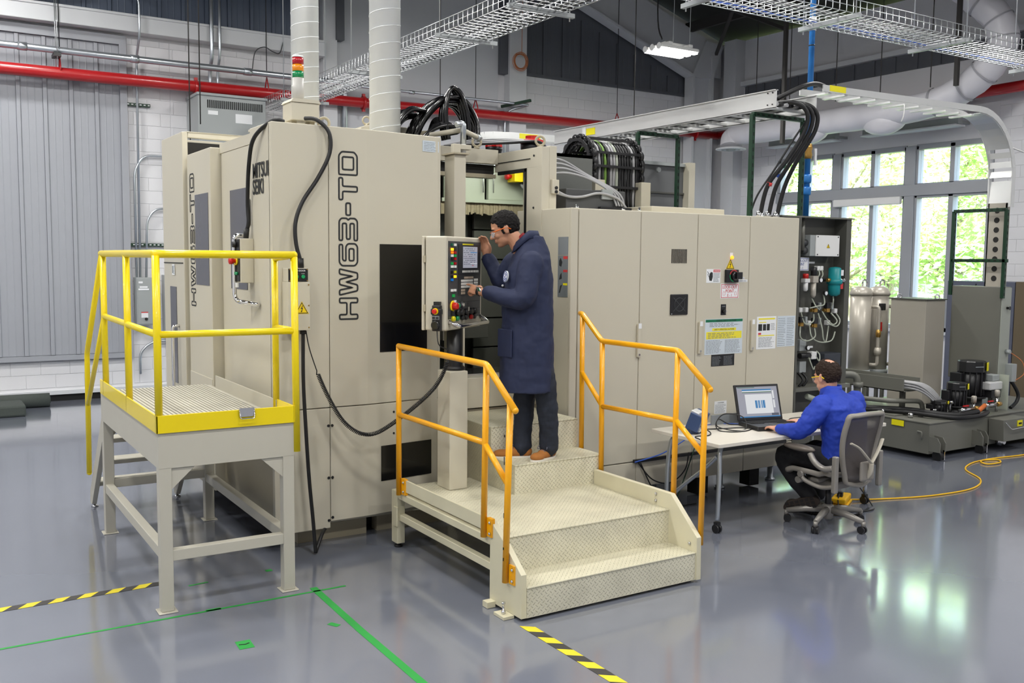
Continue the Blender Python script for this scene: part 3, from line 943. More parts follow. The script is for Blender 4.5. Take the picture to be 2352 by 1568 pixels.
# work light strip inside the enclosure
wl_ = part(MB().box(4.2, 7.80, 3.09, 5.3, 7.88, 3.14), 'work_light', mat('work_strip', (1, 1, 1), .4, emit=(.92, 1, .9), emit_s=4))
d_l = bpy.data.lights.new('work_light', 'AREA'); d_l.shape = 'RECTANGLE'; d_l.size = 1.0; d_l.size_y = .07; d_l.energy = 4.5; d_l.color = (.93, 1, .88)
o_l = bpy.data.objects.new('work_light_lamp', d_l); COL.objects.link(o_l); o_l.location = (4.75, 7.84, 3.08); o_l.rotation_euler = (math.radians(20), 0, 0)
# ------------------------------------------------------------------ diamond tread plate
def diamond(name, ax, ay, col):
    m = bpy.data.materials.new(name); m.use_nodes = True
    nt = m.node_tree; N = nt.nodes; L = nt.links
    b = N['Principled BSDF']; b.inputs['Roughness'].default_value = .42
    tc = N.new('ShaderNodeTexCoord'); sp = N.new('ShaderNodeSeparateXYZ'); L.new(tc.outputs['Object'], sp.inputs[0])
    def M(op, a, c=None, d=None):
        n = N.new('ShaderNodeMath'); n.operation = op
        for i, v in enumerate((a, c, d)):
            if v is None: continue
            if isinstance(v, (int, float)): n.inputs[i].default_value = v
            else: L.new(v, n.inputs[i])
        return n.outputs[0]
    X, Y = sp.outputs[ax], sp.outputs[ay]
    K = 29.0
    u = M('MULTIPLY', M('ADD', X, Y), K); v = M('MULTIPLY', M('SUBTRACT', X, Y), K)
    fu, fv = M('FLOOR', u), M('FLOOR', v)
    qu = M('SUBTRACT', M('SUBTRACT', u, fu), .5); qv = M('SUBTRACT', M('SUBTRACT', v, fv), .5)
    par = M('ABSOLUTE', M('MODULO', M('ADD', fu, fv), 2.0))
    def ell(a, c):
        return M('ADD', M('POWER', M('DIVIDE', a, .46), 2.0), M('POWER', M('DIVIDE', c, .13), 2.0))
    qua, qva = M('ABSOLUTE', qu), M('ABSOLUTE', qv)
    d = M('ADD', M('MULTIPLY', ell(qua, qva), M('SUBTRACT', 1.0, par)), M('MULTIPLY', ell(qva, qua), par))
    h = M('MAXIMUM', M('SUBTRACT', 1.0, d), 0.0)
    h = M('POWER', h, .5)
    bp = N.new('ShaderNodeBump'); bp.inputs['Strength'].default_value = 1.0; bp.inputs['Distance'].default_value = .006
    L.new(h, bp.inputs['Height']); L.new(bp.outputs[0], b.inputs['Normal'])
    nz = N.new('ShaderNodeTexNoise'); nz.inputs['Scale'].default_value = 4; nz.inputs['Detail'].default_value = 8
    L.new(tc.outputs['Object'], nz.inputs['Vector'])
    mx = N.new('ShaderNodeMix'); mx.data_type = 'RGBA'
    mx.inputs[6].default_value = (*[c * .86 for c in lin(*col)], 1); mx.inputs[7].default_value = (*lin(*col), 1)
    mr = N.new('ShaderNodeMapRange'); mr.inputs[1].default_value = .3; mr.inputs[2].default_value = .6
    L.new(nz.outputs['Fac'], mr.inputs[0]); L.new(mr.outputs[0], mx.inputs[0]); L.new(mx.outputs[2], b.inputs['Base Color'])
    MATS[name] = m
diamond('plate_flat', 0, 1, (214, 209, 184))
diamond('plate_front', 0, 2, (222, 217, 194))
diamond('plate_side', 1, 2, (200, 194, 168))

def step(parent, x0, y0, z0, x1, y1, z1):
    """a step is a checker plate tread and a riser (and cheeks where it stands free)"""
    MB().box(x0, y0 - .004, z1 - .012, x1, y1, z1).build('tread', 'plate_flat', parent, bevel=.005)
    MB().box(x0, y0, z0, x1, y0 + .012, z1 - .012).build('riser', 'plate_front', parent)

# ------------------------------------------------------------------ stairs to the operator's stand
ss = thing('access_stairs', 'cream checker plate steps with orange tube handrails leading to the control stand', 'stairs', (3.8, 5.6, 0))
step(ss, 3.10, 4.70, .02, 4.48, 4.99, .212)
step(ss, 3.10, 4.98, .212, 4.48, 5.90, .45)
MB().box(3.10, 5.90, .438, 3.74, 6.53, .45).build('tread', 'plate_flat', ss)
step(ss, 3.75, 5.865, .45, 4.57, 6.22, .675)
step(ss, 3.75, 6.211, .675, 4.575, 6.93, .91)
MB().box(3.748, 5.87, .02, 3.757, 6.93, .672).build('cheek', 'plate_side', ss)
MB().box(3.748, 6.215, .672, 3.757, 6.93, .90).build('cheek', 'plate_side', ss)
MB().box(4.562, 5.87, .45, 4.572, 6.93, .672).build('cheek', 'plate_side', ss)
MB().prism([(4.70, 0.02), (5.075, .02), (5.075, .55), (4.9, .44), (4.705, .292)], 'yz', 3.06, 3.10).build('stringer', 'stair_paint', ss, bevel=.003)
MB().prism([(4.685, 0.02), (5.02, .02), (5.86, .42), (5.86, .562), (4.965, .562), (4.69, .315)], 'yz', 4.48, 4.52).build('stringer', 'stair_paint', ss, bevel=.003)
MB().box(3.06, 5.08, .462, 3.075, 6.40, .552).build('toe_board', 'stair_paint', ss, bevel=.002)
MB().box(3.06, 5.08, .385, 3.12, 6.53, .436).build('frame_beam', 'stair_paint', ss, bevel=.004)
MB().box(3.07, 5.08, .215, 3.12, 6.50, .265).build('frame_beam', 'stair_paint', ss, bevel=.004)
lg = MB(); lg.box(3.055, 6.43, .035, 3.12, 6.53, .44); lg.box(3.045, 6.42, .17, 3.06, 6.48, .32)
lg.build('leg', 'stair_paint', ss, bevel=.004)
MB().lathe([(.032, 0), (.032, .012), (.018, .015), (.018, .04)], (3.09, 6.48, 0)).build('foot', 'black_rubber', ss)
ft = MB(); ft.box(2.985, 4.78, .002, 3.06, 4.90, .02); ft.build('foot_plate', 'stair_paint', ss)
ft = MB(); ft.lathe([(.014, 0), (.014, .02), (.008, .022), (.008, .06), (.012, .062), (.012, .075)], (3.02, 4.84, .02), n=8); ft.build('anchor_bolt', 'steel_bright', ss)
MB().box(3.0, 5.0, .003, 3.06, 5.06, .04).build('foot', 'stair_paint', ss)
bl = MB()
for y, z in ((5.12, .53), (5.12, .48), (4.76, .26), (4.76, .20)):
    bl.lathe([(.011, 0), (.011, .006), (.004, .009)], (4.478, y, z), (-1, 0, 0), n=8)
bl.build('bolts', 'steel_bright', ss)['kind'] = 'stuff'
def rail(parent, pts, r, m, name='top_rail', rad=.03):
    t = MB(); P = rounded(pts, rad, 4)
    t.tube(P, r, 12)
    t.ball(P[0], r * 1.0, 12, 8); t.ball(P[-1], r * 1.0, 12, 8)
    return t.build(name, m, parent)
def post(parent, p0, p1, r, m):
    return MB().tube([p0, p1], r, 12).build('rail_post', m, parent)
XA = 3.04
rail(ss, [(XA, 6.37, 1.55), (XA, 5.10, 1.54), (XA, 4.76, 1.295)], .0215, 'orange_rail')
post(ss, (XA, 6.37, .43), (XA, 6.37, 1.55), .0205, 'orange_rail')
post(ss, (XA, 5.12, .43), (XA, 5.10, 1.53), .0205, 'orange_rail')
post(ss, (XA, 4.855, .21), (XA, 4.815, 1.33), .0205, 'orange_rail')
rail(ss, [(XA, 6.37, 1.04), (XA, 5.12, 1.04)], .0195, 'orange_rail', 'mid_rail')
rail(ss, [(XA, 5.12, 1.04), (XA, 4.85, .84)], .0195, 'orange_rail', 'mid_rail')
for y, z in ((6.32, .50), (5.07, .50), (4.80, .27)):
    bk = MB(); bk.box(XA + .01, y - .03, z - .06, XA + .035, y + .03, z + .06)
    o = bk.build('rail_bracket', 'orange_rail', ss)
    bo = MB()
    for dz in (-.035, .035): bo.lathe([(.01, 0), (.01, .01), (.005, .014)], (XA + .012, y - .012, z + dz), (-1, 0, 0), n=8)
    bo.build('bracket_bolts', 'steel_bright', o)['kind'] = 'stuff'
XB = 4.545
rail(ss, [(XB + .06, 6.24, 1.765), (XB + .03, 6.17, 1.765), (XB, 5.87, 1.57), (XB, 5.0, 1.572), (XB, 4.67, 1.335)], .0215, 'orange_rail')
post(ss, (XB + .04, 6.17, .62), (XB + .03, 6.17, 1.755), .0205, 'orange_rail')
post(ss, (XB, 5.85, .50), (XB, 5.865, 1.56), .0205, 'orange_rail')
post(ss, (XB, 5.01, .46), (XB, 5.0, 1.565), .0205, 'orange_rail')
post(ss, (XB, 4.725, .25), (XB, 4.715, 1.365), .0205, 'orange_rail')
rail(ss, [(XB + .03, 6.16, 1.29), (XB, 5.85, 1.06)], .0195, 'orange_rail', 'mid_rail')
rail(ss, [(XB, 5.85, 1.06), (XB, 5.0, 1.075)], .0195, 'orange_rail', 'mid_rail')
rail(ss, [(XB, 5.0, 1.075), (XB, 4.735, .89)], .0195, 'orange_rail', 'mid_rail')
sf = MB()
for z, w_ in ((.62, .012), (.95, .02), (.35, .008), (.42, .006), (1.12, .006)):
    sf.box(XA - .0215, 4.855 - w_ / 2, z, XA - .018, 4.84 + w_ / 2, z + w_ * 2.5)
sf.build('paint_scuffs', 'black_matte', ss)['kind'] = 'stuff'

# ------------------------------------------------------------------ maintenance platform at the side
mp = thing('maintenance_platform', 'grey steel work platform with yellow guard rails and grated deck', 'platform', (1.66, 7.0, 0))
PX0, PX1, PY0, PY1 = 1.235, 2.085, 5.95, 8.0
for x, y in ((PX0, PY0), (PX1 - .075, PY0), (PX0, PY1 - .075), (PX1 - .075, PY1 - .075)):
    l_ = MB(); l_.box(x, y, .008, x + .075, y + .075, .91); l_.box(x - .02, y - .02, 0, x + .095, y + .095, .008)
    l_.build('leg', 'platform_paint', mp, bevel=.004)
fr_ = MB()
fr_.box(PX0, PY0, .905, PX1, PY0 + .05, 1.13); fr_.box(PX0, PY1 - .05, .905, PX1, PY1, 1.13)
fr_.box(PX0, PY0 + .05, .905, PX0 + .05, PY1 - .05, 1.13); fr_.box(PX1 - .05, PY0 + .05, .905, PX1, PY1 - .05, 1.13)
fr_.build('deck_frame', 'platform_paint', mp)
for a, b_ in (((PX0 + .04, PY0 + .037, .355), (PX1 - .04, PY0 + .037, .355)), ((PX0 + .04, PY1 - .037, .40), (PX1 - .04, PY1 - .037, .40)),
              ((PX0 + .037, PY0 + .04, .365), (PX0 + .037, PY1 - .04, .365)), ((PX1 - .037, PY0 + .04, .365), (PX1 - .037, PY1 - .04, .365))):
    MB().beam(a, b_, .06, .07).build('stretcher', 'platform_paint', mp, bevel=.004)
for x, s in ((PX0 + .075, 1), (PX1 - .075, -1)):
    MB().prism([(x, .91), (x + s * .15, .91), (x, .77)], 'xz', PY0 + .01, PY0 + .02).build('gusset', 'platform_paint', mp)
    MB().prism([(x, .91), (x + s * .15, .91), (x, .77)], 'xz', PY1 - .02, PY1 - .01).build('gusset', 'platform_paint', mp)
# deck: bearing bars (each a slat)
n_ = 27
sl = MB().box(0, PY0 + .05, 1.115, .018, PY1 - .05, 1.145).build('grating_bar', 'platform_paint', mp)
for k in range(n_):
    if k: copy_at(sl, mp, (k * (PX1 - PX0 - .12) / (n_ - 1) + PX0 + .05, 0, 0))
sl.location = Vector(sl.location) + Vector((PX0 + .05, 0, 0))
cb = MB().box(PX0 + .05, 0, 1.118, PX1 - .05, .008, 1.138).build('cross_bar', 'white_steel', mp)
for k in range(38):
    o = cb if k == 37 else copy_at(cb, mp, (0, 0, 0))
    o.location = Vector(o.location) + Vector((0, PY0 + .07 + k * .0505, 0))
MB().box(PX0 - .012, PY0 - .012, 1.125, PX1 + .0, PY0 - .002, 1.235).build('toe_board', 'yellow_rail', mp, bevel=.002)
MB().box(PX0 - .012, PY0 - .012, 1.125, PX0 - .002, PY1 - .06, 1.235).build('toe_board', 'yellow_rail', mp, bevel=.002)
MB().box(PX1 - .006, PY0 - .012, 1.125, PX1 + .004, PY0 + .32, 1.235).build('toe_board', 'yellow_rail', mp, bevel=.002)
MB().box(PX1 - .01, PY0 + .32, 1.125, PX1, PY1 - .2, 1.23).build('toe_board', 'platform_paint', mp)
gt = MB(); gt.box(1.725, PY0 - .02, 1.19, 1.82, PY0 - .006, 1.245)
gt.build('gate_clip', 'steel_bright', mp)
gt = MB(); gt.tube(rounded([(1.725, PY0 - .02, 1.235), (1.728, PY0 - .035, 1.18), (1.817, PY0 - .035, 1.18), (1.82, PY0 - .02, 1.235)], .01), .004, 6)
gt.build('clip_wire', 'steel_bright', mp)
XP = PX0 + .01
r_ = .0245
rail(mp, [(XP, 7.86, 2.21), (XP, PY0 + .012, 2.21), (2.10, PY0 + .012, 2.212)], r_, 'yellow_rail', rad=.05)
rail(mp, [(2.10, PY0 + .012, 2.212), (2.085, 6.30, 2.19)], r_ * .9, 'yellow_rail', rad=.05)
rail(mp, [(XP, 7.80, 1.735), (XP, PY0 + .012, 1.725)], r_ * .88, 'yellow_rail', 'mid_rail')
rail(mp, [(XP, PY0 + .012, 1.725), (2.10, PY0 + .012, 1.722)], r_ * .88, 'yellow_rail', 'mid_rail')
rail(mp, [(2.10, PY0 + .012, 1.722), (2.085, 6.31, 1.722)], r_ * .88, 'yellow_rail', 'mid_rail')
for y in (7.80, 6.88, PY0 + .012): post(mp, (XP, y, 1.13), (XP, y, 2.20), r_ * .95, 'yellow_rail')
post(mp, (2.105, PY0 + .005, .93), (2.10, PY0 + .012, 2.20), r_ * .95, 'yellow_rail')
post(mp, (2.085, 6.30, 1.13), (2.085, 6.30, 2.19), r_ * .9, 'yellow_rail')
# stair at the far end of the platform
rail(mp, [(XP, 7.84, 2.205), (XP, 8.70, 1.37), (XP, 8.76, .33)], r_ * .9, 'yellow_rail', 'stair_rail', .05)
rail(mp, [(XP, 7.80, 1.735), (XP, 8.72, .93)], r_ * .8, 'yellow_rail', 'stair_rail')
for x in (1.27, 1.98):
    MB().prism([(8.0, .93), (8.0, 1.13), (8.92, .13), (8.92, 0.03), (8.84, 0.03)], 'yz', x, x + .04).build('stringer', 'platform_paint', mp, bevel=.003)
for k in range(4):
    y = 8.08 + k * .20; z = .88 - k * .22
    MB().box(1.31, y, z, 1.98, y + .2, z + .035).build('tread', 'platform_paint', mp, bevel=.003)
ft = MB(); ft.lathe([(.03, 0), (.03, .01), (.012, .014), (.012, .05)], (1.30, 8.88, 0), n=12); ft.lathe([(.03, 0), (.03, .01), (.012, .014), (.012, .05)], (2.0, 8.88, 0), n=12)
ft.build('foot', 'steel_bright', mp)

# ------------------------------------------------------------------ control pendant on its column
cp = thing('control_pendant', 'beige control console with screen and rows of coloured push buttons on a black pole', 'control panel', (3.49, 6.34, .45))
MB().box(3.39, 6.22, .451, 3.545, 6.42, 1.355).build('column', 'beige_paint', cp, bevel=.006)
pl = MB(); pl.cyl((3.49, 6.33, 1.39), (3.49, 6.33, 1.68), .062, n=24); pl.lathe([(.08, 0), (.08, .02), (.062, .035)], (3.49, 6.33, 1.355)); pl.build('pole', 'black_plastic', cp)
# console frame: origin at lower left of its face
ang = math.radians(35.6)
dx, dy = math.cos(ang), math.sin(ang)
PF = Face((3.295, 6.115, 1.67), (dx, dy, 0), (0, 0, 1))     # normal points to the stairs
PW, PH = .640, .692
def pbox(mb, a0, b0, d0, a1, b1, d1):
    vs = [PF.p(a, b_, d) for d in (d0, d1) for a, b_ in ((a0, b0), (a1, b0), (a1, b1), (a0, b1))]
    return mb.add(vs, [(3, 2, 1, 0), (4, 5, 6, 7), (0, 1, 5, 4), (1, 2, 6, 5), (2, 3, 7, 6), (3, 0, 4, 7)])
con = pbox(MB(), 0, 0, -.17, PW, PH, 0).build('housing', 'beige_paint', cp, bevel=.014, seg=3)
pbox(MB(), .0, 0, -.20, PW, PH, -.178).build('back_cover', 'beige_paint', con, bevel=.006)
for b_ in (.14, .50): pbox(MB(), -.004, b_, -.185, .004, b_ + .05, -.165).build('hinge', 'beige_dark', con)
pnl = pbox(MB(), .035, .085, 0, PW - .03, PH - .035, .003).build('face_plate', 'grey_plastic', cp)
sc_f = lambda mb, a0, b0, a1, b1, d0=.003, d1=.006: pbox(mb, a0, b0, d0, a1, b1, d1)
mat('bezel', lin(40, 42, 45), .45)
scr = sc_f(MB(), .20, .41, PW - .045, PH - .055, .003, .008).build('screen_bezel', 'bezel', cp)
sc_f(MB(), .20, .255, PW - .045, .402, .003, .006).build('keyboard_plate', 'bezel', cp)
# screen picture: procedural page
def screen_mat(name, base, strength):
    m = bpy.data.materials.new(name); m.use_nodes = True
    b = m.node_tree.nodes['Principled BSDF']
    b.inputs['Base Color'].default_value = (.02, .02, .02, 1); b.inputs['Roughness'].default_value = .15
    b.inputs['Emission Color'].default_value = (*base, 1); b.inputs['Emission Strength'].default_value = strength
    MATS[name] = m
screen_mat('screen_page', lin(196, 198, 212), .55)
screen_mat('screen_white', lin(250, 252, 255), .7)
screen_mat('screen_blue', lin(70, 150, 215), .6)
screen_mat('screen_green', lin(60, 130, 90), .5)
screen_mat('screen_text', lin(120, 124, 140), .5)
screen_mat('screen_red', lin(220, 60, 70), .5)
SA0, SB0, SA1, SB1 = .275, .46, .535, .62
so = sc_f(MB(), SA0, SB0, SA1, SB1, .008, .0095).build('screen', 'screen_page', cp)
st = MB()
rr = random.Random(8)
for k in range(9):
    b_ = SB1 - .018 - k * .0145
    x = SA0 + .008
    while x < SA1 - .05:
        w_ = rr.uniform(.01, .035)
        if rr.random() < .75: sc_f(st, x, b_, x + w_, b_ + .005, .0095, .0102)
        x += w_ + .008
st.build('screen_text', 'screen_text', so)
sc_f(MB(), SA1 - .13, SB1 - .046, SA1 - .005, SB1 - .040, .0095, .0104).build('screen_bar', 'screen_blue', so)
sc_f(MB(), SA1 - .13, SB0 + .03, SA1 - .005, SB0 + .034, .0095, .0104).build('screen_bar', 'screen_white', so)
sc_f(MB(), SA0 + .16, SB0 + .016, SA0 + .19, SB0 + .02, .0095, .0104).build('screen_bar', 'screen_red', so)
sc_f(MB(), .265, .632, .46, .642, .008, .0095).build('name_strip', 'label_yellow', scr)
def keys(cols, rows, a0, b0, da, db, w_, h_, m, name):
    proto = None
    for i in range(cols):
        for j in range(rows):
            if proto is None:
                proto = pbox(MB(), a0, b0, .006, a0 + w_, b0 + h_, .011).build(name, m, cp)
            else:
                off = PF.r * (i * da) + PF.u * (j * db)
                copy_at(proto, cp, off)
mat('key_white', lin(214, 214, 210), .5); mat('key_tan', lin(176, 160, 142), .5)
keys(10, 1, .265, .425, .030, 0, .018, .016, 'key_white', 'soft_key')
keys(9, 3, .245, .310, .0235, .0225, .019, .017, 'key_white', 'key')
keys(3, 4, .478, .292, .0235, .0225, .019, .017, 'key_white', 'key')
keys(7, 1, .30, .378, .0235, 0, .019, .016, 'key_tan', 'key')
keys(3, 2, .245, .262, .0235, .022, .019, .017, 'key_tan', 'key')
# lit square push buttons in two columns
for nm, c_, e in (('b_green', (20, 150, 70), .25), ('b_dgreen', (10, 90, 70), .05), ('b_white', (220, 220, 215), .2), ('b_amber', (255, 176, 20), 2.2), ('b_orange', (250, 130, 10), .6), ('b_red', (170, 10, 24), .1), ('b_black', (30, 30, 32), 0), ('b_yellow', (206, 196, 20), .15), ('b_blue', (10, 110, 190), .25)):
    mat(nm, lin(*c_), .35, emit=lin(*c_), emit_s=e)
rowsL = [(.640, 'b_dgreen', 'b_white'), (.606, 'b_amber', 'b_black'), (.583, 'b_orange', 'b_red'), (.560, 'b_white', 'b_green'), (.537, 'b_black', 'b_red'),
         (.503, 'b_green', 'b_red'), (.480, 'b_white', 'b_white'), (.440, 'b_black', 'b_yellow'), (.406, 'b_black', 'b_amber'), (.383, 'b_blue', None),
         (.305, 'b_white', 'b_white'), (.222, None, 'b_white')]
for b_, l_, r__ in rowsL:
    for a, m in ((.075, l_), (.125, r__)):
        if m: pbox(MB(), a, b_ - .018, .003, a + .030, b_, .012).build('push_button', m, cp)
pbox(MB(), .098, .245, .003, .132, .267, .012).build('push_button', 'b_green', cp)
def knob(a, b_, r, d, m, name, ring=None):
    mb = MB(); mb.lathe([(r, 0), (r, d * .7), (r * .8, d)], PF.p(a, b_, .003), PF.n, n=16)
    o = mb.build(name, m, cp)
    if ring:
        rg = MB(); rg.lathe([(r * 1.5, 0), (r * 1.5, .006), (r * 1.2, .008)], PF.p(a, b_, .003), PF.n, n=18); rg.build('button_ring', ring, o)
    return o
knob(.105, .180, .027, .045, 'red_plastic', 'stop_button', 'warn_yellow')
knob(.19, .182, .018, .02, 'green_plastic', 'round_button', 'grey_plastic')
knob(.265, .184, .016, .02, 'steel_bright', 'round_button', 'grey_plastic')
for a in (.175, .245, .33, .41, .49): knob(a, .128, .024, .028, 'black_plastic', 'selector_knob')
pbox(MB(), .08, .112, .003, .10, .150, .010).build('toggle_switch', 'black_plastic', cp)
ky = MB(); pbox(ky, .325, .135, .028, .345, .165, .032); ky.build('key_in_switch', 'steel_bright', cp)
for a, m in ((.105, 'b_yellow'), (.175, 'green_plastic'), (.26, 'black_plastic'), (.325, 'black_plastic'), (.42, 'red_plastic'), (.475, 'black_plastic')):
    knob(a, .098 - .012, .019, .022, m, 'round_button')
for b_ in (.150, .108, .205):
    pbox(MB(), .04, b_, .003, PW - .035, b_ + .0015, .0042).build('plate_groove', 'black_matte', cp)
hd = MB()
hd.tube(rounded([PF.p(.05, .065, 0), PF.p(.07, .035, .075), PF.p(PW - .03, .035, .075), PF.p(PW - .03, .085, 0)], .03, 4), .016, 10)
hd.build('handle', 'steel_bright', cp)
# hand wheel unit hung on the console's left side
SF = Face(PF.p(0, 0, -.17), PF.n, (0, 0, 1))      # left cheek of the console, normal to the left
hw = thing('handwheel_pendant', 'black hand-held jog unit with red stop button hung on the side of the control console', 'remote control', SF.p(.12, .02, .02))
def sbox(mb, a0, b0, d0, a1, b1, d1):
    vs = [SF.p(a, b_, d) for d in (d0, d1) for a, b_ in ((a0, b0), (a1, b0), (a1, b1), (a0, b1))]
    return mb.add(vs, [(3, 2, 1, 0), (4, 5, 6, 7), (0, 1, 5, 4), (1, 2, 6, 5), (2, 3, 7, 6), (3, 0, 4, 7)])
SF.n = PF.r * -1
SF.r = PF.n.copy()
# mirror the axis so that a grows towards the face plate
hb = MB(); sbox(hb, .075, .0, .003, .145, .19, .04); sbox(hb, .065, .12, .003, .15, .165, .042)
hb.build('body', 'black_plastic', hw, bevel=.008)
hb = MB(); hb.lathe([(.032, 0), (.032, .018), (.026, .02)], SF.p(.11, .045, .04), SF.n, n=20); hb.build('jog_dial', 'black_gloss', hw)
hb = MB(); hb.lathe([(.024, 0), (.024, .004)], SF.p(.107, .145, .042), SF.n, n=18); hb.build('yellow_ring', 'warn_yellow', hw)
hb = MB(); hb.lathe([(.012, 0), (.012, .01), (.018, .012), (.018, .022), (.012, .026)], SF.p(.107, .145, .045), SF.n, n=16); hb.build('stop_button', 'red_plastic', hw)
hb = MB(); sbox(hb, .082, .085, .04, .138, .112, .043); hb.build('label', 'plate_silver', hw)
hb = MB()
for a in (.095, .125): hb.lathe([(.009, 0), (.009, .012)], SF.p(a, .098, .043), SF.n, n=12)
hb.build('selector_knob', 'black_plastic', hw)
hb = MB(); sbox(hb, .085, .19, .003, .135, .215, .03); hb.build('hook', 'black_plastic', hw)
# its spiral lead, hanging in a long bow to the terminal box
def coil(pts, R, r, turns, s0, s1, n=7):
    """straight-coiled-straight lead along a spline: coil between fractions s0..s1"""
    P = catmull(pts, 60)
    L = [0]
    for i in range(1, len(P)): L.append(L[-1] + (P[i] - P[i - 1]).length)
    T = L[-1]
    def at(s):
        s = max(0, min(T, s * T))
        for i in range(1, len(P)):
            if L[i] >= s:
                t = (s - L[i - 1]) / max(1e-9, L[i] - L[i - 1]); return P[i - 1].lerp(P[i], t), (P[i] - P[i - 1]).normalized()
        return P[-1], (P[-1] - P[-2]).normalized()
    out = [at(s0 * k / 12)[0] for k in range(12)]
    N_ = turns * 10
    for k in range(N_ + 1):
        p, t = at(s0 + (s1 - s0) * k / N_)
        u = t.cross(Vector((.53, .84, 0))).normalized(); v = t.cross(u)
        a = 2 * PI * k / 10
        out.append(p + u * R * math.cos(a) + v * R * math.sin(a))
    out += [at(s1 + (1 - s1) * k / 12)[0] for k in range(1, 13)]
    m = MB(); m.tube(out, r, 6, caps=False)
    return m
c0 = SF.p(.11, 0, .02)
coil([c0, c0 + Vector((.0, -.03, -.1)), (3.335, 6.14, 1.50), (3.25, 6.20, 1.25), (3.02, 6.40, .98), (2.86, 6.52, .88), (2.70, 6.58, .97), (2.56, 6.62, 1.22), (2.46, 6.64, 1.50), (2.43, 6.655, 1.665)], .0125, .0045, 120, .14, .84).build('spiral_lead', 'black_rubber', hw)
# ------------------------------------------------------------------ electrical cabinet row
ec = thing('electrical_cabinet', 'tall beige electrical cabinet with four doors, warning signs and a lockout switch', 'cabinet', (6.0, 6.9, 0))
CY = 6.45
MB().box(4.65, CY + .02, .18, 7.42, 7.28, 2.63).build('body', 'beige_paint', ec, bevel=.005)
MB().box(4.65, CY - .004, .18, 4.722, CY + .02, 2.63).build('corner_trim', 'beige_paint', ec, bevel=.006)
MB().box(7.412, CY - .003, .3, 7.44, 7.26, 2.64).build('end_trim', 'machine_grey_dark', ec)
XD = (4.728, 5.400, 6.070, 6.734, 7.41)
doors = []
for i in range(4):
    d = MB().box(XD[i] + .003, CY - .004, .42, XD[i + 1] - .003, CY + .018, 2.628).build('door', 'beige_paint', ec, bevel=.007, seg=3)
    doors.append(d)
for i in range(4):
    MB().box(XD[i] + .003, CY - .002, .185, XD[i + 1] - .003, CY + .018, .412).build('plinth_panel', 'beige_paint', ec, bevel=.004)
MB().box(5.36, CY - .03, .412, 7.3, CY - .004, .44).build('cable_duct', 'black_plastic', ec)
for i, x in ((0, 5.385), (1, 6.112), (2, 6.785)):
    h = MB(); h.box(x - .018, CY - .03, 1.35, x + .022, CY - .004, 1.645)
    o = h.build('handle', 'beige_paint', doors[i], bevel=.008)
    MB().box(x - .012, CY - .032, 1.605, x + .02, CY - .029, 1.65).build('handle_label', 'paper', doors[i])
    MB().cyl((x + .002, CY - .034, 1.375), (x + .002, CY - .03, 1.375), .009, n=12).build('key_lock', 'steel_bright', doors[i])
F_ = Face((0, CY - .004, 0), (1, 0, 0), (0, 0, 1))
# air slots and fan
d2 = doors[1]
for k in range(13):
    MB().box(5.755 + k * .0145, CY - .008, 2.178, 5.761 + k * .0145, CY - .003, 2.304).build('air_slot', 'black_matte', d2)
fa = MB(); F_.plate(fa, 5.748, 1.714, 5.958, 1.90, 0, .012); fan = fa.build('fan_filter', 'black_plastic', d2, bevel=.006)
fa = MB(); F_.stroke(fa, [(5.78, 1.745), (5.925, 1.87)], .006, False, .012, .014); F_.stroke(fa, [(5.925, 1.745), (5.78, 1.87)], .006, False, .012, .014)
fa.torus(F_.p(5.853, 1.807, .013), (0, -1, 0), .06, .003, 24, 6); fa.build('fan_guard', 'grey_plastic', fan)
MB().lathe([(.006, 0), (.006, .002)], F_.p(5.762, 1.724, .012), (0, -1, 0), n=8).build('screw', 'steel_bright', fan)
# third door
d3 = doors[2]
p_ = MB(); F_.plate(p_, 6.475, 2.235, 6.512, 2.28); p_.build('lamp_label', 'paper', d3)
mat('amber_lit', lin(255, 170, 40), .3, emit=lin(255, 160, 50), emit_s=1.6)
MB().lathe([(.018, 0), (.018, .012), (.012, .02)], F_.p(6.497, 2.235, 0), (0, -1, 0), n=16).build('pilot_lamp', 'amber_lit', d3)
warning_triangle(F_, 6.427, 2.128, .112, d3)
sw = MB(); F_.plate(sw, 6.412, 2.003, 6.57, 2.123, 0, .03); swo = sw.build('main_switch', 'black_plastic', d3, bevel=.006)
sk_ = MB(); sk_.lathe([(.042, 0), (.042, .02), (.03, .03)], F_.p(6.51, 2.065, .03), (0, -1, 0), n=20); F_.plate(sk_, 6.50, 2.035, 6.575, 2.10, .045, .075)
sk_.build('switch_handle', 'black_gloss', swo, bevel=.004)
def arc(a0, a1, m, nm):
    mb = MB(); F_.stroke(mb, [(6.505 + .052 * math.cos(a0 + (a1 - a0) * k / 8), 2.065 + .052 * math.sin(a0 + (a1 - a0) * k / 8)) for k in range(9)], .008, False, .03, .032)
    mb.build(nm, m, swo)
arc(math.radians(40), math.radians(165), 'print_red', 'switch_mark'); arc(math.radians(165), math.radians(265), 'green_plastic', 'switch_mark')
def sign(a0, b0, a1, b1, m, name, parent, F=F_):
    mb = MB(); F.plate(mb, a0, b0, a1, b1); return mb.build(name, m, parent)
def prints(m, parent, fn, name='print'):
    mb = MB(); fn(mb); o = mb.build(name, m, parent); o['kind'] = 'stuff'; return o
dn = sign(6.183, 2.0, 6.358, 2.127, 'paper', 'danger_sign', d3)
prints('print_red', dn, lambda mb: F_.plate(mb, 6.27, 2.098, 6.353, 2.122, .002, .003))
F_.text('DANGER', 'lettering', .02, 'paper', dn, 6.312, 2.103, .9, 'CENTER', .0035)
prints('print_grey', dn, lambda mb: F_.rows(mb, 6.27, 2.008, 6.35, 2.092, 7, .4, .002, .003, 3, 5))
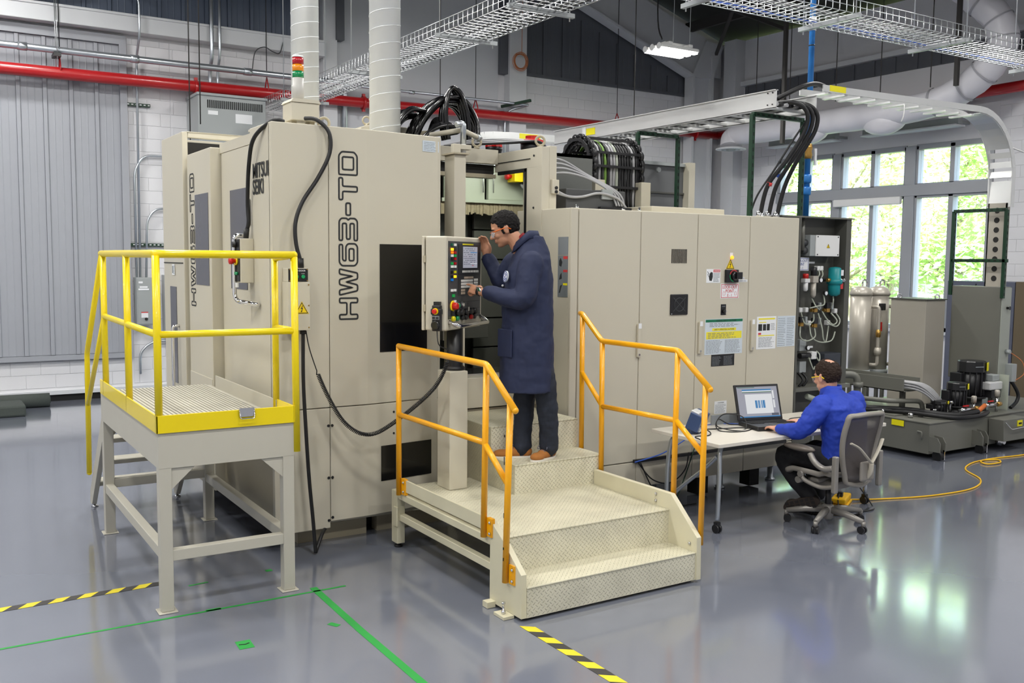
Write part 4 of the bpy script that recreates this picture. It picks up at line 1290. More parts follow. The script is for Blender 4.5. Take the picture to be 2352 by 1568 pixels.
prints('print_dark', dn, lambda mb: (F_.poly(mb, [(6.222, 2.02), (6.25, 2.018), (6.262, 2.055), (6.26, 2.095), (6.24, 2.1), (6.222, 2.085), (6.215, 2.05)], .002, .003), F_.stroke(mb, [(6.195, 2.105), (6.208, 2.085), (6.2, 2.075), (6.214, 2.055)], .005, False, .002, .003)))
l1 = sign(6.60, 2.033, 6.672, 2.052, 'paper', 'rating_label', d3); F_.text('EA.56KW', 'lettering', .016, 'print_grey', l1, 6.636, 2.037, 1)
l1 = sign(6.567, 2.006, 6.712, 2.030, 'paper', 'rating_label', d3); F_.text('PED POINTS 7-8-A-1', 'lettering', .016, 'print_grey', l1, 6.64, 2.012, .85)
lo = sign(6.366, 1.855, 6.602, 1.992, 'paper', 'lockout_sign', d3)
prints('print_red', lo, lambda mb: F_.stroke(mb, [(6.376, 1.863), (6.592, 1.863), (6.592, 1.984), (6.376, 1.984)], .005, True, .002, .003))
F_.text('LOCK-OUT', 'lettering', .042, 'print_red', lo, 6.484, 1.946, .88)
F_.text('POINT', 'lettering', .042, 'print_red', lo, 6.484, 1.909, .88)
F_.text('E - 1', 'lettering', .036, 'print_red', lo, 6.484, 1.872, .95)
for a in (6.41, 6.558):
    prints('print_red', lo, lambda mb: F_.stroke(mb, [(a - .014, 1.885), (a + .014, 1.885), (a + .014, 1.905), (a + .007, 1.918), (a - .007, 1.918), (a - .014, 1.905)], .002, True, .002, .003))
sk_ = sign(6.377, 1.70, 6.443, 1.80, 'black_plastic', 'selector_plate', d3)
F_.text('ALARM', 'lettering', .016, 'plate_silver', sk_, 6.41, 1.775, .8)
MB().lathe([(.017, 0), (.017, .02), (.012, .025)], F_.p(6.41, 1.735, .002), (0, -1, 0), n=14).build('selector_knob', 'black_gloss', sk_)
MB().lathe([(.006, 0), (.006, .008)], F_.p(6.424, 1.735, .02), (0, -1, 0), n=8).build('selector_tip', 'steel_bright', sk_)
sg = sign(6.184, 1.333, 6.668, 1.665, 'paper_blue', 'safety_sign', d3)
prints('print_green', sg, lambda mb: F_.plate(mb, 6.19, 1.635, 6.664, 1.66, .002, .003))
F_.text('GENERAL SAFETY CAUTIONS', 'lettering', .022, 'print_dark', sg, 6.45, 1.64, .9)
prints('print_grey', sg, lambda mb: F_.rows(mb, 6.24, 1.59, 6.65, 1.63, 3, .35, .002, .003, 8, 2))
prints('print_yellow', sg, lambda mb: (F_.plate(mb, 6.275, 1.553, 6.58, 1.578, .002, .003), F_.plate(mb, 6.20, 1.478, 6.655, 1.545, .002, .003)))
F_.text('SAFETY OPERATION CAUTIONS', 'lettering', .021, 'print_dark', sg, 6.427, 1.559, .84)
prints('print_grey', sg, lambda mb: F_.rows(mb, 6.22, 1.484, 6.60, 1.538, 4, .35, .003, .004, 9, 3))
prints('print_grey', sg, lambda mb: (F_.rows(mb, 6.20, 1.345, 6.41, 1.47, 10, .3, .002, .003, 6, 6), F_.rows(mb, 6.44, 1.345, 6.65, 1.47, 10, .3, .002, .003, 6, 7)))
bk = sign(6.273, 1.222, 6.570, 1.330, 'black_plastic', 'rating_plate', d3)
prints('plate_silver', bk, lambda mb: (F_.rows(mb, 6.283, 1.23, 6.40, 1.318, 7, .3, .002, .003, 3, 2), F_.rows(mb, 6.43, 1.23, 6.56, 1.318, 7, .3, .002, .003, 3, 9)))
st = sign(6.33, .77, 6.487, .889, 'paper', 'caution_label', d3)
F_.text('CAUTION', 'lettering', .018, 'print_grey', st, 6.41, .868, 1)
prints('print_grey', st, lambda mb: F_.rows(mb, 6.338, .778, 6.478, .862, 7, .3, .002, .003, 4, 12))
# fourth door: two sheets of paper
d4 = doors[3]
pa = sign(6.858, 1.357, 7.122, 1.672, 'paper', 'instruction_sheet', d4)
prints('print_yellow', pa, lambda mb: (F_.plate(mb, 6.88, 1.642, 7.105, 1.657, .002, .003), F_.plate(mb, 6.89, 1.612, 6.985, 1.62, .002, .003), F_.plate(mb, 6.88, 1.483, 7.1, 1.492, .002, .003)))
prints('print_dark', pa, lambda mb: (F_.plate(mb, 6.878, 1.535, 6.93, 1.6, .002, .003), F_.plate(mb, 6.942, 1.537, 6.985, 1.598, .002, .003), F_.plate(mb, 6.995, 1.537, 7.035, 1.6, .002, .003)))
prints('print_red', pa, lambda mb: F_.plate(mb, 6.88, 1.497, 6.918, 1.516, .002, .003))
prints('print_grey', pa, lambda mb: (F_.rows(mb, 6.885, 1.375, 7.10, 1.475, 9, .35, .002, .003, 5, 3), F_.rows(mb, 7.05, 1.54, 7.105, 1.61, 5, .3, .002, .003, 3, 8)))
pa = sign(7.14, 1.371, 7.392, 1.672, 'paper_blue', 'diagram_sheet', d4)
prints('print_grey', pa, lambda mb: (F_.rows(mb, 7.15, 1.38, 7.26, 1.66, 16, .2, .002, .003, 3, 21), F_.rows(mb, 7.275, 1.38, 7.385, 1.66, 16, .2, .002, .003, 3, 22)))
# stickers on the cabinet's left cheek
FL = Face((4.65, 6.64, 0), (0, -1, 0), (0, 0, 1))
sign(.01, 2.24, .155, 2.39, 'plate_silver', 'notice_plate', ec, FL)
wp = sign(.01, 1.885, .155, 2.235, mat('plate_grey', lin(122, 128, 132), .4), 'warning_plate', ec, FL)
prints('print_red', wp, lambda mb: (FL.plate(mb, .09, 2.205, .15, 2.228, .002, .003), FL.plate(mb, .09, 2.095, .15, 2.115, .002, .003)))
prints('label_yellow', wp, lambda mb: FL.plate(mb, .09, 1.985, .15, 2.003, .002, .003))
prints('print_dark', wp, lambda mb: (FL.poly(mb, [(.03, 2.15), (.06, 2.14), (.075, 2.18), (.05, 2.215), (.03, 2.19)], .002, .003), FL.poly(mb, [(.03, 2.03), (.07, 2.04), (.065, 2.09), (.045, 2.07)], .002, .003), FL.poly(mb, [(.03, 1.92), (.045, 1.92), (.075, 1.99), (.05, 1.98)], .002, .003)))
prints('print_grey', wp, lambda mb: (FL.rows(mb, .09, 2.125, .15, 2.2, 6, .3, .002, .003, 2, 3), FL.rows(mb, .09, 2.01, .15, 2.09, 6, .3, .002, .003, 2, 4), FL.rows(mb, .09, 1.9, .15, 1.98, 6, .3, .002, .003, 2, 5)))
# feet under the cabinet
for x in (4.9, 5.75, 6.6, 7.3):
    MB().lathe([(.05, 0), (.05, .02), (.03, .03), (.03, .18)], (x, 6.62, 0), n=16).build('foot', 'galvanized', ec)
MB().box(6.16, 6.47, .02, 6.30, 6.60, .44).build('dark_column', 'black_matte', ec)
MB().box(6.85, 6.47, .02, 6.98, 6.60, .44).build('dark_column', 'black_matte', ec)
MB().box(5.80, 6.78, 2.63, 6.72, 7.2, 2.70).build('top_box', 'beige_paint', ec, bevel=.006)
for x in (4.78, 5.28, 5.46, 7.0):
    MB().lathe([(.016, 0), (.016, .015), (.009, .018), (.009, .035)], (x, 6.55, 2.63), n=8).build('lifting_bolt', 'steel_bright', ec)
# cables below the doors
cw = thing('cabinet_cable_loop', 'thin black and blue cables trailing under the cabinet behind the table', 'cable', (5.6, 6.40, 0))
for k, (m, pts) in enumerate((('black_rubber', [(5.40, 6.43, .42), (5.55, 6.40, .25), (5.75, 6.38, .20), (5.92, 6.38, .30), (5.98, 6.40, .45)]),
                              ('black_rubber', [(5.42, 6.42, .42), (5.58, 6.38, .12), (5.75, 6.3, .012), (5.95, 6.25, .012)]),
                              ('blue_plastic', [(5.36, 6.42, .42), (5.6, 6.40, .46), (5.75, 6.40, .50), (5.95, 6.40, .58)]),
                              ('green_strut', [(6.1, 6.42, .55), (5.95, 6.40, .25), (5.8, 6.35, .05), (5.7, 6.28, .01)]))):
    MB().tube(catmull(pts, 8), .006, 6).build('cable', m, cw)

# ------------------------------------------------------------------ table, laptop and things on it
tb_ = thing('desk_table', 'white laminate work table on slanted silver legs with casters', 'table', (6.4, 5.8, 0))
mat('table_top', lin(226, 220, 208), .35, noise=.02, scale=20)
MB().box(5.37, 5.40, .722, 7.45, 6.22, .752).build('table_top', 'table_top', tb_, bevel=.003)
MB().box(5.55, 5.75, .68, 7.27, 5.85, .72).build('cross_beam', 'machine_grey', tb_)
for x, s in ((5.47, 1), (7.32, -1)):
    for y, sy in ((5.50, 1), (6.12, -1)):
        l_ = MB()
        l_.tube(catmull([(x, y, .10), (x + s * .01, y, .45), (x + s * .03, y + sy * .02, .66), (x + s * .10, y + sy * .06, .715)], 6), .019, 10)
        lo_ = l_.build('leg', 'galvanized', tb_)
        w_ = MB(); w_.cyl((x - .024, y, .035), (x - .006, y, .035), .035, n=16); w_.cyl((x + .006, y, .035), (x + .024, y, .035), .035, n=16); w_.box(x - .02, y - .02, .035, x + .02, y + .02, .09)
        w_.build('caster', 'black_plastic', lo_)
    for y, sy in ((5.52, 1), ):
        l_ = MB(); l_.tube(catmull([(x + s * .02, y + .02, .62), (x + s * .03, y + .16, .50), (x, y + .40, .30), (x - s * .06, 6.08, .13)], 8), .017, 8); l_.build('slanted_strut', 'galvanized', tb_)

lt = thing('laptop', 'black open laptop with a bar chart window on its screen', 'laptop', (6.42, 5.78, .752))
# the screen opens towards the seated person
LA = math.radians(-14)
LM = Matrix.Translation((6.34, 5.76, .754)) @ Matrix.Rotation(LA, 4, 'Z') @ Matrix.Scale(1.2, 4)
def lbox(a0, b0, c0, a1, b1, c1, M=LM):
    mb = MB(); mb.M = M; mb.box(a0, b0, c0, a1, b1, c1); return mb
lbox(-.19, -.13, 0, .19, .13, .032).build('base', 'black_plastic', lt, bevel=.006)
for r in range(5):
    for c_ in range(12):
        if r == 0 and 3 < c_ < 8: continue
        lbox(-.165 + c_ * .0275, -.01 + r * .024, .032, -.165 + c_ * .0275 + .024, -.01 + r * .024 + .02, .035).build('key', 'black_matte', lt)
lbox(-.05, -.115, .032, .05, -.045, .0335).build('touch_pad', 'grey_plastic', lt)
SM = LM @ Matrix.Translation((0, .13, .03)) @ Matrix.Rotation(math.radians(-18), 4, 'X')
lid = lbox(-.19, -.004, 0, .19, .012, .27, SM).build('lid', 'black_plastic', lt, bevel=.005)
sg_ = lbox(-.172, -.006, .022, .172, -.004, .252, SM).build('screen', 'screen_page', lt)
def sl(a0, c0, a1, c1, m, d=.007):
    lbox(a0, -d, c0, a1, -.0055, c1, SM).build('screen_window', m, sg_)
sl(-.172, .022, .172, .03, 'screen_blue'); sl(-.13, .222, .12, .232, 'screen_blue', .0072); sl(-.13, .212, .12, .222, 'screen_white', .0071); sl(-.13, .208, .12, .213, 'screen_green', .0073)
sl(-.11, .05, .12, .195, 'screen_white', .0071); sl(.126, .16, .14, .22, 'screen_white', .0071); sl(.126, .09, .14, .15, 'screen_white', .0071); sl(-.165, .245, -.02, .249, 'screen_green'); sl(.10, .032, .16, .05, 'screen_text', .0075)
for k, w_ in enumerate((.012, .006, .01, .004, .008, .012, .006)):
    sl(-.03 + k * .013, .09, -.03 + k * .013 + w_, .148, 'screen_blue', .0078)
ad = thing('power_adapter', 'small black power adapter with white label behind the laptop', 'adapter', (7.02, 5.92, .752))
MB().boxc((7.02, 5.92, .775), (.14, .07, .045), .1).build('body', 'black_plastic', ad, bevel=.006)
MB().boxc((7.03, 5.884, .775), (.06, .002, .025), .1).build('label', 'paper', ad)
MB().tube(catmull([(7.09, 5.92, .77), (7.2, 5.98, .757), (7.3, 5.9, .757), (7.42, 5.8, .757)], 8), .004, 6).build('lead', 'black_rubber', ad)
MB().tube(catmull([(6.95, 5.92, .77), (6.85, 5.98, .757), (6.74, 5.92, .757), (6.64, 5.94, .757)], 8), .004, 6).build('lead', 'black_rubber', ad)
cl_ = thing('cable_coil', 'loops of thin black cable lying on the table between the gadget and the laptop', 'cable', (5.95, 5.9, .752))
MB().tube(catmull([(6.22, 5.95, .757), (6.1, 6.02, .76), (5.95, 6.0, .82), (5.84, 5.9, .78), (5.92, 5.78, .757), (6.08, 5.80, .757), (6.14, 5.9, .84), (6.02, 6.0, .86), (5.88, 5.96, .8), (5.8, 5.84, .758), (5.86, 5.74, .757), (6.0, 5.72, .757), (6.12, 5.78, .757), (6.05, 5.86, .757), (5.9, 5.9, .757), (5.72, 5.96, .757), (5.62, 6.0, .757)], 8), .005, 6).build('loose_cable', 'black_rubber', cl_)
MB().tube(catmull([(6.22, 5.98, .757), (6.1, 6.08, .757), (5.9, 6.1, .757), (5.75, 6.02, .757)], 8), .004, 6).build('loose_cable', 'blue_plastic', cl_)
MB().box(5.95, 6.08, .752, 6.30, 6.10, .84).build('grey_card', 'plate_silver', cl_)
gd = thing('sensor_gadget', 'blue and silver scanner head tilted on its stand at the table end', 'instrument', (5.56, 5.88, .752))
GM = Matrix.Translation((5.56, 5.88, .79)) @ Matrix.Rotation(.5, 4, 'Z') @ Matrix.Rotation(.35, 4, 'X')
def gb_(f, nm, m, bev=.004):
    mb = MB(); mb.M = GM; f(mb); return mb.build(nm, m, gd, bevel=bev)
mat('gadget_blue', lin(52, 74, 116), .4)
gb_(lambda m: m.box(-.10, -.05, 0, -.07, .06, .14), 'side_plate', 'gadget_blue')
gb_(lambda m: m.box(.06, -.05, .02, .10, .06, .15), 'side_plate', 'gadget_blue')
gb_(lambda m: m.cyl((-.07, 0, .06), (.06, 0, .06), .045, n=18), 'lens_drum', 'black_gloss')
gb_(lambda m: m.box(-.06, .0, .05, .06, .07, .15), 'motor_block', 'aluminium')
gb_(lambda m: m.box(-.06, -.06, .0, .06, -.02, .03), 'front_bar', 'aluminium')
MB().box(5.49, 5.85, .752, 5.63, 5.93, .80).build('stand', 'gadget_blue', gd, bevel=.004)
MB().tube(catmull([(5.6, 5.82, .80), (5.64, 5.78, .765), (5.56, 5.72, .757), (5.45, 5.74, .757), (5.40, 5.7, .757), (5.372, 5.6, .74), (5.36, 5.55, .60)], 8), .005, 6).build('lead', 'black_rubber', gd)
# power strip on the floor behind the chair
ps = thing('yellow_power_strip', 'yellow power strip with plugs on the floor behind the chair', 'power strip', (7.15, 5.55, 0))
MB().boxc((7.12, 5.6, .055), (.30, .13, .05), .5).build('body', 'yellow_cord', ps, bevel=.012)
MB().boxc((7.12, 5.6, .012), (.32, .15, .024), .5).build('base', 'yellow_cord', ps, bevel=.008)
MB().boxc((7.08, 5.58, .10), (.05, .05, .045), .5).build('plug', 'black_plastic', ps, bevel=.006)
MB().boxc((6.86, 5.58, .03), (.2, .1, .05), .3).build('transformer_brick', 'black_plastic', ps, bevel=.008)
for k, pts in enumerate(([(7.08, 5.58, .12), (6.98, 5.52, .06), (6.9, 5.4, .008), (7.15, 5.3, .008), (7.32, 5.42, .008), (7.25, 5.55, .2)], [(6.78, 5.55, .03), (6.7, 5.42, .008), (6.9, 5.28, .008), (7.2, 5.36, .008)])):
    MB().tube(catmull(pts, 8), .006, 6).build('lead', 'black_rubber', ps)
yc = MB(); yc.tube(catmull([(7.25, 5.62, .02), (7.6, 5.5, .008), (8.1, 5.35, .008), (8.7, 5.32, .008), (9.15, 5.5, .008), (9.45, 5.85, .008), (9.75, 6.0, .008), (10.05, 6.05, .008), (10.25, 5.98, .01), (10.12, 5.87, .014), (9.92, 5.9, .012), (10.0, 6.02, .016), (10.3, 6.05, .008), (10.7, 6.0, .008), (11.2, 5.95, .008), (12.0, 5.8, .008)], 10), .008, 8)
tag(yc.build('extension_cord', 'yellow_cord'), 'yellow extension cord with a knot snaking over the floor past the grey tank', 'cord')
# ------------------------------------------------------------------ pneumatic panel beside the cabinet
pn = thing('pneumatic_panel', 'dark grey open panel with gauges, teal filter and looping clear air hoses', 'air panel', (8.0, 6.85, 0))
b_ = MB(); b_.box(7.44, 6.88, .25, 8.52, 6.93, 2.66); b_.build('back_plate', 'machine_grey_dark', pn)
MB().box(8.46, 6.72, .25, 8.54, 6.93, 2.66).build('side_post', 'machine_grey_dark', pn, bevel=.003)
MB().box(7.44, 6.70, 2.655, 8.56, 6.93, 2.67).build('top_rail', 'machine_grey', pn)
MB().box(7.44, 6.66, .86, 8.54, 6.93, .90).build('shelf', 'machine_grey', pn)
wb = MB().box(7.93, 6.75, 2.262, 8.375, 6.88, 2.482).build('junction_box', 'box_grey', pn, bevel=.006)
MB().box(8.005, 6.738, 2.262, 8.375, 6.752, 2.482).build('box_lid', 'white_plastic', wb, bevel=.004)
FW = Face((0, 6.736, 0), (1, 0, 0), (0, 0, 1))
warning_triangle(FW, 8.17, 2.35, .05, wb)
for x in (8.03, 8.35):
    for z in (2.28, 2.465): MB().cyl((x, 6.737, z), (x, 6.733, z), .007, n=8).build('lid_screw', 'black_plastic', wb)
for z in (2.40, 2.32): MB().lathe([(.035, 0), (.035, .05), (.025, .06)], (7.93, 6.81, z), (-1, 0, 0), n=14).build('cable_gland', 'grey_plastic', wb)
MB().cyl((7.875, 6.8, 2.32), (7.868, 6.8, 2.655), .02, n=10).build('riser_pipe', 'machine_grey', pn)
sgp = MB(); FP = Face((0, 6.80, 0), (1, 0, 0), (0, 0, 1)); FP.plate(sgp, 7.74, 2.11, 7.975, 2.246, 0, .003); so_ = sgp.build('lockout_sign', 'paper', pn)
mat('print_blue', lin(60, 80, 150), .6)
prints('print_blue', so_, lambda mb: FP.stroke(mb, [(7.75, 2.118), (7.965, 2.118), (7.965, 2.238), (7.75, 2.238)], .005, True, .003, .004))
FP.text('LOCK-OUT', 'lettering', .042, 'print_blue', so_, 7.858, 2.20, .88, d=.004)
FP.text('POINT', 'lettering', .042, 'print_blue', so_, 7.85, 2.163, .88, d=.004)
FP.text('P - 1', 'lettering', .034, 'print_blue', so_, 7.858, 2.127, .95, d=.004)
# regulators
def reg(x, y, z, r, h, cap, body, bowl):
    MB().lathe([(r, 0), (r, h * .3), (r * .7, h * .33)], (x, y, z), n=16).build('regulator_cap', cap, pn)
    MB().boxc((x, y, z - h * .15), (r * 2.6, r * 2, h * .28)).build('regulator_body', body, pn, bevel=.006)
    MB().lathe([(r * .9, 0), (r * .9, -h * .5), (r * .5, -h * .6)], (x, y, z - h * .29), n=16).build('filter_bowl', bowl, pn)
reg(7.89, 6.76, 2.03, .03, .15, 'red_plastic', 'white_plastic', 'white_plastic')
reg(8.015, 6.76, 2.06, .032, .26, 'black_plastic', 'stainless', 'stainless')
for x, z in ((8.095, 2.012), (8.183, 1.873), (7.935, 1.305)):
    g_ = MB(); g_.lathe([(.026, 0), (.026, .02), (.022, .022)], (x, 6.75, z), (0, -1, 0), n=18); go = g_.build('gauge', 'black_plastic', pn)
    MB().lathe([(.021, 0), (.021, .002)], (x, 6.728, z), (0, -1, 0), n=18).build('gauge_dial', 'paper', go)
MB().cyl((8.04, 6.78, 2.012), (8.24, 6.78, 2.012), .014, n=10).build('manifold_pipe', 'black_plastic', pn)
t_ = MB(); t_.lathe([(.03, 0), (.06, .02), (.066, .10), (.066, .125), (.082, .13), (.082, .175), (.066, .18), (.066, .29), (.05, .305), (0, .31)], (8.32, 6.74, 1.842), n=22)
to_ = t_.build('teal_filter', 'teal', pn)
FT = Face((8.335, 6.672, 1.9), (1, .1, 0), (0, 0, 1))
for b0 in (.02, .16):
    mm = MB(); FT.plate(mm, 0, b0, .045, b0 + .06); mm.build('filter_label', 'paper' if b0 > .1 else 'print_red', to_)
MB().lathe([(.02, 0), (.02, .05), (.026, .055), (.026, .08)], (8.39, 6.74, 2.01), (1, 0, 0), n=14).build('outlet_fitting', 'steel_bright', to_)
MB().lathe([(.018, 0), (.022, .02), (.018, .05)], (8.20, 6.74, 2.012), (1, 0, 0), n=14).build('inlet_fitting', 'brass', to_)
for k, (x, z) in enumerate(((8.08, 1.694), (8.275, 1.69), (8.085, 1.532), (7.87, 1.55))):
    v_ = MB(); v_.cyl((x - .04, 6.8, z), (x + .04, 6.8, z), .02, n=10); v_.box(x - .025, 6.77, z - .02, x + .025, 6.82, z + .02); vo = v_.build('valve', 'brass', pn)
    MB().boxc((x - .01, 6.78, z + .05), (.06, .05, .06)).build('solenoid', 'black_plastic', vo, bevel=.004)
    MB().boxc((x + .06, 6.78, z + .045), (.03, .04, .07)).build('connector', 'box_grey', vo, bevel=.004)
for x, z in ((7.86, 1.70), (7.95, 1.70), (8.41, 1.68), (8.30, 1.555), (8.0, 1.56), (8.11, 2.135), (8.16, 2.135)):
    MB().boxc((x, 6.80, z), (.045, .05, .05)).build('fitting', 'white_plastic', pn, bevel=.006)
MB().box(8.02, 6.86, 2.185, 8.14, 6.882, 2.205).build('panel_tag', 'paper', pn)
MB().box(8.10, 6.86, 1.285, 8.16, 6.882, 1.305).build('panel_tag', 'paper', pn)
mat('clear_hose', lin(200, 206, 190), .2, alpha=.7)
hs = [[(7.86, 6.78, 1.68), (7.88, 6.74, 1.56), (7.98, 6.72, 1.58), (8.06, 6.78, 1.65)], [(8.13, 6.78, 1.66), (8.14, 6.73, 1.5), (8.15, 6.72, 1.40), (8.22, 6.74, 1.36), (8.30, 6.78, 1.52)],
      [(8.33, 6.78, 1.66), (8.36, 6.72, 1.58), (8.30, 6.72, 1.54), (8.22, 6.74, 1.60), (8.19, 6.78, 1.68)], [(8.41, 6.78, 1.66), (8.42, 6.73, 1.58), (8.34, 6.71, 1.52), (8.2, 6.72, 1.56)],
      [(7.86, 6.78, 1.53), (7.82, 6.74, 1.42), (7.9, 6.72, 1.38), (8.02, 6.72, 1.42), (8.08, 6.78, 1.50)], [(8.0, 6.78, 1.54), (7.98, 6.73, 1.42), (8.1, 6.72, 1.36), (8.28, 6.72, 1.37), (8.36, 6.74, 1.46)],
      [(8.02, 6.78, 1.82), (8.04, 6.74, 1.74), (8.10, 6.74, 1.70)], [(8.2, 6.78, 1.86), (8.16, 6.73, 1.76), (8.06, 6.73, 1.74), (7.96, 6.75, 1.72)], [(8.11, 6.78, 2.12), (8.09, 6.75, 2.07), (8.07, 6.77, 2.03)], [(8.16, 6.78, 2.12), (8.14, 6.75, 2.06), (8.10, 6.77, 2.0)],
      [(8.32, 6.75, 1.84), (8.30, 6.73, 1.78), (8.31, 6.76, 1.72)], [(8.05, 6.73, 1.22), (8.1, 6.72, 1.16), (8.14, 6.75, 1.22), (8.12, 6.78, 1.26)], [(7.95, 6.73, 1.2), (8.0, 6.71, 1.08), (8.06, 6.74, 1.1)]]
for p in hs: MB().tube(catmull(p, 7), .0075, 7).build('air_hose', 'clear_hose', pn)
MB().boxc((7.90, 6.80, 1.33), (.10, .06, .12)).build('valve_block', 'box_grey', pn, bevel=.004)
MB().cyl((7.84, 6.76, 1.22), (8.0, 6.76, 1.22), .03, n=14).build('pressure_switch', 'black_plastic', pn)
MB().boxc((8.03, 6.76, 1.22), (.08, .07, .08)).build('switch_plug', 'white_plastic', pn, bevel=.008)
MB().boxc((7.91, 6.80, 1.10), (.10, .06, .12)).build('valve_block', 'box_grey', pn, bevel=.004)
MB().box(8.16, 6.70, 1.08, 8.42, 6.88, 1.235).build('supply_box', mat('dark_blue_grey', lin(58, 62, 70), .5), pn, bevel=.006)
for x in (7.85, 7.91): MB().tube(catmull([(x, 6.78, 1.04), (x + .01, 6.72, .97), (x - .03, 6.74, .90)], 6), .014, 7).build('drain_hose', 'black_rubber', pn)
MB().tube(catmull([(7.9, 6.7, .80), (8.1, 6.66, .74), (8.3, 6.7, .78)], 6), .03, 8).build('flex_duct', 'clear_hose', pn)

# ------------------------------------------------------------------ coolant tank with pumps
tk = thing('coolant_tank', 'low grey steel coolant tank on casters with yellow stickers', 'tank', (11, 7.3, 0))
TX0, TY0 = 9.6, 6.40
t_ = MB(); t_.box(TX0, TY0, .06, 12.6, 8.0, .40); t_.build('body', 'machine_grey', tk, bevel=.006)
MB().box(TX0 - .01, TY0 - .01, .40, 12.6, 8.0, .415).build('lid', 'machine_grey', tk, bevel=.003)
MB().box(9.66, 6.9, .415, 10.25, 7.3, .43).build('hatch', 'machine_grey', tk, bevel=.004)
MB().box(9.66, 7.34, .415, 10.25, 7.8, .43).build('hatch', 'machine_grey', tk, bevel=.004)
for x, y in ((9.75, 6.75), (9.9, 6.72), (9.72, 7.1)): MB().lathe([(.03, 0), (.03, .04), (.02, .05)], (x, y, .42), n=12).build('lid_fitting', 'steel_bright', tk)
MB().box(TX0 - .014, 6.72, .33, TX0 - .008, 6.88, .395).build('yellow_sticker', 'label_yellow', tk)
MB().lathe([(.07, 0), (.07, .012), (.06, .014)], (TX0 - .01, 7.12, .22), (-1, 0, 0), n=20).build('port_cover', 'machine_grey', tk)
for x, y, ry in ((9.60, 6.36, 0), (10.42, 6.36, 0), (11.5, 6.36, 0)):
    for dx in (0, .10):
        MB().prism([(y + .04, .10), (y - .10, .10), (y - .10, .20), (y - .06, .26), (y + .04, .27)], 'yz', x + dx, x + dx + .012).build('caster_bracket', 'machine_grey', tk)
    co = MB(); co.cyl((x + .03, y - .04, .055), (x + .09, y - .04, .055), .054, n=18); c_o = co.build('caster', 'black_rubber', tk)
    MB().box(x + .10, y - .09, .01, x + .115, y - .07, .12).build('caster_brake', 'steel_bright', c_o)
h_ = MB(); h_.tube(rounded([(TX0 - .01, 6.52, .30), (TX0 - .05, 6.52, .31), (TX0 - .05, 6.46, .31), (TX0 - .05, 6.46, .22)], .02), .01, 8); h_.build('handle', 'machine_grey', tk)
MB().lathe([(.05, 0), (.05, .05), (.03, .055), (.03, .09)], (10.95, TY0, .09), (0, -1, 0), n=14).build('drain_plug', 'steel_bright', tk)
bk_ = thing('drip_bucket', 'grey sheet metal bucket with yellow label and wire handle hung on the tank', 'bucket', (10.97, 6.29, .13))
MB().prism([(10.72, .385), (11.22, .385), (11.2, .13), (10.74, .13)], 'xz', 6.20, 6.385).build('body', 'machine_grey', bk_, bevel=.004)
MB().box(11.0, 6.192, .29, 11.1, 6.199, .36).build('label', 'label_yellow', bk_)
MB().box(11.02, 6.188, .315, 11.08, 6.193, .335).build('label_print', 'print_dark', bk_)
MB().tube(rounded([(10.73, 6.18, .36), (10.84, 6.17, .27), (11.12, 6.17, .28), (11.2, 6.18, .33)], .03), .006, 6).build('wire_handle', 'steel_bright', bk_)
def pump(x, y, r, z0, z1, label):
    p = thing('coolant_pump', label, 'pump', (x, y, z0), 'pumps on the coolant tank')
    h = z1 - z0
    MB().lathe([(r * 1.1, 0), (r * 1.1, .03), (r * .8, .04), (r * .8, h * .22), (r * 1.05, h * .24), (r * 1.05, h * .28)], (x, y, z0), n=22).build('flange', 'black_plastic', p)
    MB().lathe([(r * .85, 0), (r * .85, h * .5)], (x, y, z0 + h * .28), n=22).build('motor', 'black_plastic', p)
    for k in range(14):
        a = 2 * PI * k / 14
        MB().beam((x + r * .9 * math.cos(a), y + r * .9 * math.sin(a), z0 + h * .3), (x + r * .9 * math.cos(a), y + r * .9 * math.sin(a), z0 + h * .77), .012, r * .16, up=(math.cos(a), math.sin(a), 0)).build('cooling_fin', 'black_plastic', p)
    MB().lathe([(r, 0), (r, h * .2), (r * .9, h * .22), (0, h * .225)], (x, y, z0 + h * .775), n=10, smooth=False).build('fan_cover', 'black_plastic', p)
    F = Face((x + r * .25, y - r * 1.0, z0 + h * .80), (1, .35, 0), (0, 0, 1))
    q = MB(); F.plate(q, 0, 0, r * .5, h * .17, 0, .006); q.build('yellow_sticker', 'label_yellow', p)
    F = Face((x - r * .8, y - r * .78, z0 + h * .88), (1, -.35, 0), (0, 0, 1))
    q = MB(); F.plate(q, 0, 0, r * .7, h * .018, 0, .004); q.build('maker_strip', 'plate_silver', p)
    MB().boxc((x - r * .9, y + r * .5, z0 + h * .6), (r * .7, r * .9, h * .3)).build('terminal_box', 'black_plastic', p, bevel=.005)
    e = MB(); e.tube(catmull([(x - r * 1.3, y - .02, z0 + .01), (x - r * 1.3, y - .02, z0 + h * .35), (x - r * 1.2, y - .05, z0 + h * .42)], 5), .022, 8); e.build('outlet_pipe', 'steel_bright', p)
pump(11.0, 6.80, .165, .415, 1.02, 'tallest black coolant pump motor with yellow sticker beside the grey cabinet')
pump(10.46, 6.64, .115, .415, .80, 'middle-sized black coolant pump motor with yellow sticker in front of the beige housing')
pump(10.18, 6.68, .095, .415, .60, 'shortest black coolant pump with yellow sticker next to the grey cables')
vf = thing('valve_fittings', 'steel and brass valves with gauges piped along the tank edge', 'valve', (10.6, 6.5, .41))
for x, y, z in ((10.62, 6.52, .56), (11.1, 6.52, .60)):
    MB().lathe([(.03, 0), (.03, .07), (.02, .08)], (x, y, z), n=14).build('gauge_body', 'stainless', vf)
    MB().cyl((x, y, .41), (x, y, z), .016, n=8).build('riser', 'steel_bright', vf)
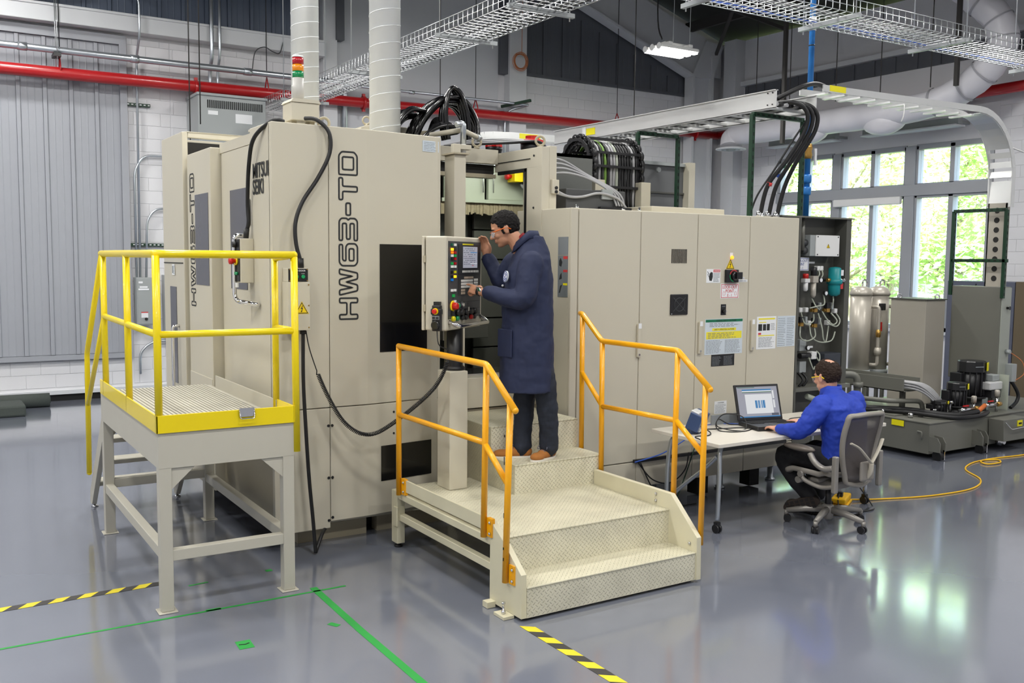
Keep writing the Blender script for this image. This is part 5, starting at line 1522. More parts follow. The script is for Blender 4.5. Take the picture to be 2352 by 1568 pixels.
for x0, x1, y, z in ((10.25, 10.55, 6.46, .50), (10.75, 11.0, 6.46, .52)):
    MB().cyl((x0, y, z), (x1, y, z), .022, n=10).build('pipe', 'steel_bright', vf)
    MB().lathe([(.026, 0), (.03, .04), (.026, .08)], (x1, y, z), (1, 0, 0), n=10).build('coupling', 'brass', vf)
    MB().boxc((x0 + .12, y, z + .045), (.1, .016, .014)).build('lever', 'red_plastic', vf)
MB().cyl((10.55, 6.42, .47), (10.72, 6.44, .53), .026, n=10).build('sleeve', mat('orange_sleeve', lin(206, 110, 50), .6), vf)
MB().boxc((11.15, 6.62, .72), (.26, .12, .10)).build('flow_meter', 'aluminium', vf, bevel=.015)
MB().boxc((11.2, 6.66, .81), (.14, .12, .08)).build('meter_head', 'box_grey', vf, bevel=.01)
MB().boxc((11.16, 6.62, .62), (.20, .1, .09)).build('relay_block', 'black_plastic', vf, bevel=.004)
MB().box(11.3, 6.5, .42, 11.304, 6.62, .85).build('splash_guard', 'clear_hose', vf)
hz_ = MB(); hz_.tube(catmull([(9.1, 7.9, .50), (9.45, 7.6, .46), (9.75, 7.25, .46), (9.95, 6.9, .47), (10.02, 6.62, .46), (10.25, 6.44, .45), (10.55, 6.42, .47)], 8), .032, 10)
tag(hz_.build('coolant_hose', 'black_rubber'), 'thick black hose running over the tank lid to the orange sleeve', 'hose', 'hoses on the tank')
hz_ = MB(); hz_.tube(catmull([(9.1, 7.8, .49), (9.4, 7.5, .455), (9.68, 7.16, .455), (9.85, 6.85, .455), (9.9, 6.58, .455), (10.1, 6.38, .44), (10.5, 6.36, .435), (10.75, 6.42, .45)], 8), .026, 10)
tag(hz_.build('coolant_hose', 'black_rubber'), 'thinner black hose lying in front on the tank edge', 'hose', 'hoses on the tank')
# trough with cable bundle, return pipe
tr = thing('cable_trough', 'grey steel trough spilling a bundle of grey cables beside the pumps', 'cable trough', (9.8, 7.3, .41))
q = MB(); q.box(9.80, 6.9, .69, 9.82, 8.4, .845); q.box(10.1, 6.9, .69, 10.12, 8.4, .845); q.box(9.8, 6.9, .69, 10.12, 8.4, .70); q.build('channel', 'machine_grey', tr)
MB().box(9.95, 7.0, .415, 10.0, 7.05, .69).build('post', 'machine_grey', tr); MB().box(9.95, 7.9, .415, 10.0, 7.95, .69).build('post', 'machine_grey', tr)
for k in range(14):
    o = (k % 5) * .035; u = (k // 5) * .03
    MB().tube(catmull([(9.86 + o, 7.6, .72 + u), (9.87 + o, 6.95, .74 + u), (9.98 + o, 6.78, .70 + u), (10.12 + o * .8, 6.70, .58 + u * .8), (10.28 + o * .5, 6.72, .48 + u * .5)], 6), .013, 7).build('cable', 'grey_cable', tr)
rp = thing('return_pipe', 'thick grey coolant pipe with an elbow behind the seated man', 'pipe', (9.35, 7.3, .4))
MB().tube(rounded([(8.5, 7.9, .885), (9.38, 7.22, .885), (9.38, 7.2, .42)], .08, 6), .042, 14).build('pipe', 'machine_grey', rp)
MB().lathe([(.055, 0), (.055, .06)], (9.38, 7.2, .74), n=16).build('collar', 'machine_grey', rp)
MB().lathe([(.055, 0), (.055, .06)], (9.38, 7.2, .50), n=16).build('collar', 'machine_grey', rp)
lp_ = thing('low_pipe', 'slim grey pipe running low in front of the trough', 'pipe', (9.6, 7.2, .4))
MB().tube(rounded([(9.3, 7.9, .60), (9.72, 7.0, .58), (10.1, 6.86, .57), (10.15, 6.86, .43)], .06, 5), .028, 12).build('pipe', 'machine_grey', lp_)
MB().cyl((9.5, 7.45, .0), (9.5, 7.45, .575), .03, n=10).build('support', 'machine_grey', lp_)
cvx = MB(); cvx.box(8.9, 8.1, .06, 10.3, 9.0, .62); cvx.box(8.8, 7.7, .415, 9.5, 8.1, .46)
tag(cvx.build('chip_conveyor', 'machine_grey', bevel=.006), 'dark grey conveyor trough behind the return pipe', 'conveyor')
# grey cabinet, beige housing, filters
gc = thing('grey_control_cabinet', 'tall grey steel cabinet standing on the tank beside the pumps', 'cabinet', (11.4, 7.0, .41))
MB().box(11.3, 6.66, .745, 11.52, 7.31, 1.92).build('body', 'machine_grey', gc, bevel=.006)
MB().box(11.31, 6.645, .76, 11.51, 6.66, 1.91).build('door', mat('machine_grey_lit', lin(160, 164, 154), .4), gc, bevel=.004)  # front face painted lighter than the body, standing in for light on it
for y in (6.72, 7.2): MB().box(11.34, y, .415, 11.48, y + .06, .745).build('leg', 'machine_grey_dark', gc)
MB().lathe([(.015, 0), (.015, .03), (.025, .04)], (11.42, 6.645, 1.66), (0, -1, 0), n=12).build('lock', 'black_plastic', gc)
MB().lathe([(.03, 0), (.03, .05), (.02, .06)], (11.45, 6.645, 1.12), (0, -1, 0), n=14).build('cable_gland', 'box_grey', gc)
MB().boxc((11.5, 6.60, .86), (.10, .10, .22)).build('socket_box', 'box_grey', gc, bevel=.006)
MB().tube(catmull([(11.5, 6.58, .75), (11.6, 6.55, .6), (11.58, 6.55, .5), (11.45, 6.55, .43)], 6), .022, 8).build('cable', 'black_rubber', gc)
MB().tube(catmull([(11.45, 6.60, 1.12), (11.6, 6.52, 1.0), (11.62, 6.5, .85), (11.52, 6.56, .76)], 6), .006, 6).build('cable', 'copper_wire', gc)
bh = thing('beige_housing', 'beige sheet metal housing with a lifting eye between the filters and the grey cabinet', 'housing', (11.0, 7.5, .41))
MB().prism([(10.8, 7.33), (11.2, 7.33), (11.28, 7.5), (11.28, 7.84), (10.8, 7.84)], 'xy', .415, 1.735).build('shell', 'stainless', bh, bevel=.006)
MB().prism([(10.78, 7.31), (11.22, 7.31), (11.3, 7.5), (11.3, 7.86), (10.78, 7.86)], 'xy', 1.735, 1.75).build('lid', 'machine_grey_dark', bh)
for x, y in ((10.85, 7.75), (11.1, 7.38)):
    MB().torus((x, y, 1.775), (1, 1, 0), .026, .008, 16, 6).build('lifting_eye', 'steel_bright', bh)
for i, (x, y, lb) in enumerate(((10.68, 8.21, 'left of the two steel filter vessels with domed lid by the window'), (10.98, 8.16, 'right of the two steel filter vessels, next to the beige housing'))):
    fv = thing('filter_vessel', lb, 'filter', (x, y, 0), 'twin filter vessels')
    MB().lathe([(.135, 0), (.135, 1.02)], (x, y, .75), n=24).build('shell', 'stainless', fv)
    MB().lathe([(.145, 0), (.145, .03), (.12, .09), (.06, .115), (0, .12)], (x, y, 1.77), n=24).build('lid', 'stainless', fv)
    MB().lathe([(.15, 0), (.15, .06)], (x, y, .72), n=24).build('base_ring', 'box_grey', fv)
    for a in (.5, 2.6, 4.7): MB().box(x + .11 * math.cos(a) - .02, y + .11 * math.sin(a) - .02, 0, x + .11 * math.cos(a) + .02, y + .11 * math.sin(a) + .02, .72).build('leg', 'machine_grey', fv)
    MB().tube(rounded([(x + .02, y, 1.88), (x + .02, y, 1.97), (x + .08, y - .02, 1.97), (x + .08, y - .02, 1.90)], .02), .01, 8).build('vent_pipe', 'steel_bright', fv)
    MB().tube(rounded([(x + .09, y - .10, 1.62), (x + .12, y - .20, 1.62), (x + .12, y - .20, .85), (x + .06, y - .12, .85)], .04), .024, 10).build('side_pipe', 'stainless', fv)
    MB().lathe([(.03, 0), (.036, .05), (.03, .1)], (x + .12, y - .20, 1.22), n=12).build('ball_valve', 'brass', fv)
    MB().boxc((x + .145, y - .22, 1.36), (.016, .02, .12)).build('valve_lever', 'red_plastic', fv)
    MB().boxc((x + .18, y - .20, 1.62), (.07, .06, .09)).build('pressure_sensor', 'black_plastic', fv, bevel=.006)
    MB().lathe([(.04, 0), (.05, .05), (.04, .1)], (x + .12, y - .20, .98), n=12).build('tee_joint', 'stainless', fv)
bp_ = thing('brass_valve_pipe', 'grey riser pipe with brass valve between the air panel and the filters', 'pipe', (9.9, 8.3, 0))
MB().tube(rounded([(9.9, 8.3, .0), (9.9, 8.3, 1.28), (10.1, 8.3, 1.28)], .05), .035, 10).build('pipe', 'machine_grey', bp_)
MB().lathe([(.04, 0), (.05, .06), (.04, .12)], (9.9, 8.3, 1.08), n=12).build('valve', 'brass', bp_)
lk = thing('blue_locker', 'dark blue storage locker with a brown end panel by the far wall', 'locker', (14.7, 8.6, 0))
MB().box(14.4, 8.27, 0, 15.1, 9.4, 1.92).build('body', mat('locker_blue', lin(84, 88, 104), .5), lk, bevel=.006)
MB().box(14.4, 7.2, 0, 15.1, 8.26, 1.93).build('end_panel', mat('locker_brown', lin(98, 86, 66), .5), lk, bevel=.006)
MB().box(14.388, 8.9, .05, 14.4, 8.91, 1.88).build('door_gap', 'black_matte', lk)
# ------------------------------------------------------------------ pipes and conduits on the walls
rd = thing('red_sprinkler_pipe', 'red sprinkler main running along the back wall and round the corner', 'pipe', (6, 15.4, 4.8))
MB().tube([(XL + .1, 15.4, 4.76), (6.6, 15.4, 4.84), (14.98, 15.4, 4.92)], .088, 16).build('pipe', 'red_pipe', rd)
MB().tube([(15.0, 15.42, 4.93), (15.0, 10, 5.0), (15.0, 5.5, 5.05)], .088, 16).build('pipe', 'red_pipe', rd)
for x, z in ((6.66, 4.84), (3.85, 4.81), (14.3, 4.915)):
    q = MB(); q.lathe([(.115, 0), (.115, .05)], (x, 15.4, z), (1, 0, 0), n=20); q.box(x, 15.38, z + .1, x + .05, 15.42, z + .15); q.box(x, 15.38, z - .15, x + .05, 15.42, z - .1); q.build('coupling', 'red_pipe', rd)
MB().lathe([(.11, 0), (.11, .06)], (15.0, 14.8, 4.935), (0, 1, 0), n=20).build('coupling', 'red_pipe', rd)
for x in (1.95, 5.0, 8.9, 12.2):
    z = 4.76 + .0085 * (x + 8) + .02
    q = MB(); q.cyl((x, 15.4, z + .16), (x, 15.4, 8.0), .007, n=6); q.build('hanger_rod', 'black_plastic', rd)
    q = MB(); q.tube(rounded([(x, 15.4, z + .2), (x, 15.35, z + .1), (x, 15.30, z), (x, 15.4, z - .1), (x, 15.50, z), (x, 15.45, z + .1), (x, 15.4, z + .2)], .04), .01, 6); q.build('hanger_ring', 'red_pipe', rd)
cdt = thing('steel_conduit', 'thick galvanised conduit running above the red pipe with an elbow at its end', 'conduit', (3, 15.3, 5.1))
MB().tube(rounded([(XL + .1, 15.3, 5.12), (6.35, 15.3, 5.12), (6.42, 15.58, 5.08), (6.40, 15.58, 3.4)], .16, 8), .05, 12).build('pipe', 'galvanized', cdt)
for x in (-2.0, 1.4, 2.9, 4.6): MB().lathe([(.06, 0), (.06, .12)], (x, 15.3, 5.12), (1, 0, 0), n=16).build('coupling', 'galvanized', cdt)
MB().box(1.85, 15.2, 5.02, 1.95, 15.45, 5.07).build('clamp', 'black_plastic', cdt)
for y in (15.22, 15.4): MB().cyl((1.9, y, 4.9), (1.9, y, 5.9), .006, n=6).build('hanger_rod', 'zinc_wire', cdt)
MB().beam((2.05, 15.2, 6.1), (1.6, 15.6, 5.85), .05, .05).build('strut_bracket', 'black_plastic', cdt)
c2_ = thing('thin_conduit', 'thin conduit under the wire tray ending in an elbow by the white column', 'conduit', (8, 15.3, 5.05))
MB().tube(rounded([(6.3, 15.3, 5.09), (10.0, 15.3, 5.10), (10.0, 15.42, 5.10), (9.62, 15.53, 4.98), (9.60, 15.53, 3.2)], .2, 6), .024, 10).build('pipe', 'galvanized', c2_)
MB().lathe([(.032, 0), (.032, .1)], (7.5, 15.3, 5.09), (1, 0, 0), n=14).build('coupling', 'galvanized', c2_)
sb = MB(); sb.beam((9.55, 15.55, 5.06), (9.85, 15.0, 5.13), .05, .05)
sb.build('strut_bracket', 'green_strut', c2_)
def conduit_run(pts, r, label):
    c = MB(); c.tube(rounded(pts, .12, 5), r, 8)
    return tag(c.build('wall_conduit', 'galvanized'), label, 'conduit', 'conduits on the block wall')
conduit_run([(1.9, 15.6, 6.3), (2.8, 15.35, 6.15), (3.05, 15.35, 6.05), (3.05, 15.35, 5.5), (3.05, 15.62, 5.2), (3.03, 15.62, 1.86)], .018, 'slim wall conduit bending down from the dark cladding beside the grey door')
conduit_run([(3.6, 15.62, 3.74), (3.12, 15.62, 3.74), (2.98, 15.62, 3.5), (2.98, 15.62, 1.86)], .018, 'wall conduit with a wide bend leaving behind the machine at head height of the door')
conduit_run([(3.6, 15.62, 2.93), (3.28, 15.62, 2.93), (3.15, 15.62, 2.75), (3.12, 15.62, 1.86)], .018, 'lowest bent wall conduit above the grey disconnect box')
conduit_run([(3.6, 15.62, .86), (3.2, 15.62, .86), (3.0, 15.62, .7), (3.0, 15.62, .35)], .02, 'short bent wall conduit below the grey disconnect box')
conduit_run([(4.12, 15.36, 8.0), (4.12, 15.36, 5.3), (4.13, 15.54, 5.1), (4.13, 15.54, 4.3)], .03, 'thick vertical conduit dropping in front of the dark cladding')
conduit_run([(4.25, 15.38, 8.0), (4.25, 15.38, 5.35), (4.25, 15.54, 5.1), (4.25, 15.54, 4.3)], .022, 'thinner vertical conduit right beside the thick one')
for x0, x1, z, lb in ((2.86, 3.24, 4.5, 'short black slotted strut fixed high on the block wall'), (2.9, 3.5, 2.365, 'long black slotted strut holding the conduits on the block wall')):
    u_ = thing('wall_strut', lb, 'strut', ((x0 + x1) / 2, 15.65, z), 'slotted struts on the wall')
    MB().box(x0, 15.63, z - .022, x1, 15.70, z + .022).build('channel', 'green_strut', u_)
    k = x0 + .04
    while k < x1 - .03:
        MB().box(k, 15.627, z - .008, k + .03, 15.632, z + .008).build('slot', 'white_wall', u_); k += .06
wr = MB(); wr.tube(catmull([(4.75, 15.35, 5.15), (4.8, 15.35, 5.45), (4.95, 15.35, 5.55), (5.1, 15.38, 5.5), (5.22, 15.4, 5.5), (5.28, 15.4, 5.68)], 8), .008, 6)
tag(wr.build('loose_wire', 'grey_plastic'), 'thin grey wire looping under the white beam', 'wire')
tf = thing('wall_transformer', 'light grey transformer box with a slotted vent mounted above the machine', 'transformer', (4.3, 15.35, 3.6))
MB().box(3.80, 15.0, 3.6, 4.85, 15.68, 4.66).build('case', 'box_grey', tf, bevel=.008)
MB().box(3.78, 14.97, 4.64, 4.87, 15.68, 4.68).build('lid', 'box_grey', tf, bevel=.006)
for k in range(28): MB().box(3.94 + k * .031, 14.994, 4.46, 3.956 + k * .031, 15.002, 4.58).build('vent_slot', 'black_matte', tf)
MB().box(3.95, 14.995, 4.36, 4.10, 15.0, 4.42).build('label', 'paper', tf); MB().box(4.37, 14.995, 4.26, 4.63, 15.0, 4.40).build('label', 'paper', tf)
ds = thing('disconnect_box', 'grey electrical disconnect box with red handle and white labels on the block wall', 'switch box', (3.05, 15.6, 1.1))
MB().box(2.94, 15.46, 1.12, 3.18, 15.69, 1.86).build('case', 'box_grey', ds, bevel=.006)
MB().box(2.955, 15.45, 1.14, 3.165, 15.462, 1.84).build('door', 'box_grey', ds, bevel=.004)
for z0, z1, x0, x1 in ((1.77, 1.80, 2.97, 3.03), (1.70, 1.725, 2.985, 3.10), (1.665, 1.69, 2.965, 3.12), (1.24, 1.33, 3.0, 3.1)):
    MB().box(x0, 15.444, z0, x1, 15.451, z1).build('label', 'paper', ds)
MB().box(3.0, 15.443, 1.315, 3.1, 15.451, 1.33).build('label_band', 'print_red', ds)
MB().box(3.18, 15.5, 1.6, 3.21, 15.56, 1.84).build('lever', 'red_plastic', ds, bevel=.006)
MB().lathe([(.022, 0), (.022, .02)], (3.07, 15.45, 1.22), (0, -1, 0), n=12).build('knob', 'black_plastic', ds)
db = MB(); db.box(3.36, 15.5, 1.0, 3.7, 15.69, 1.9); tag(db.build('wall_panel_box', 'box_grey', bevel=.006), 'second grey wall box half hidden behind the machine', 'switch box')
co_ = thing('cable_coil_wall', 'coil of thin copper coloured cable hanging high on the white column', 'cable coil', (9.85, 15.4, 5.7))
rr = random.Random(2)
for k in range(7):
    MB().torus((9.86 + rr.uniform(-.015, .015), 15.42 - .012 * k, 5.90 + rr.uniform(-.02, .02)), (0.05 * rr.uniform(-1, 1), 1, 0), .15 + rr.uniform(-.02, .02), .006, 26, 5).build('cable_loop', 'copper_wire', co_)
MB().tube([(9.93, 15.45, 6.05), (9.95, 15.45, 8.0)], .006, 6).build('cable_lead', 'copper_wire', co_)
mr = thing('floor_mat_roll', 'folded grey green floor mats lying by the back wall', 'mat', (1.1, 15.0, 0))
q = MB(); q.box(.2, 14.35, 0, 1.27, 14.9, .16); q.build('folded_mat', 'mat_green', mr, bevel=.03)
q = MB(); q.cyl((.6, 15.2, .1), (1.65, 15.15, .1), .1, n=18); q.cyl((.6, 15.2, .1), (1.66, 15.15, .1), .05, n=14); q.build('rolled_mat', 'mat_green', mr)

# ------------------------------------------------------------------ wire basket trays
def basket(axis, a0, a1, c0, c1, z, hgt, label, hang, group, step_=.1, wire=.0042, wires=None):
    """axis 'y': runs along y between a0,a1, crosses x c0..c1"""
    t = thing('wire_basket_tray', label, 'cable tray', ((c0 + c1) / 2, (a0 + a1) / 2, z) if axis == 'y' else ((a0 + a1) / 2, (c0 + c1) / 2, z), group)
    P = (lambda a, c, h: (c, a, h)) if axis == 'y' else (lambda a, c, h: (a, c, h))
    n = 7
    for k in range(n):
        c = c0 + (c1 - c0) * k / (n - 1)
        MB().cyl(P(a0, c, z), P(a1, c, z), wire, n=6).build('long_wire', 'zinc_wire', t)
    for c in (c0, c1):
        for h in (z + hgt * .5, z + hgt): MB().cyl(P(a0, c, h), P(a1, c, h), wire, n=6).build('long_wire', 'zinc_wire', t)
    proto = None
    k = 0
    a = a0
    while a < a1:
        if proto is None:
            m = MB(); m.tube(rounded([P(a0, c0, z + hgt), P(a0, c0, z - .006), P(a0, c1, z - .006), P(a0, c1, z + hgt)], .025, 3), wire, 6)
            proto = m.build('cross_wire', 'zinc_wire', t)
        else:
            copy_at(proto, t, P(a - a0, 0, 0))
        a += step_
    for h in hang:
        b_ = MB(); b_.beam(P(h, c0 - .08, z - .035), P(h, c1 + .08, z - .035), .042, .042); b_.build('trapeze_bar', mat('strut_zinc', lin(150, 154, 156), .4, metal=.4), t)
        for c in (c0 - .03, c1 + .03):
            x, y, _ = P(h, c, 0)
            MB().cyl((x, y, z - .09), (x, y, roof_z(x) - .02), .0065, n=6).build('hanger_rod', 'zinc_wire', t)
    for nm, c, m, r in wires or ():
        q = MB(); L = int((a1 - a0) / .5) + 1
        rr = random.Random(int(c * 100))
        q.tube(catmull([P(a0 + (a1 - a0) * i / L, c + rr.uniform(-.02, .02), z + r + .006) for i in range(L + 1)], 3), r, 6); q.build(nm, m, t)
    return t
basket('y', 6.95, 15.62, 4.90, 5.50, 4.60, .13, 'wire basket cable tray running away to the back wall over the machine', (7.75, 9.2, 11.6, 14.2), 'overhead wire trays',
       wires=(('tray_cable', 5.46, 'black_rubber', .012), ('tray_cable', 5.38, 'black_rubber', .010), ('tray_cable', 5.15, 'black_rubber', .008)))
basket('x', 5.0, 13.2, 6.22, 6.80, 4.60, .13, 'wire basket cable tray crossing the top right over the desk', (6.2, 7.8, 9.6, 11.6), 'overhead wire trays',
       wires=(('tray_cable', 6.74, 'blue_plastic', .006), ('tray_cable', 6.70, 'blue_plastic', .006), ('tray_cable', 6.4, 'grey_cable', .008)))
# rods dropping from the roof
for k, (x, y, z0, lb) in enumerate(((3.31, 13.5, 3.6, 'first thin rod hanging behind the transformer'), (3.45, 13.5, 4.0, 'second thin rod hanging by the transformer'), (7.16, 13.5, 4.4, 'dark rod hanging between the wire tray and the plaster wall'),
                          (9.85, 12.0, 4.0, 'dark rod hanging in front of the gable cladding'), (13.2, 12.6, 4.9, 'rod hanging right of the lamp before the window wall'), (13.3, 11.9, 4.9, 'rod hanging left of the blue pipe'), (13.3, 10.9, 4.9, 'rod hanging just right of the blue pipe'), (13.4, 10.1, 4.9, 'rod hanging with a clamp above the wrapped duct'), (13.4, 9.2, 4.9, 'twin rod hanging where the wrapped duct bends'))):
    q = MB(); q.cyl((x, y, z0), (x, y, roof_z(x) - .02), .008, n=6)
    tag(q.build('hanging_rod', 'brace_dark'), lb, 'rod', 'rods hanging from the roof')
for k, (x, y) in enumerate(((12.6, 11.4), (13.6, 8.9))):
    q = MB(); q.box(x - .03, y - .03, 4.2 if k == 0 else 4.9, x + .03, y + .03, roof_z(x) - .02)
    tag(q.build('hanging_strut', 'brace_dark'), ('dark strut hanging from the roof left of the blue pipe', 'dark strut hanging above the bend of the wrapped duct')[k], 'strut')

# ------------------------------------------------------------------ ducts
for lb, x, y, r, z0, tw in (('white spiral duct rising behind the signal tower', 3.30, 9.0, .132, 3.05, .14), ('white spiral duct rising from the front of the machine roof', 3.46, 7.52, .131, 3.05, .137)):
    d_ = thing('spiral_duct', lb, 'duct', (x, y, z0), 'white spiral ducts')
    MB().cyl((x, y, z0), (x, y, roof_z(x) - .08), r, n=32).build('pipe', 'white_duct', d_)
    n = int((7.2 - z0) / tw * 24)
    MB().tube([(x + (r + .001) * math.cos(2 * PI * k / 24), y + (r + .001) * math.sin(2 * PI * k / 24), z0 + .15 + tw * k / 24) for k in range(n)], .0032, 5, caps=False).build('seam', 'white_duct', d_)
ins = thing('wrapped_duct', 'large grey wrapped ventilation duct sweeping along the window wall and bending upward', 'duct', (14.2, 11, 4.5))
path = [(14.2, 14.1, 4.72), (14.2, 13.7, 4.75), (14.2, 11.9, 4.74), (14.2, 10.0, 4.76), (14.2, 9.25, 4.92), (14.2, 8.78, 5.2), (14.2, 8.55, 5.55), (14.15, 8.65, 5.95), (14.0, 8.95, 6.3), (13.8, 9.3, 6.7)]
P_ = catmull(path, 6)
MB().tube(P_, [.225 + .006 * math.sin(i * 1.9) for i in range(len(P_))], 26).build('wrap', 'duct_wrap', ins)
for i in (20, 25, 29, 33, 37, 41, 46):
    a_, b2 = P_[i], P_[i + 1]
    MB().tube([a_, a_.lerp(b2, .35)], .238, 26, caps=False).build('tape_band', mat('duct_tape', lin(170, 170, 176), .5), ins)
MB().tube(catmull([(14.2, 14.05, 4.75), (14.15, 14.15, 4.66), (14.1, 14.12, 4.50)], 6), .2, 22).build('outlet_elbow', 'duct_wrap', ins)
MB().lathe([(.30, 0), (.30, .02), (.2, .05)], (14.1, 14.1, 4.44), n=28).build('diffuser', 'white_steel', ins)
for k in (1, 2): MB().torus((14.1, 14.1, 4.44), (0, 0, 1), .09 * k, .012, 24, 6).build('diffuser_ring', 'box_grey', ins)
for y in (12.2, 10.6): MB().ball((14.2, y, 4.60), (.20, .42, .22), 20, 10).build('outlet_boot', 'duct_wrap', ins)
for y0, y1, lb in ((12.15, 13.8, 'slim wall lamp fixture above the first window bay'), (9.65, 11.55, 'slim wall lamp fixture above the last window bay')):
    f_ = thing('window_lamp', lb, 'lamp', (14.9, (y0 + y1) / 2, 4.5), 'lamp fixtures above the windows')
    MB().box(14.86, y0, 4.52, 14.98, y1, 4.64).build('housing', 'box_grey', f_, bevel=.006)
    MB().box(14.78, y0, 4.49, 15.06, y1, 4.515).build('reflector', 'white_steel', f_)
    for y in (y0 + .1, y1 - .1): MB().box(14.9, y - .02, 4.64, 14.94, y + .02, 6.9).build('stem', 'box_grey', f_) if False else MB().box(14.94, y - .03, 4.55, XR - .001, y + .03, 4.6).build('bracket', 'box_grey', f_)

# ------------------------------------------------------------------ blue air pipe
bpz = thing('blue_air_pipe', 'blue compressed air pipe coming down from the roof to the air panel', 'pipe', (8.25, 7.1, 2.66))
MB().cyl((8.25, 7.1, 2.66), (8.25, 7.1, 8.6), .031, n=16).build('pipe', 'blue_pipe', bpz)
MB().lathe([(.04, 0), (.048, .04), (.04, .08), (.048, .12), (.04, .16)], (8.25, 7.1, 3.31), n=16).build('ball_valve', 'brass', bpz)
MB().boxc((8.31, 7.05, 3.33), (.03, .02, .18)).build('valve_lever', 'paper', bpz)
for z in (3.05, 2.92): MB().lathe([(.042, 0), (.048, .02), (.048, .07), (.042, .09)], (8.25, 7.1, z), n=16).build('coupling', 'blue_pipe', bpz)
for z in (4.5, 3.82): MB().lathe([(.034, 0), (.034, .012)], (8.25, 7.1, z), n=14).build('clip', 'black_plastic', bpz)
MB().lathe([(.04, 0), (.04, .14)], (8.25, 7.1, 4.66), n=16).build('sleeve', 'white_plastic', bpz)

# ------------------------------------------------------------------ aluminium ladder trays and green strut frames
la = thing('ladder_tray', 'straight aluminium ladder cable tray carried on green strut frames over the cabinet', 'cable tray', (7.3, 8.2, 3.65))
for x in (7.0, 7.56):
    q = MB(); q.box(x, 6.43, 3.655, x + .012, 10.1, 3.825); q.box(x - .02, 6.43, 3.818, x + .03, 10.1, 3.826); q.box(x, 6.43, 3.652, x + .04, 10.1, 3.662); q.build('side_rail', 'aluminium', la)
proto = None
for k in range(14):
    y = 6.55 + k * .27
    if proto is None: proto = MB().box(7.01, y, 3.668, 7.56, y + .06, 3.69).build('rung', 'aluminium', la)
    else: copy_at(proto, la, (0, k * .27, 0))
for k in range(6): MB().tube(catmull([(7.1 + .07 * k, 6.5, 3.71), (7.1 + .07 * k, 8, 3.71), (7.1 + .07 * k, 10, 3.71)], 3), .02, 8).build('tray_cable', ('grey_cable', 'black_rubber')[k % 2], la)
MB().box(6.994, 9.25, 3.70, 6.999, 9.42, 3.78).build('yellow_label', 'label_yellow', la)
MB().box(6.994, 9.43, 3.66, 6.999, 9.50, 3.80).build('white_label', 'paper', la)
for x in (7.0, ):
    for y in (6.47, 6.53):
        for z in (3.69, 3.80): MB().cyl((6.992, y, z), (7.0, y, z), .007, n=8).build('rivet', 'black_plastic', la)
def strut_frame(pts, label, w=.042):
    t = thing('strut_frame', label, 'frame', pts[0], 'green strut frames')
    for a, b_ in zip(pts[:-1], pts[1:]):
        MB().beam(a, b_, w, w).build('strut', 'green_strut', t, bevel=.003)
        a, b_ = Vector(a), Vector(b_); L = (b_ - a).length; n = int(L / .075)
        d = (b_ - a).normalized()
        side = Vector((0, -1, 0)) if abs(d.y) < .5 else Vector((-1, 0, 0))
        pr_ = None
        for k in range(n):
            c = a + d * (.04 + k * .075) + side * (w / 2)
            m = MB(); m.beam(c, c + d * .035, .012, .003, up=side)
            m.build('slot', 'black_matte', t)
    return t
strut_frame([(7.0, 6.72, 2.63), (7.0, 6.72, 3.63), (7.72, 6.72, 3.63), (7.72, 6.72, 2.67)], 'green slotted strut frame on the cabinet top by the thick black cables')
strut_frame([(7.0, 8.45, 2.6), (7.0, 8.45, 3.63), (7.6, 8.45, 3.63), (7.6, 8.45, 2.6)], 'green slotted strut frame behind the cable chain')
strut_frame([(11.3, 7.33, 1.80), (11.3, 7.33, 2.86), (11.3, 6.64, 2.86), (11.3, 6.64, 1.78)], 'green slotted strut frame on top of the grey control cabinet')
t_ = strut_frame([(11.3, 7.33, 2.24), (11.3, 6.60, 2.24)], 'green slotted cross bar halfway up the frame on the grey control cabinet')
l3 = thing('curved_ladder_tray', 'aluminium ladder tray bending down in a curve to the grey control cabinet', 'cable tray', (9.5, 6.85, 3.9))
cv = [(7.95, 3.97), (10.72, 4.01)] + [(10.72 + .75 * math.sin(a), 3.26 + .75 * math.cos(a)) for a in [PI / 2 * k / 10 for k in range(1, 11)]] + [(11.47, 2.9)]
for y in (6.68, 6.98):
    q = MB()
    for i in range(len(cv) - 1):
        q.beam((cv[i][0], y, cv[i][1]), (cv[i + 1][0], y, cv[i + 1][1]), .012, .068, up=(0, 0, 1) if i < 8 else (1, 0, 0))
    q.build('side_rail', 'aluminium', l3)
for k in range(11): MB().box(8.05 + k * .25, 6.69, 3.925, 8.10 + k * .25, 6.98, 3.945).build('rung', 'aluminium', l3)
MB().box(8.05, 6.672, 3.95, 8.30, 6.675, 4.01).build('yellow_label', 'label_yellow', l3)
q = MB()
for i in range(1, len(cv) - 1):
    (xa, za), (xb, zb) = cv[i], cv[i + 1]
    q.add([(xa, 6.69, za - .04), (xa, 6.97, za - .04), (xb - (.03 if i > 6 else 0), 6.97, zb - (.04 if i <= 6 else .0)), (xb - (.03 if i > 6 else 0), 6.69, zb - (.04 if i <= 6 else .0))], [(0, 1, 2, 3)])
so3 = q.build('curved_bottom', 'aluminium', l3); so3.modifiers.new('t', 'SOLIDIFY').thickness = .004
vt = MB(); vt.box(11.43, 6.72, 1.92, 11.445, 6.96, 2.95); vt.box(11.43, 6.72, 1.92, 11.5, 6.735, 2.95); vt.box(11.43, 6.945, 1.92, 11.5, 6.96, 2.95)
vt.build('drop_channel', 'stainless', l3)
for k in range(8):
    MB().lathe([(.035, 0), (.035, .003)], (11.429, 6.84, 2.02 + k * .12), (-1, 0, 0), n=16).build('punched_hole', 'dark_recess', l3)
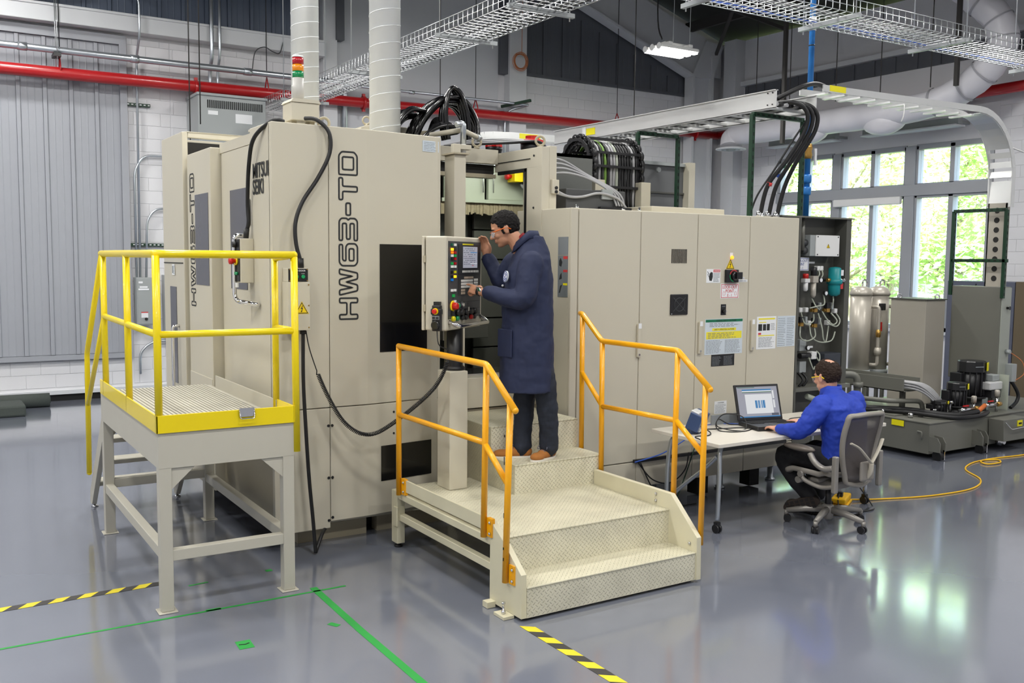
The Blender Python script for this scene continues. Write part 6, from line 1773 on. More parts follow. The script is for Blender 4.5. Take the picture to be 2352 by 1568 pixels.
tie = MB(); tie.tube(catmull([(9.3, 6.69, 3.93), (9.28, 6.68, 3.82), (9.24, 6.68, 3.74)], 5), .006, 6); tie.build('cable_tie', 'white_plastic', l3)
wlt = MB(); wlt.tube(catmull([(11.4, 6.7, 3.62), (12.0, 6.6, 3.52), (12.8, 6.4, 3.55)], 6), .01, 6); wlt.build('white_lead', 'white_plastic', l3)
# thick black cables from the ladder tray down into the cabinet
for k, (x0, x1, lb) in enumerate(((7.26, 7.17, 'first thick black cable dropping from the ladder tray into the cabinet top'), (7.33, 7.29, 'middle thick black cable with blue band dropping into the cabinet top'), (7.40, 7.41, 'last thick black cable dropping into the cabinet top beside the blue pipe'))):
    c = thing('power_cable', lb, 'cable', (x1, 6.75, 2.63), 'thick cables into the cabinet')
    MB().tube(catmull([(x0 - .1, 6.9, 3.73), (x0, 6.5, 3.74), (x0 + .13, 6.40, 3.66), (x0 + .15, 6.42, 3.48), (x0 + .06, 6.55, 3.20), (x1 + .03, 6.68, 2.95), (x1, 6.74, 2.66)], 8), .022, 10).build('sheath', 'black_rubber', c)
    MB().lathe([(.03, 0), (.034, .03), (.03, .07)], (x1, 6.75, 2.63), n=14).build('gland', 'steel_bright', c)
    MB().lathe([(.028, 0), (.028, .035)], (x1 + .045, 6.67, 2.98 + .09 * k), (-.1, .3, -1), n=12).build('colour_band', ('print_red', 'blue_plastic', 'print_green')[k], c)
c = MB(); c.tube(catmull([(7.5, 6.45, 3.62), (7.35, 6.5, 3.4), (7.2, 6.6, 3.1), (7.08, 6.7, 2.85), (7.02, 6.74, 2.64)], 8), .010, 8)
tag(c.build('thin_cable', 'black_rubber'), 'thin black cable hanging beside the three thick ones', 'cable')
c = MB(); c.tube(catmull([(7.3, 6.7, 3.80), (7.55, 6.6, 3.93), (7.85, 6.68, 4.0), (8.2, 6.8, 4.0)], 8), .024, 10)
tag(c.build('bridge_cable', 'black_rubber'), 'thick black cable bridging from the ladder tray to the curved tray', 'cable')

# ------------------------------------------------------------------ on top of the machine
sl_ = thing('signal_tower', 'signal tower light with red, amber and green segments on a beige box', 'signal light', (2.53, 7.0, 3.165))
for x in (2.46, 2.60): MB().boxc((x, 7.0, 3.185), (.04, .1, .05)).build('foot', 'beige_dark', sl_)
MB().box(2.425, 6.9, 3.21, 2.64, 7.1, 3.34).build('base_box', 'beige_paint', sl_, bevel=.004)
MB().prism([(2.415, 3.34), (2.65, 3.34), (2.63, 3.365), (2.435, 3.365)], 'xz', 6.89, 7.11).build('base_lid', 'beige_paint', sl_)
sx_, sy_ = 2.512, 7.0
MB().cyl((sx_, sy_, 3.365), (sx_, sy_, 3.532), .042, n=22).build('stem', mat('tower_grey', lin(196, 194, 188), .4), sl_)
for nm, c_, z in (('lens_green', (10, 140, 80), 3.532), ('lens_amber', (245, 150, 10), 3.582), ('lens_red', (176, 20, 34), 3.632)):
    mat(nm, lin(*c_), .25, coat=.5, emit=lin(*c_), emit_s=.02)
    MB().lathe([(.042, 0), (.042, .046), (.038, .048), (.038, .05)], (sx_, sy_, z), n=24).build('lens', nm, sl_)
MB().lathe([(.042, 0), (.040, .012), (.02, .018), (0, .018)], (sx_, sy_, 3.682), n=22).build('cap', 'white_plastic', sl_)
def eyebolt(x, y, z, r=.04, parent=None):
    q = MB(); q.torus((x, y, z + r + .02), (.3, 1, 0), r, r * .28, 20, 8); q.lathe([(r * .7, 0), (r * .7, .01), (r * .35, .015), (r * .35, .03)], (x, y, z), n=12)
    return q.build('eye_bolt', 'beige_dark', mc)
eyebolt(2.72, 7.02, 3.16); eyebolt(4.42, 7.62, 3.20); eyebolt(4.70, 7.0, 3.17); eyebolt(3.72, 8.5, 3.44, .035)
part(MB().prism([(3.55, 3.05), (3.62, 3.42), (3.75, 3.45), (4.1, 3.45), (4.1, 3.05)], 'xz', 8.4, 8.9), 'rear_box', 'beige_paint', bevel=.006)
part(MB().box(3.66, 8.3, 3.05, 3.85, 8.4, 3.36), 'rear_bracket', 'beige_paint', bevel=.004)
part(MB().prism([(3.86, 3.15), (3.9, 3.4), (4.4, 3.45), (4.45, 3.15)], 'xz', 8.45, 8.55), 'hose_bracket', 'beige_dark')
hb = thing('hose_bundle', 'heap of looped black hoses on top of the machine beside the white duct', 'hoses', (4.3, 8.2, 3.2))
rr = random.Random(12)
for k in range(11):
    y = 8.0 + .05 * k; dz = rr.uniform(-.02, .03); dx = .022 * k
    MB().tube(catmull([(3.74 + dx * .8, y, 3.20), (3.82 + dx * .8, y, 3.42 + dz), (3.96 + dx * .5, y + .03, 3.55 + dz * 2), (4.12 + dx * .3, y + .05, 3.56 + dz)], 7), .022, 8).build('hose', 'black_gloss', hb)
for k in range(10):
    y = 7.95 + .03 * k; q = rr.uniform(-.03, .03); r2 = .17 + .012 * (k % 5)
    MB().tube(catmull([(4.02, y + .1, 3.30 + q), (4.10, y + .05, 3.50 + q), (4.25, y, 3.66 + q), (4.42 + r2 * .2, y, 3.68 + q), (4.53 + r2 * .3, y, 3.55 + q), (4.56 + r2 * .3, y - .02, 3.38), (4.50 + q, y - .02, 3.20)], 7), .022, 8).build('hose', 'black_gloss', hb)
for k in range(8):
    y = 7.9 + .03 * k
    MB().tube(catmull([(3.95 + .02 * k, y, 3.16), (4.02 + .02 * k, y, 3.30), (4.16 + .01 * k, y, 3.40 + .012 * k), (4.32, y, 3.43 + .01 * k), (4.38, y, 3.36)], 7), .021, 8).build('hose', 'black_gloss', hb)
for k in range(3):
    y = 7.9 + .05 * k
    MB().tube(catmull([(4.28, y, 3.30), (4.25, y, 3.55), (4.30 + .02 * k, y, 3.76), (4.40, y, 3.74), (4.48, y, 3.55), (4.50, y, 3.28)], 7), .022, 8).build('hose', 'black_gloss', hb)
wp_ = thing('white_pipe_fittings', 'cream plastic pipes with galvanised elbows on the machine roof', 'pipe', (4.05, 7.3, 3.1))
MB().cyl((3.88, 7.5, 3.27), (4.10, 7.28, 3.31), .022, n=12).build('pipe', 'beige_paint', wp_)
MB().cyl((4.06, 7.25, 3.30), (4.30, 7.4, 3.27), .022, n=12).build('pipe', 'beige_paint', wp_)
MB().tube(rounded([(4.0, 7.25, 3.34), (4.07, 7.25, 3.36), (4.07, 7.25, 3.18)], .03), .026, 12).build('elbow', 'galvanized', wp_)
MB().lathe([(.03, 0), (.03, .05)], (4.28, 7.39, 3.27), (.85, .5, -.1), n=12).build('end_cap', 'galvanized', wp_)
MB().cyl((4.07, 7.25, 3.06), (4.07, 7.25, 3.2), .024, n=12).build('pipe', 'white_plastic', wp_)
MB().boxc((4.04, 7.22, 3.15), (.16, .06, .04)).build('clamp', 'beige_paint', wp_, bevel=.004)
MB().boxc((3.97, 7.2, 3.12), (.07, .05, .10)).build('bracket', 'beige_paint', wp_, bevel=.004)
wc = thing('roof_cables', 'black and grey cables strapped along the roof edge over the door', 'cable', (4.6, 7.7, 3.2))
for k in range(6):
    MB().tube(catmull([(4.15, 7.75 + .02 * k, 3.215), (4.45, 7.72 + .02 * k, 3.25 + .008 * k), (4.75, 7.55 + .02 * k, 3.27 + .008 * k), (4.95, 7.4 + .02 * k, 3.28), (5.0, 7.32, 3.2)], 6), .012, 7).build('cable', ('black_rubber', 'grey_cable')[k % 2], wc)
for i, (x, y, lb) in enumerate(((4.74, 7.85, 'smaller red capped knob on the machine roof'), (4.98, 7.55, 'larger red capped knob on the machine roof'))):
    s = .8 + .3 * i
    k_ = thing('red_capped_motor', lb, 'motor', (x, y, 3.2), 'red capped motors')
    MB().lathe([(.09 * s, 0), (.10 * s, .03), (.10 * s, .07 * s)], (x, y, 3.2), n=22).build('body', 'black_plastic', k_)
    MB().lathe([(.105 * s, 0), (.10 * s, .03), (.06 * s, .045), (.06 * s, .065 * s), (0, .07 * s)], (x, y, 3.2 + .07 * s), n=12, smooth=False).build('cap', 'red_plastic', k_)
ct = thing('curved_wall_tray', 'short aluminium tray with a bend and yellow label at the back wall behind the machine', 'cable tray', (10, 15.0, 3.8))
cvp = [(8.2, 3.6), (8.3, 4.0), (8.5, 4.25), (8.8, 4.38), (10.9, 4.42)]
for y in (14.6, 14.9):
    q = MB()
    P2 = catmull([(a, y, b_) for a, b_ in cvp], 5)
    for i in range(len(P2) - 1): q.beam(P2[i], P2[i + 1], .012, .12)
    q.build('side_rail', 'aluminium', ct)
MB().box(9.35, 14.59, 4.36, 9.8, 14.594, 4.45).build('yellow_label', 'label_yellow', ct)
# cable chain
ch = thing('cable_chain', 'black arched cable drag chain packed with hoses above the cabinets', 'cable chain', (5.9, 7.8, 2.65))
CXA, CXB = 5.70, 6.30
def arch(r, n=15):
    pts = []
    for k in range(5): pts.append((7.80 - r, 2.72 + k * .1))
    for k in range(n + 1):
        a = PI - PI * k / n
        pts.append((7.80 + r * math.cos(a), 3.16 + r * math.sin(a)))
    for k in range(5): pts.append((7.80 + r, 3.12 - k * .1))
    return pts
AP = arch(.235, 9)
for i in range(len(AP) - 1):
    y0, z0 = AP[i]; y1, z1 = AP[i + 1]
    for x in (CXA, CXB):
        q = MB(); q.cyl((x - .018, y0, z0), (x + .018, y0, z0), .058, n=16); q.beam((x, y0, z0), (x, y1, z1), .03, .085, up=(1, 0, 0))
        o = q.build('chain_link', 'black_plastic', ch)
        q = MB(); q.torus((x - .019, y0, z0), (1, 0, 0), .034, .006, 14, 5); q.build('link_pin', 'black_gloss', o)
    if i % 2 == 0:
        for dr in (-.04, .04):
            ym, zm = 7.80 + (y0 - 7.80) * (1 + dr / .235), (3.16 + (z0 - 3.16) * (1 + dr / .235)) if z0 > 3.16 else z0
            MB().box(CXA, ym - .012, zm - .012, CXB, ym + .012, zm + .012).build('chain_bar', 'black_plastic', ch)
rr = random.Random(5)
IN = arch(.235, 9)
for k in range(15):
    x = CXA + .05 + k * .036
    m = ('black_rubber', 'grey_cable', 'black_rubber', 'yellow_green', 'black_rubber', 'grey_cable', 'grey_cable', 'clear_hose', 'black_rubber', 'black_rubber', 'black_rubber', 'black_rubber')[k % 12]
    if m == 'yellow_green': m = mat('cable_green', lin(110, 150, 60), .5).name
    MB().tube([(x + rr.uniform(-.004, .004), y, z) for y, z in IN], .014, 7).build('chain_cable', m, ch)
bx = MB(); bx.box(5.66, 7.46, 2.62, 5.78, 7.56, 2.98); bx.box(6.24, 7.46, 2.62, 6.36, 7.56, 2.98); bx.box(5.66, 7.44, 2.5, 6.4, 7.56, 2.72)
part(bx, 'chain_bracket', 'beige_paint', bevel=.004)
# grey actuator with pale hoses beside the door column
ga_ = thing('grey_drive_unit', 'dark grey drive unit with pale bent hoses beside the open door', 'drive unit', (5.2, 7.2, 2.63))
MB().box(4.95, 6.95, 2.635, 5.62, 7.28, 2.83).build('body', mat('drive_grey', lin(74, 75, 76), .5), ga_, bevel=.006)
MB().box(5.34, 6.93, 2.75, 5.46, 6.95, 2.84).build('plate', 'box_grey', ga_)
MB().box(5.30, 6.90, 2.635, 5.66, 6.94, 2.68).build('valve_strip', 'black_plastic', ga_)
for k in range(4):
    MB().tube(catmull([(4.80, 7.05 + .03 * k, 2.95 + .05 * k), (5.0, 7.0 + .03 * k, 2.97 + .04 * k), (5.25, 6.98 + .03 * k, 2.92 + .02 * k), (5.44 + .03 * k, 6.95, 2.82), (5.50 + .03 * k, 6.92, 2.69)], 7), .010, 8).build('hose', 'grey_cable', ga_)
for k in range(2):
    MB().tube(catmull([(4.81, 6.98, 2.80 + .03 * k), (4.95, 6.93, 2.76), (5.1, 6.92, 2.76), (5.3, 6.92, 2.80), (5.5, 6.91, 2.76), (5.6, 6.91, 2.68)], 7), .011, 8).build('hose', 'grey_cable', ga_)
ge = thing('grey_magazine_housing', 'tall dark grey steel housing behind the cable chain', 'housing', (7.4, 9.3, 0))
MB().box(6.5, 9.0, 0, 8.2, 9.8, 3.38).build('body', mat('housing_grey', lin(104, 106, 108), .5), ge, bevel=.006)
MB().box(6.5, 8.97, 3.36, 8.22, 9.0, 3.40).build('top_edge', 'box_grey', ge); MB().box(6.5, 8.98, 3.02, 8.2, 9.0, 3.04).build('seam', 'machine_grey_dark', ge)
MB().box(8.2, 8.9, 0, 8.30, 9.8, 3.41).build('end_panel', 'beige_paint', ge)
MB().lathe([(.03, 0), (.03, .03)], (7.75, 8.97, 3.3), (0, -1, 0), n=14).build('round_knob', 'box_grey', ge)

# ------------------------------------------------------------------ tapes on the floor
def tape(pts, w_, m, name, label, grp=None):
    F = Face((0, 0, .0008), (1, 0, 0), (0, 1, 0))
    mb = MB(); F.stroke(mb, pts, w_, False, 0, .0008)
    return tag(mb.build(name, m), label, 'tape', grp)
def hazard(a, b_, w_, label, n):
    a, b_ = Vector((*a, .0012)), Vector((*b_, .0012))
    d = (b_ - a).normalized(); s = Vector((-d.y, d.x, 0)); L = (b_ - a).length
    t = thing('hazard_tape', label, 'tape', a, 'black and yellow floor tapes')
    for i in range(n):
        m = MB(); p0 = a + d * (L * i / n); p1 = a + d * (L * (i + 1) / n); sk = d * w_ * .8
        top = Vector((0, 0, .001))
        v = [p0 - s * w_ / 2, p1 - s * w_ / 2, p1 + s * w_ / 2 + sk, p0 + s * w_ / 2 + sk]
        m.add(v + [q + top for q in v], [(3, 2, 1, 0), (4, 5, 6, 7), (0, 1, 5, 4), (1, 2, 6, 5), (2, 3, 7, 6), (3, 0, 4, 7)])
        m.build('stripe', ('tape_yellow', 'tape_black')[i % 2], t)
mat('tape_yellow', lin(226, 208, 40), .5); mat('tape_black', lin(58, 56, 54), .5)
hazard((-.35, 6.53), (1.33, 6.53), .075, 'black and yellow hazard tape ending at the yellow-railed platform', 20)
hazard((3.06, 4.66), (3.05, 2.9), .075, 'black and yellow hazard tape running from under the cream steps', 18)
tape([(-.6, 5.87), (2.40, 5.855)], .022, 'tape_green', 'floor_tape', 'long thin green tape line passing in front of the platform legs', 'green floor tapes')
tape([(2.20, 5.93), (2.18, 5.1), (2.17, 3.6)], .05, 'tape_green', 'floor_tape', 'wide green tape line running towards the viewer', 'green floor tapes')
tape([(1.49, 5.235), (1.575, 5.23)], .12, 'tape_green', 'floor_tape', 'largest square green tape patch with a pen mark', 'green floor tapes')
tape([(2.06, 5.285), (2.095, 5.22)], .04, 'tape_green', 'floor_tape', 'small green tape patch beside the wide line', 'green floor tapes')
tape([(1.50, 6.385), (1.63, 6.395)], .02, 'tape_green', 'floor_tape', 'short green tape strip under the platform', 'green floor tapes')
tape([(2.035, 6.422), (2.08, 6.425)], .04, 'tape_green', 'floor_tape', 'tiny green tape square by the platform leg', 'green floor tapes')
tape([(1.48, 5.868), (1.57, 5.866)], .035, 'tape_green', 'floor_tape', 'short green strip stuck across the thin tape line', 'green floor tapes')
pm = MB(); Face((0, 0, .0025), (1, 0, 0), (0, 1, 0)).stroke(pm, [(1.50, 5.24), (1.535, 5.23), (1.56, 5.24)], .006); 
tag(pm.build('pen_mark', 'print_dark'), 'black pen mark on the largest green tape patch', 'mark')
# ------------------------------------------------------------------ people
mat('skin_a', lin(190, 138, 108), .5, noise=.06, scale=25)
mat('skin_b', lin(214, 160, 134), .5, noise=.06, scale=25)
mat('hair_dark', lin(20, 17, 16), .6, noise=.3, scale=90, bump=.6, bscale=150, spec=.2)
mat('hair_brown', lin(48, 36, 30), .6, noise=.3, scale=90, bump=.6, bscale=150, spec=.2)
mat('coat_navy', lin(28, 37, 68), .75, noise=.10, scale=14, bump=.12, bscale=350)
mat('jeans', lin(32, 38, 52), .85, noise=.25, scale=18, bump=.2, bscale=300)
mat('suede', lin(166, 106, 48), .85, noise=.12, scale=30)
mat('sole_white', lin(226, 222, 212), .6)
mat('shirt_blue', lin(30, 62, 176), .7, noise=.08, scale=12, bump=.06, bscale=300)
mat('trousers_black', lin(26, 26, 30), .85, noise=.15, scale=20)
mat('shoe_black', lin(28, 24, 22), .6, noise=.2, scale=40)
mat('lens_clear', lin(225, 232, 240), .05, alpha=.35)
mat('orange_plastic', lin(222, 106, 30), .4)
mat('shirt_red', lin(130, 20, 30), .8)
mat('eye_white', lin(228, 224, 218), .3)
mat('lip', lin(160, 96, 84), .5)
mat('lip_b', lin(190, 120, 106), .5)
mat('lace', lin(110, 112, 128), .8)

class Blob(MB):
    """overlapping closed shapes that a voxel remesh melts into one continuous skin"""
    def limb(s, pts, rs, n=14, sub=4, flat=None):
        P = catmull(pts, sub); m = len(rs) - 1
        R = []
        for i in range(len(P)):
            t = i / (len(P) - 1) * m; k = min(int(t), m - 1)
            R.append(rs[k] + (rs[k + 1] - rs[k]) * (t - k))
        s.tube(P, R, n, flat=flat)
        if flat is None:
            s.ball(P[0], R[0] * .98, n, 8); s.ball(P[-1], R[-1] * .98, n, 8)
        return s
    def ell(s, c, r, M=None):
        old = s.M
        s.M = M if M is not None else old
        s.ball(c, r, 18, 12); s.M = old
        return s
    def loft(s, rings, n=28):
        """rings: (centre, axis1*half, axis2*half) ellipses from bottom to top, squared a little"""
        vs = []; fs = []
        for c, a, b in rings:
            for k in range(n):
                t = 2 * PI * k / n
                ct, st = math.cos(t), math.sin(t)
                e = .82
                vs.append(Vector(c) + Vector(a) * math.copysign(abs(ct) ** e, ct) + Vector(b) * math.copysign(abs(st) ** e, st))
        m = len(rings)
        for i in range(m - 1):
            for k in range(n):
                l = (k + 1) % n
                fs.append((i * n + k, i * n + l, (i + 1) * n + l, (i + 1) * n + k))
        fs.append(tuple(range(n - 1, -1, -1))); fs.append(tuple(range((m - 1) * n, m * n)))
        return s.add(vs, fs, True)
    def skin(s, name, m, parent, voxel=.008, smooth=6, fold=0.0, fscale=.12):
        o = s.build(name, m, parent)
        r = o.modifiers.new('melt', 'REMESH'); r.mode = 'VOXEL'; r.voxel_size = voxel; r.use_smooth_shade = True
        if smooth:
            k = o.modifiers.new('relax', 'SMOOTH'); k.iterations = smooth; k.factor = .5
        if fold:
            t = bpy.data.textures.new(name + '_folds', 'CLOUDS'); t.noise_scale = fscale; t.noise_depth = 2
            d = o.modifiers.new('folds', 'DISPLACE'); d.texture = t; d.strength = fold; d.mid_level = .5; d.texture_coords = 'LOCAL'
        return o

def frame(o, fwd, up):
    f = Vector(fwd).normalized(); u = Vector(up); u = (u - f * u.dot(f)).normalized(); l = u.cross(f)
    return Matrix(((f.x, l.x, u.x, o[0]), (f.y, l.y, u.y, o[1]), (f.z, l.z, u.z, o[2]), (0, 0, 0, 1)))

def hand(b, wrist, d, back, thumb, curls, k=1.0, tips=None):
    """palm, four jointed fingers and a thumb; d: towards the fingers, back: back of the hand, thumb: thumb side"""
    w = Vector(wrist); d = Vector(d).normalized(); bk = Vector(back); bk = (bk - d * bk.dot(d)).normalized()
    t = d.cross(bk); t = t if t.dot(Vector(thumb)) > 0 else -t
    M = Matrix(((d.x, t.x, bk.x, w.x), (d.y, t.y, bk.y, w.y), (d.z, t.z, bk.z, w.z), (0, 0, 0, 1)))
    b.ell((.052 * k, 0, 0), (.055 * k, .041 * k, .016 * k), M)
    b.ell((.025 * k, .022 * k, -.006 * k), (.032 * k, .022 * k, .018 * k), M)
    b.limb([M @ Vector((-.02, 0, 0)), M @ Vector((.03 * k, 0, 0))], [.027 * k, .027 * k])
    for i, (y, L, c) in enumerate(zip((.031, .0105, -.0105, -.030), (.078, .086, .080, .064), curls)):
        p = Vector((.092 * k - abs(i - 1) * .004, y * k, .002)); pts = [M @ p]; a = 0
        for j, q in enumerate((.45, .32, .23)):
            a += c * (.8 if j == 0 else 1.0)
            p = p + Vector((math.cos(a), .04 * (1.5 - i) * (1 if j == 0 else 0), -math.sin(a))) * L * q * k
            pts.append(M @ p)
        b.limb([M @ Vector((.06 * k, y * k * .9, 0))] + pts, [.011 * k, .0105 * k, .0098 * k, .0088 * k, .0075 * k], 10, 2)
    p0 = Vector((.018 * k, .030 * k, -.004)); p1 = Vector((.045 * k, .052 * k, -.014 * k)); p2 = Vector((.072 * k, .058 * k, -.024 * k)); p3 = Vector((.092 * k, .055 * k, -.030 * k))
    b.limb([M @ p0, M @ p1, M @ p2, M @ p3], [.016 * k, .0125 * k, .0108 * k, .0085 * k], 10, 2)

def head_shape(b, M, k):
    s = lambda *v: tuple(x * k for x in v)
    b.ell(s(-.014, 0, .034), s(.100, .077, .098), M)
    b.ell(s(.022, 0, -.004), s(.068, .068, .075), M)
    b.ell(s(.030, 0, -.052), s(.056, .057, .055), M)
    b.ell(s(.052, 0, -.085), s(.030, .036, .026), M)
    b.ell(s(.066, 0, -.092), s(.018, .021, .017), M)
    b.ell(s(.070, 0, .030), s(.020, .052, .014), M)
    for q in (-1, 1):
        b.ell(s(.056, q * .040, -.022), s(.028, .022, .022), M)
        b.ell(s(-.010, q * .078, -.004), s(.020, .008, .032), M)
        b.ell(s(-.018, q * .082, .012), s(.014, .007, .018), M)
        b.ell(s(.088, q * .012, -.030), s(.011, .010, .009), M)
    b.limb([M @ Vector(s(.084, 0, .020)), M @ Vector(s(.094, 0, -.002)), M @ Vector(s(.107, 0, -.025))], [.008 * k, .010 * k, .0135 * k], 10, 3)
    b.ell(s(.080, 0, -.058), s(.014, .030, .016), M)

def hair(name, m, parent, M, k, keep, thick=.012):
    """cap of hair over the skull; keep(x,y,z) in head units says where hair grows"""
    n, q = 44, 26
    vs = []; fs = []; idx = {}
    rr = random.Random(5)
    for i in range(q + 1):
        th = PI * i / q
        for j in range(n):
            a = 2 * PI * j / n
            p = (-.016 + .105 * math.sin(th) * math.cos(a), .081 * math.sin(th) * math.sin(a), .034 + .103 * math.cos(th))
            vs.append(p)
    for i in range(q):
        for j in range(n):
            l = (j + 1) % n
            f = (i * n + j, (i + 1) * n + j, (i + 1) * n + l, i * n + l)
            c = [sum(vs[v][t] for v in f) / 4 for t in range(3)]
            if keep(*c): fs.append(f)
    mb = MB(); mb.M = M @ Matrix.Scale(k, 4)
    used = sorted({v for f in fs for v in f}); mp_ = {v: i for i, v in enumerate(used)}
    mb.add([vs[v] for v in used], [tuple(mp_[v] for v in f) for f in fs], True)
    o = mb.build(name, m, parent)
    sd = o.modifiers.new('thick', 'SOLIDIFY'); sd.thickness = thick * k; sd.offset = -.6
    sb = o.modifiers.new('sub', 'SUBSURF'); sb.levels = 2; sb.render_levels = 2
    t = bpy.data.textures.new(name + '_tufts', 'CLOUDS'); t.noise_scale = .016; t.noise_depth = 4
    d = o.modifiers.new('tufts', 'DISPLACE'); d.texture = t; d.strength = .018; d.mid_level = .45; d.texture_coords = 'LOCAL'
    return o

def glasses(parent, M, k, temple):
    g = MB(); g.M = M @ Matrix.Scale(k, 4)
    for q in (-1, 1):
        L = [(.099, q * .006, .012), (.098, q * .050, .014), (.078, q * .066, .010), (.080, q * .062, -.014), (.094, q * .046, -.026), (.101, q * .014, -.022)]
        g.add(L + [(x + .003, y, z) for x, y, z in L], [(0, 1, 2, 3, 4, 5), (11, 10, 9, 8, 7, 6)] + [(i, (i + 1) % 6, 6 + (i + 1) % 6, 6 + i) for i in range(6)])
    go = g.build('glasses_lens', 'lens_clear', parent)
    t = MB(); t.M = M @ Matrix.Scale(k, 4)
    t.tube([(.099, -.05, .014), (.103, 0, .013), (.099, .05, .014)], .003, 6)
    for q in (-1, 1): t.tube([(.080, q * .068, .010), (.03, q * .079, .012), (-.02, q * .084, .010), (-.045, q * .080, -.012)], .0038, 6)
    t.build('glasses_frame', temple, go)

def eyes(parent, M, k):
    for q in (-1, 1):
        e = MB(); e.M = M @ Matrix.Scale(k, 4); e.ball((.070, q * .031, .004), .0125, 12, 8); eo = e.build('eye', 'eye_white', parent)
        e = MB(); e.M = M @ Matrix.Scale(k, 4); e.ball((.0785, q * .032, .003), .0055, 10, 6); e.build('iris', 'black_gloss', eo)
        e = MB(); e.M = M @ Matrix.Scale(k, 4); e.tube([(.086, q * .014, .024), (.086, q * .032, .030), (.072, q * .052, .024)], [.004, .005, .002], 6); e.build('eyebrow', 'hair_dark', parent)

def shoe(parent, heel, toe, z, upper, sole, k=1.0, tilt=None, w=.047):
    h = Vector((*heel, 0)); t = Vector((*toe, 0)); d = (t - h).normalized(); L = (t - h).length
    s = Vector((-d.y, d.x, 0))
    M = Matrix(((d.x, s.x, 0, heel[0]), (d.y, s.y, 0, heel[1]), (0, 0, 1, z), (0, 0, 0, 1)))
    if tilt is not None: M = tilt @ M
    b = Blob()
    b.ell((L * .16, 0, .045), (L * .17, w * .78, .046), M); b.ell((L * .45, 0, .040), (L * .28, w * .86, .040), M)
    b.ell((L * .76, 0, .030), (L * .23, w, .032), M); b.ell((L * .30, 0, .065), (L * .20, w * .72, .048), M)
    o = b.skin('shoe', upper, parent, .006, 4)
    so = MB(); so.M = M
    out = [(L * (.5 + .51 * math.cos(a)), w * 1.04 * math.sin(a) * (1 + .12 * math.cos(a)) * (.86 if abs(math.cos(a)) < .35 else 1)) for a in [2 * PI * i / 28 for i in range(28)]]
    so.prism(out, 'xy', 0, .014); so.build('sole', sole, o)
    return o, M, L

# ---------------------------------------------------------------- the operator
op = thing('person', 'standing man in long navy work coat, jeans and tan shoes pressing keys on the console', 'person', (3.98, 6.0, .675))
f_ = Vector((-.86, .51, 0)).normalized(); l_v = Vector((-f_.y, f_.x, 0))      # forward, his left (towards the stairs)
K = 1.05
HM = frame((3.806, 6.137, 2.418), (f_.x * .93, f_.y * .93, -.36), (0, 0, 1))
bd = Blob()
head_shape(bd, HM, K)
bd.limb([HM @ Vector((-.03, 0, -.04)), (3.875, 6.09, 2.34), (3.925, 6.06, 2.25)], [.060, .060, .072])
# trunk and limbs under the clothes
bd.loft([((3.955, 6.03, z), f_ * a, l_v * b_) for z, a, b_ in ((1.48, .13, .17), (1.7, .12, .165), (1.95, .13, .18), (2.15, .12, .18), (2.24, .08, .10))])
WL = (3.590, 6.118, 1.955)
WR = (3.838, 6.455, 2.225)
bd.limb([(3.865, 5.865, 2.15), (3.80, 5.845, 1.91), WL], [.055, .045, .030])
bd.limb([(3.965, 6.24, 2.15), (3.90, 6.32, 2.03), WR], [.055, .045, .030])
for hx, kx, ax in (((3.985, 5.93, 1.55), (4.07, 5.92, 1.06), (4.115, 5.955, .74)), ((4.0, 6.11, 1.55), (3.99, 6.12, 1.04), (3.955, 6.11, .73))):
    bd.limb([hx, kx, ax], [.08, .055, .04])
tipv = Vector((3.531, 6.272, 1.98)) - Vector(WL)
hand(bd, WL, (tipv.x, tipv.y, tipv.z + .01), (-.55, -.45, .7), (.5, .6, .5), (.10, 1.0, 1.15, 1.25), 1.02)
hand(bd, WR, (-.16, .04, .98), (.85, .45, .15), (-.5, -.8, .1), (.42, .45, .45, .5), 1.02)
bd.skin('body', 'skin_a', op, .0055, 3)
eyes(op, HM, K)
lp1 = MB(); lp1.M = HM @ Matrix.Scale(K, 4); lp1.ball((.088, 0, -.053), (.009, .022, .005), 12, 6); lp1.ball((.086, 0, -.064), (.009, .019, .006), 12, 6); lp1.build('lips', 'lip', op)
hair('hair', 'hair_dark', op, HM, K, lambda x, y, z: (z > .070 + (.012 if abs(y) < .03 else 0)) if x > .045 else ((z > .004 + max(0, x + .005) * .9) if x > -.03 else z > -.055))
sbn = MB(); sbn.M = HM @ Matrix.Scale(K, 4)
for q in (-1, 1): sbn.ball((.012, q * .070, .0), (.013, .006, .028), 10, 8)
sbn.build('sideburns', 'hair_dark', op)
glasses(op, HM, K, 'orange_plastic')
# coat
ct_ = Blob()
c0 = Vector((3.957, 6.036, 0))
rings = [(1.205, .005, .205, .235), (1.30, .005, .207, .228), (1.52, .0, .203, .215), (1.70, .0, .198, .205), (1.85, .0, .194, .205), (2.0, -.005, .182, .215), (2.12, -.012, .168, .218), (2.20, -.022, .150, .195), (2.27, -.03, .125, .145), (2.33, -.032, .100, .105), (2.375, -.03, .085, .085)]
ct_.loft([(c0 + f_ * o_f + Vector((0, 0, z)), f_ * a, l_v * b_) for z, o_f, a, b_ in rings])
ct_.limb([(3.885, 5.885, 2.165), (3.845, 5.862, 2.06), (3.795, 5.845, 1.915), (3.715, 5.935, 1.915), (3.625, 6.062, 1.952)], [.098, .090, .080, .068, .054], 16, 4)
ct_.limb([(3.965, 6.235, 2.17), (3.935, 6.29, 2.09), (3.905, 6.325, 2.02), (3.875, 6.385, 2.11), (3.845, 6.44, 2.195)], [.095, .085, .074, .064, .054], 16, 4)
ct_.skin('coat', 'coat_navy', op, .0085, 5, .020, .11)
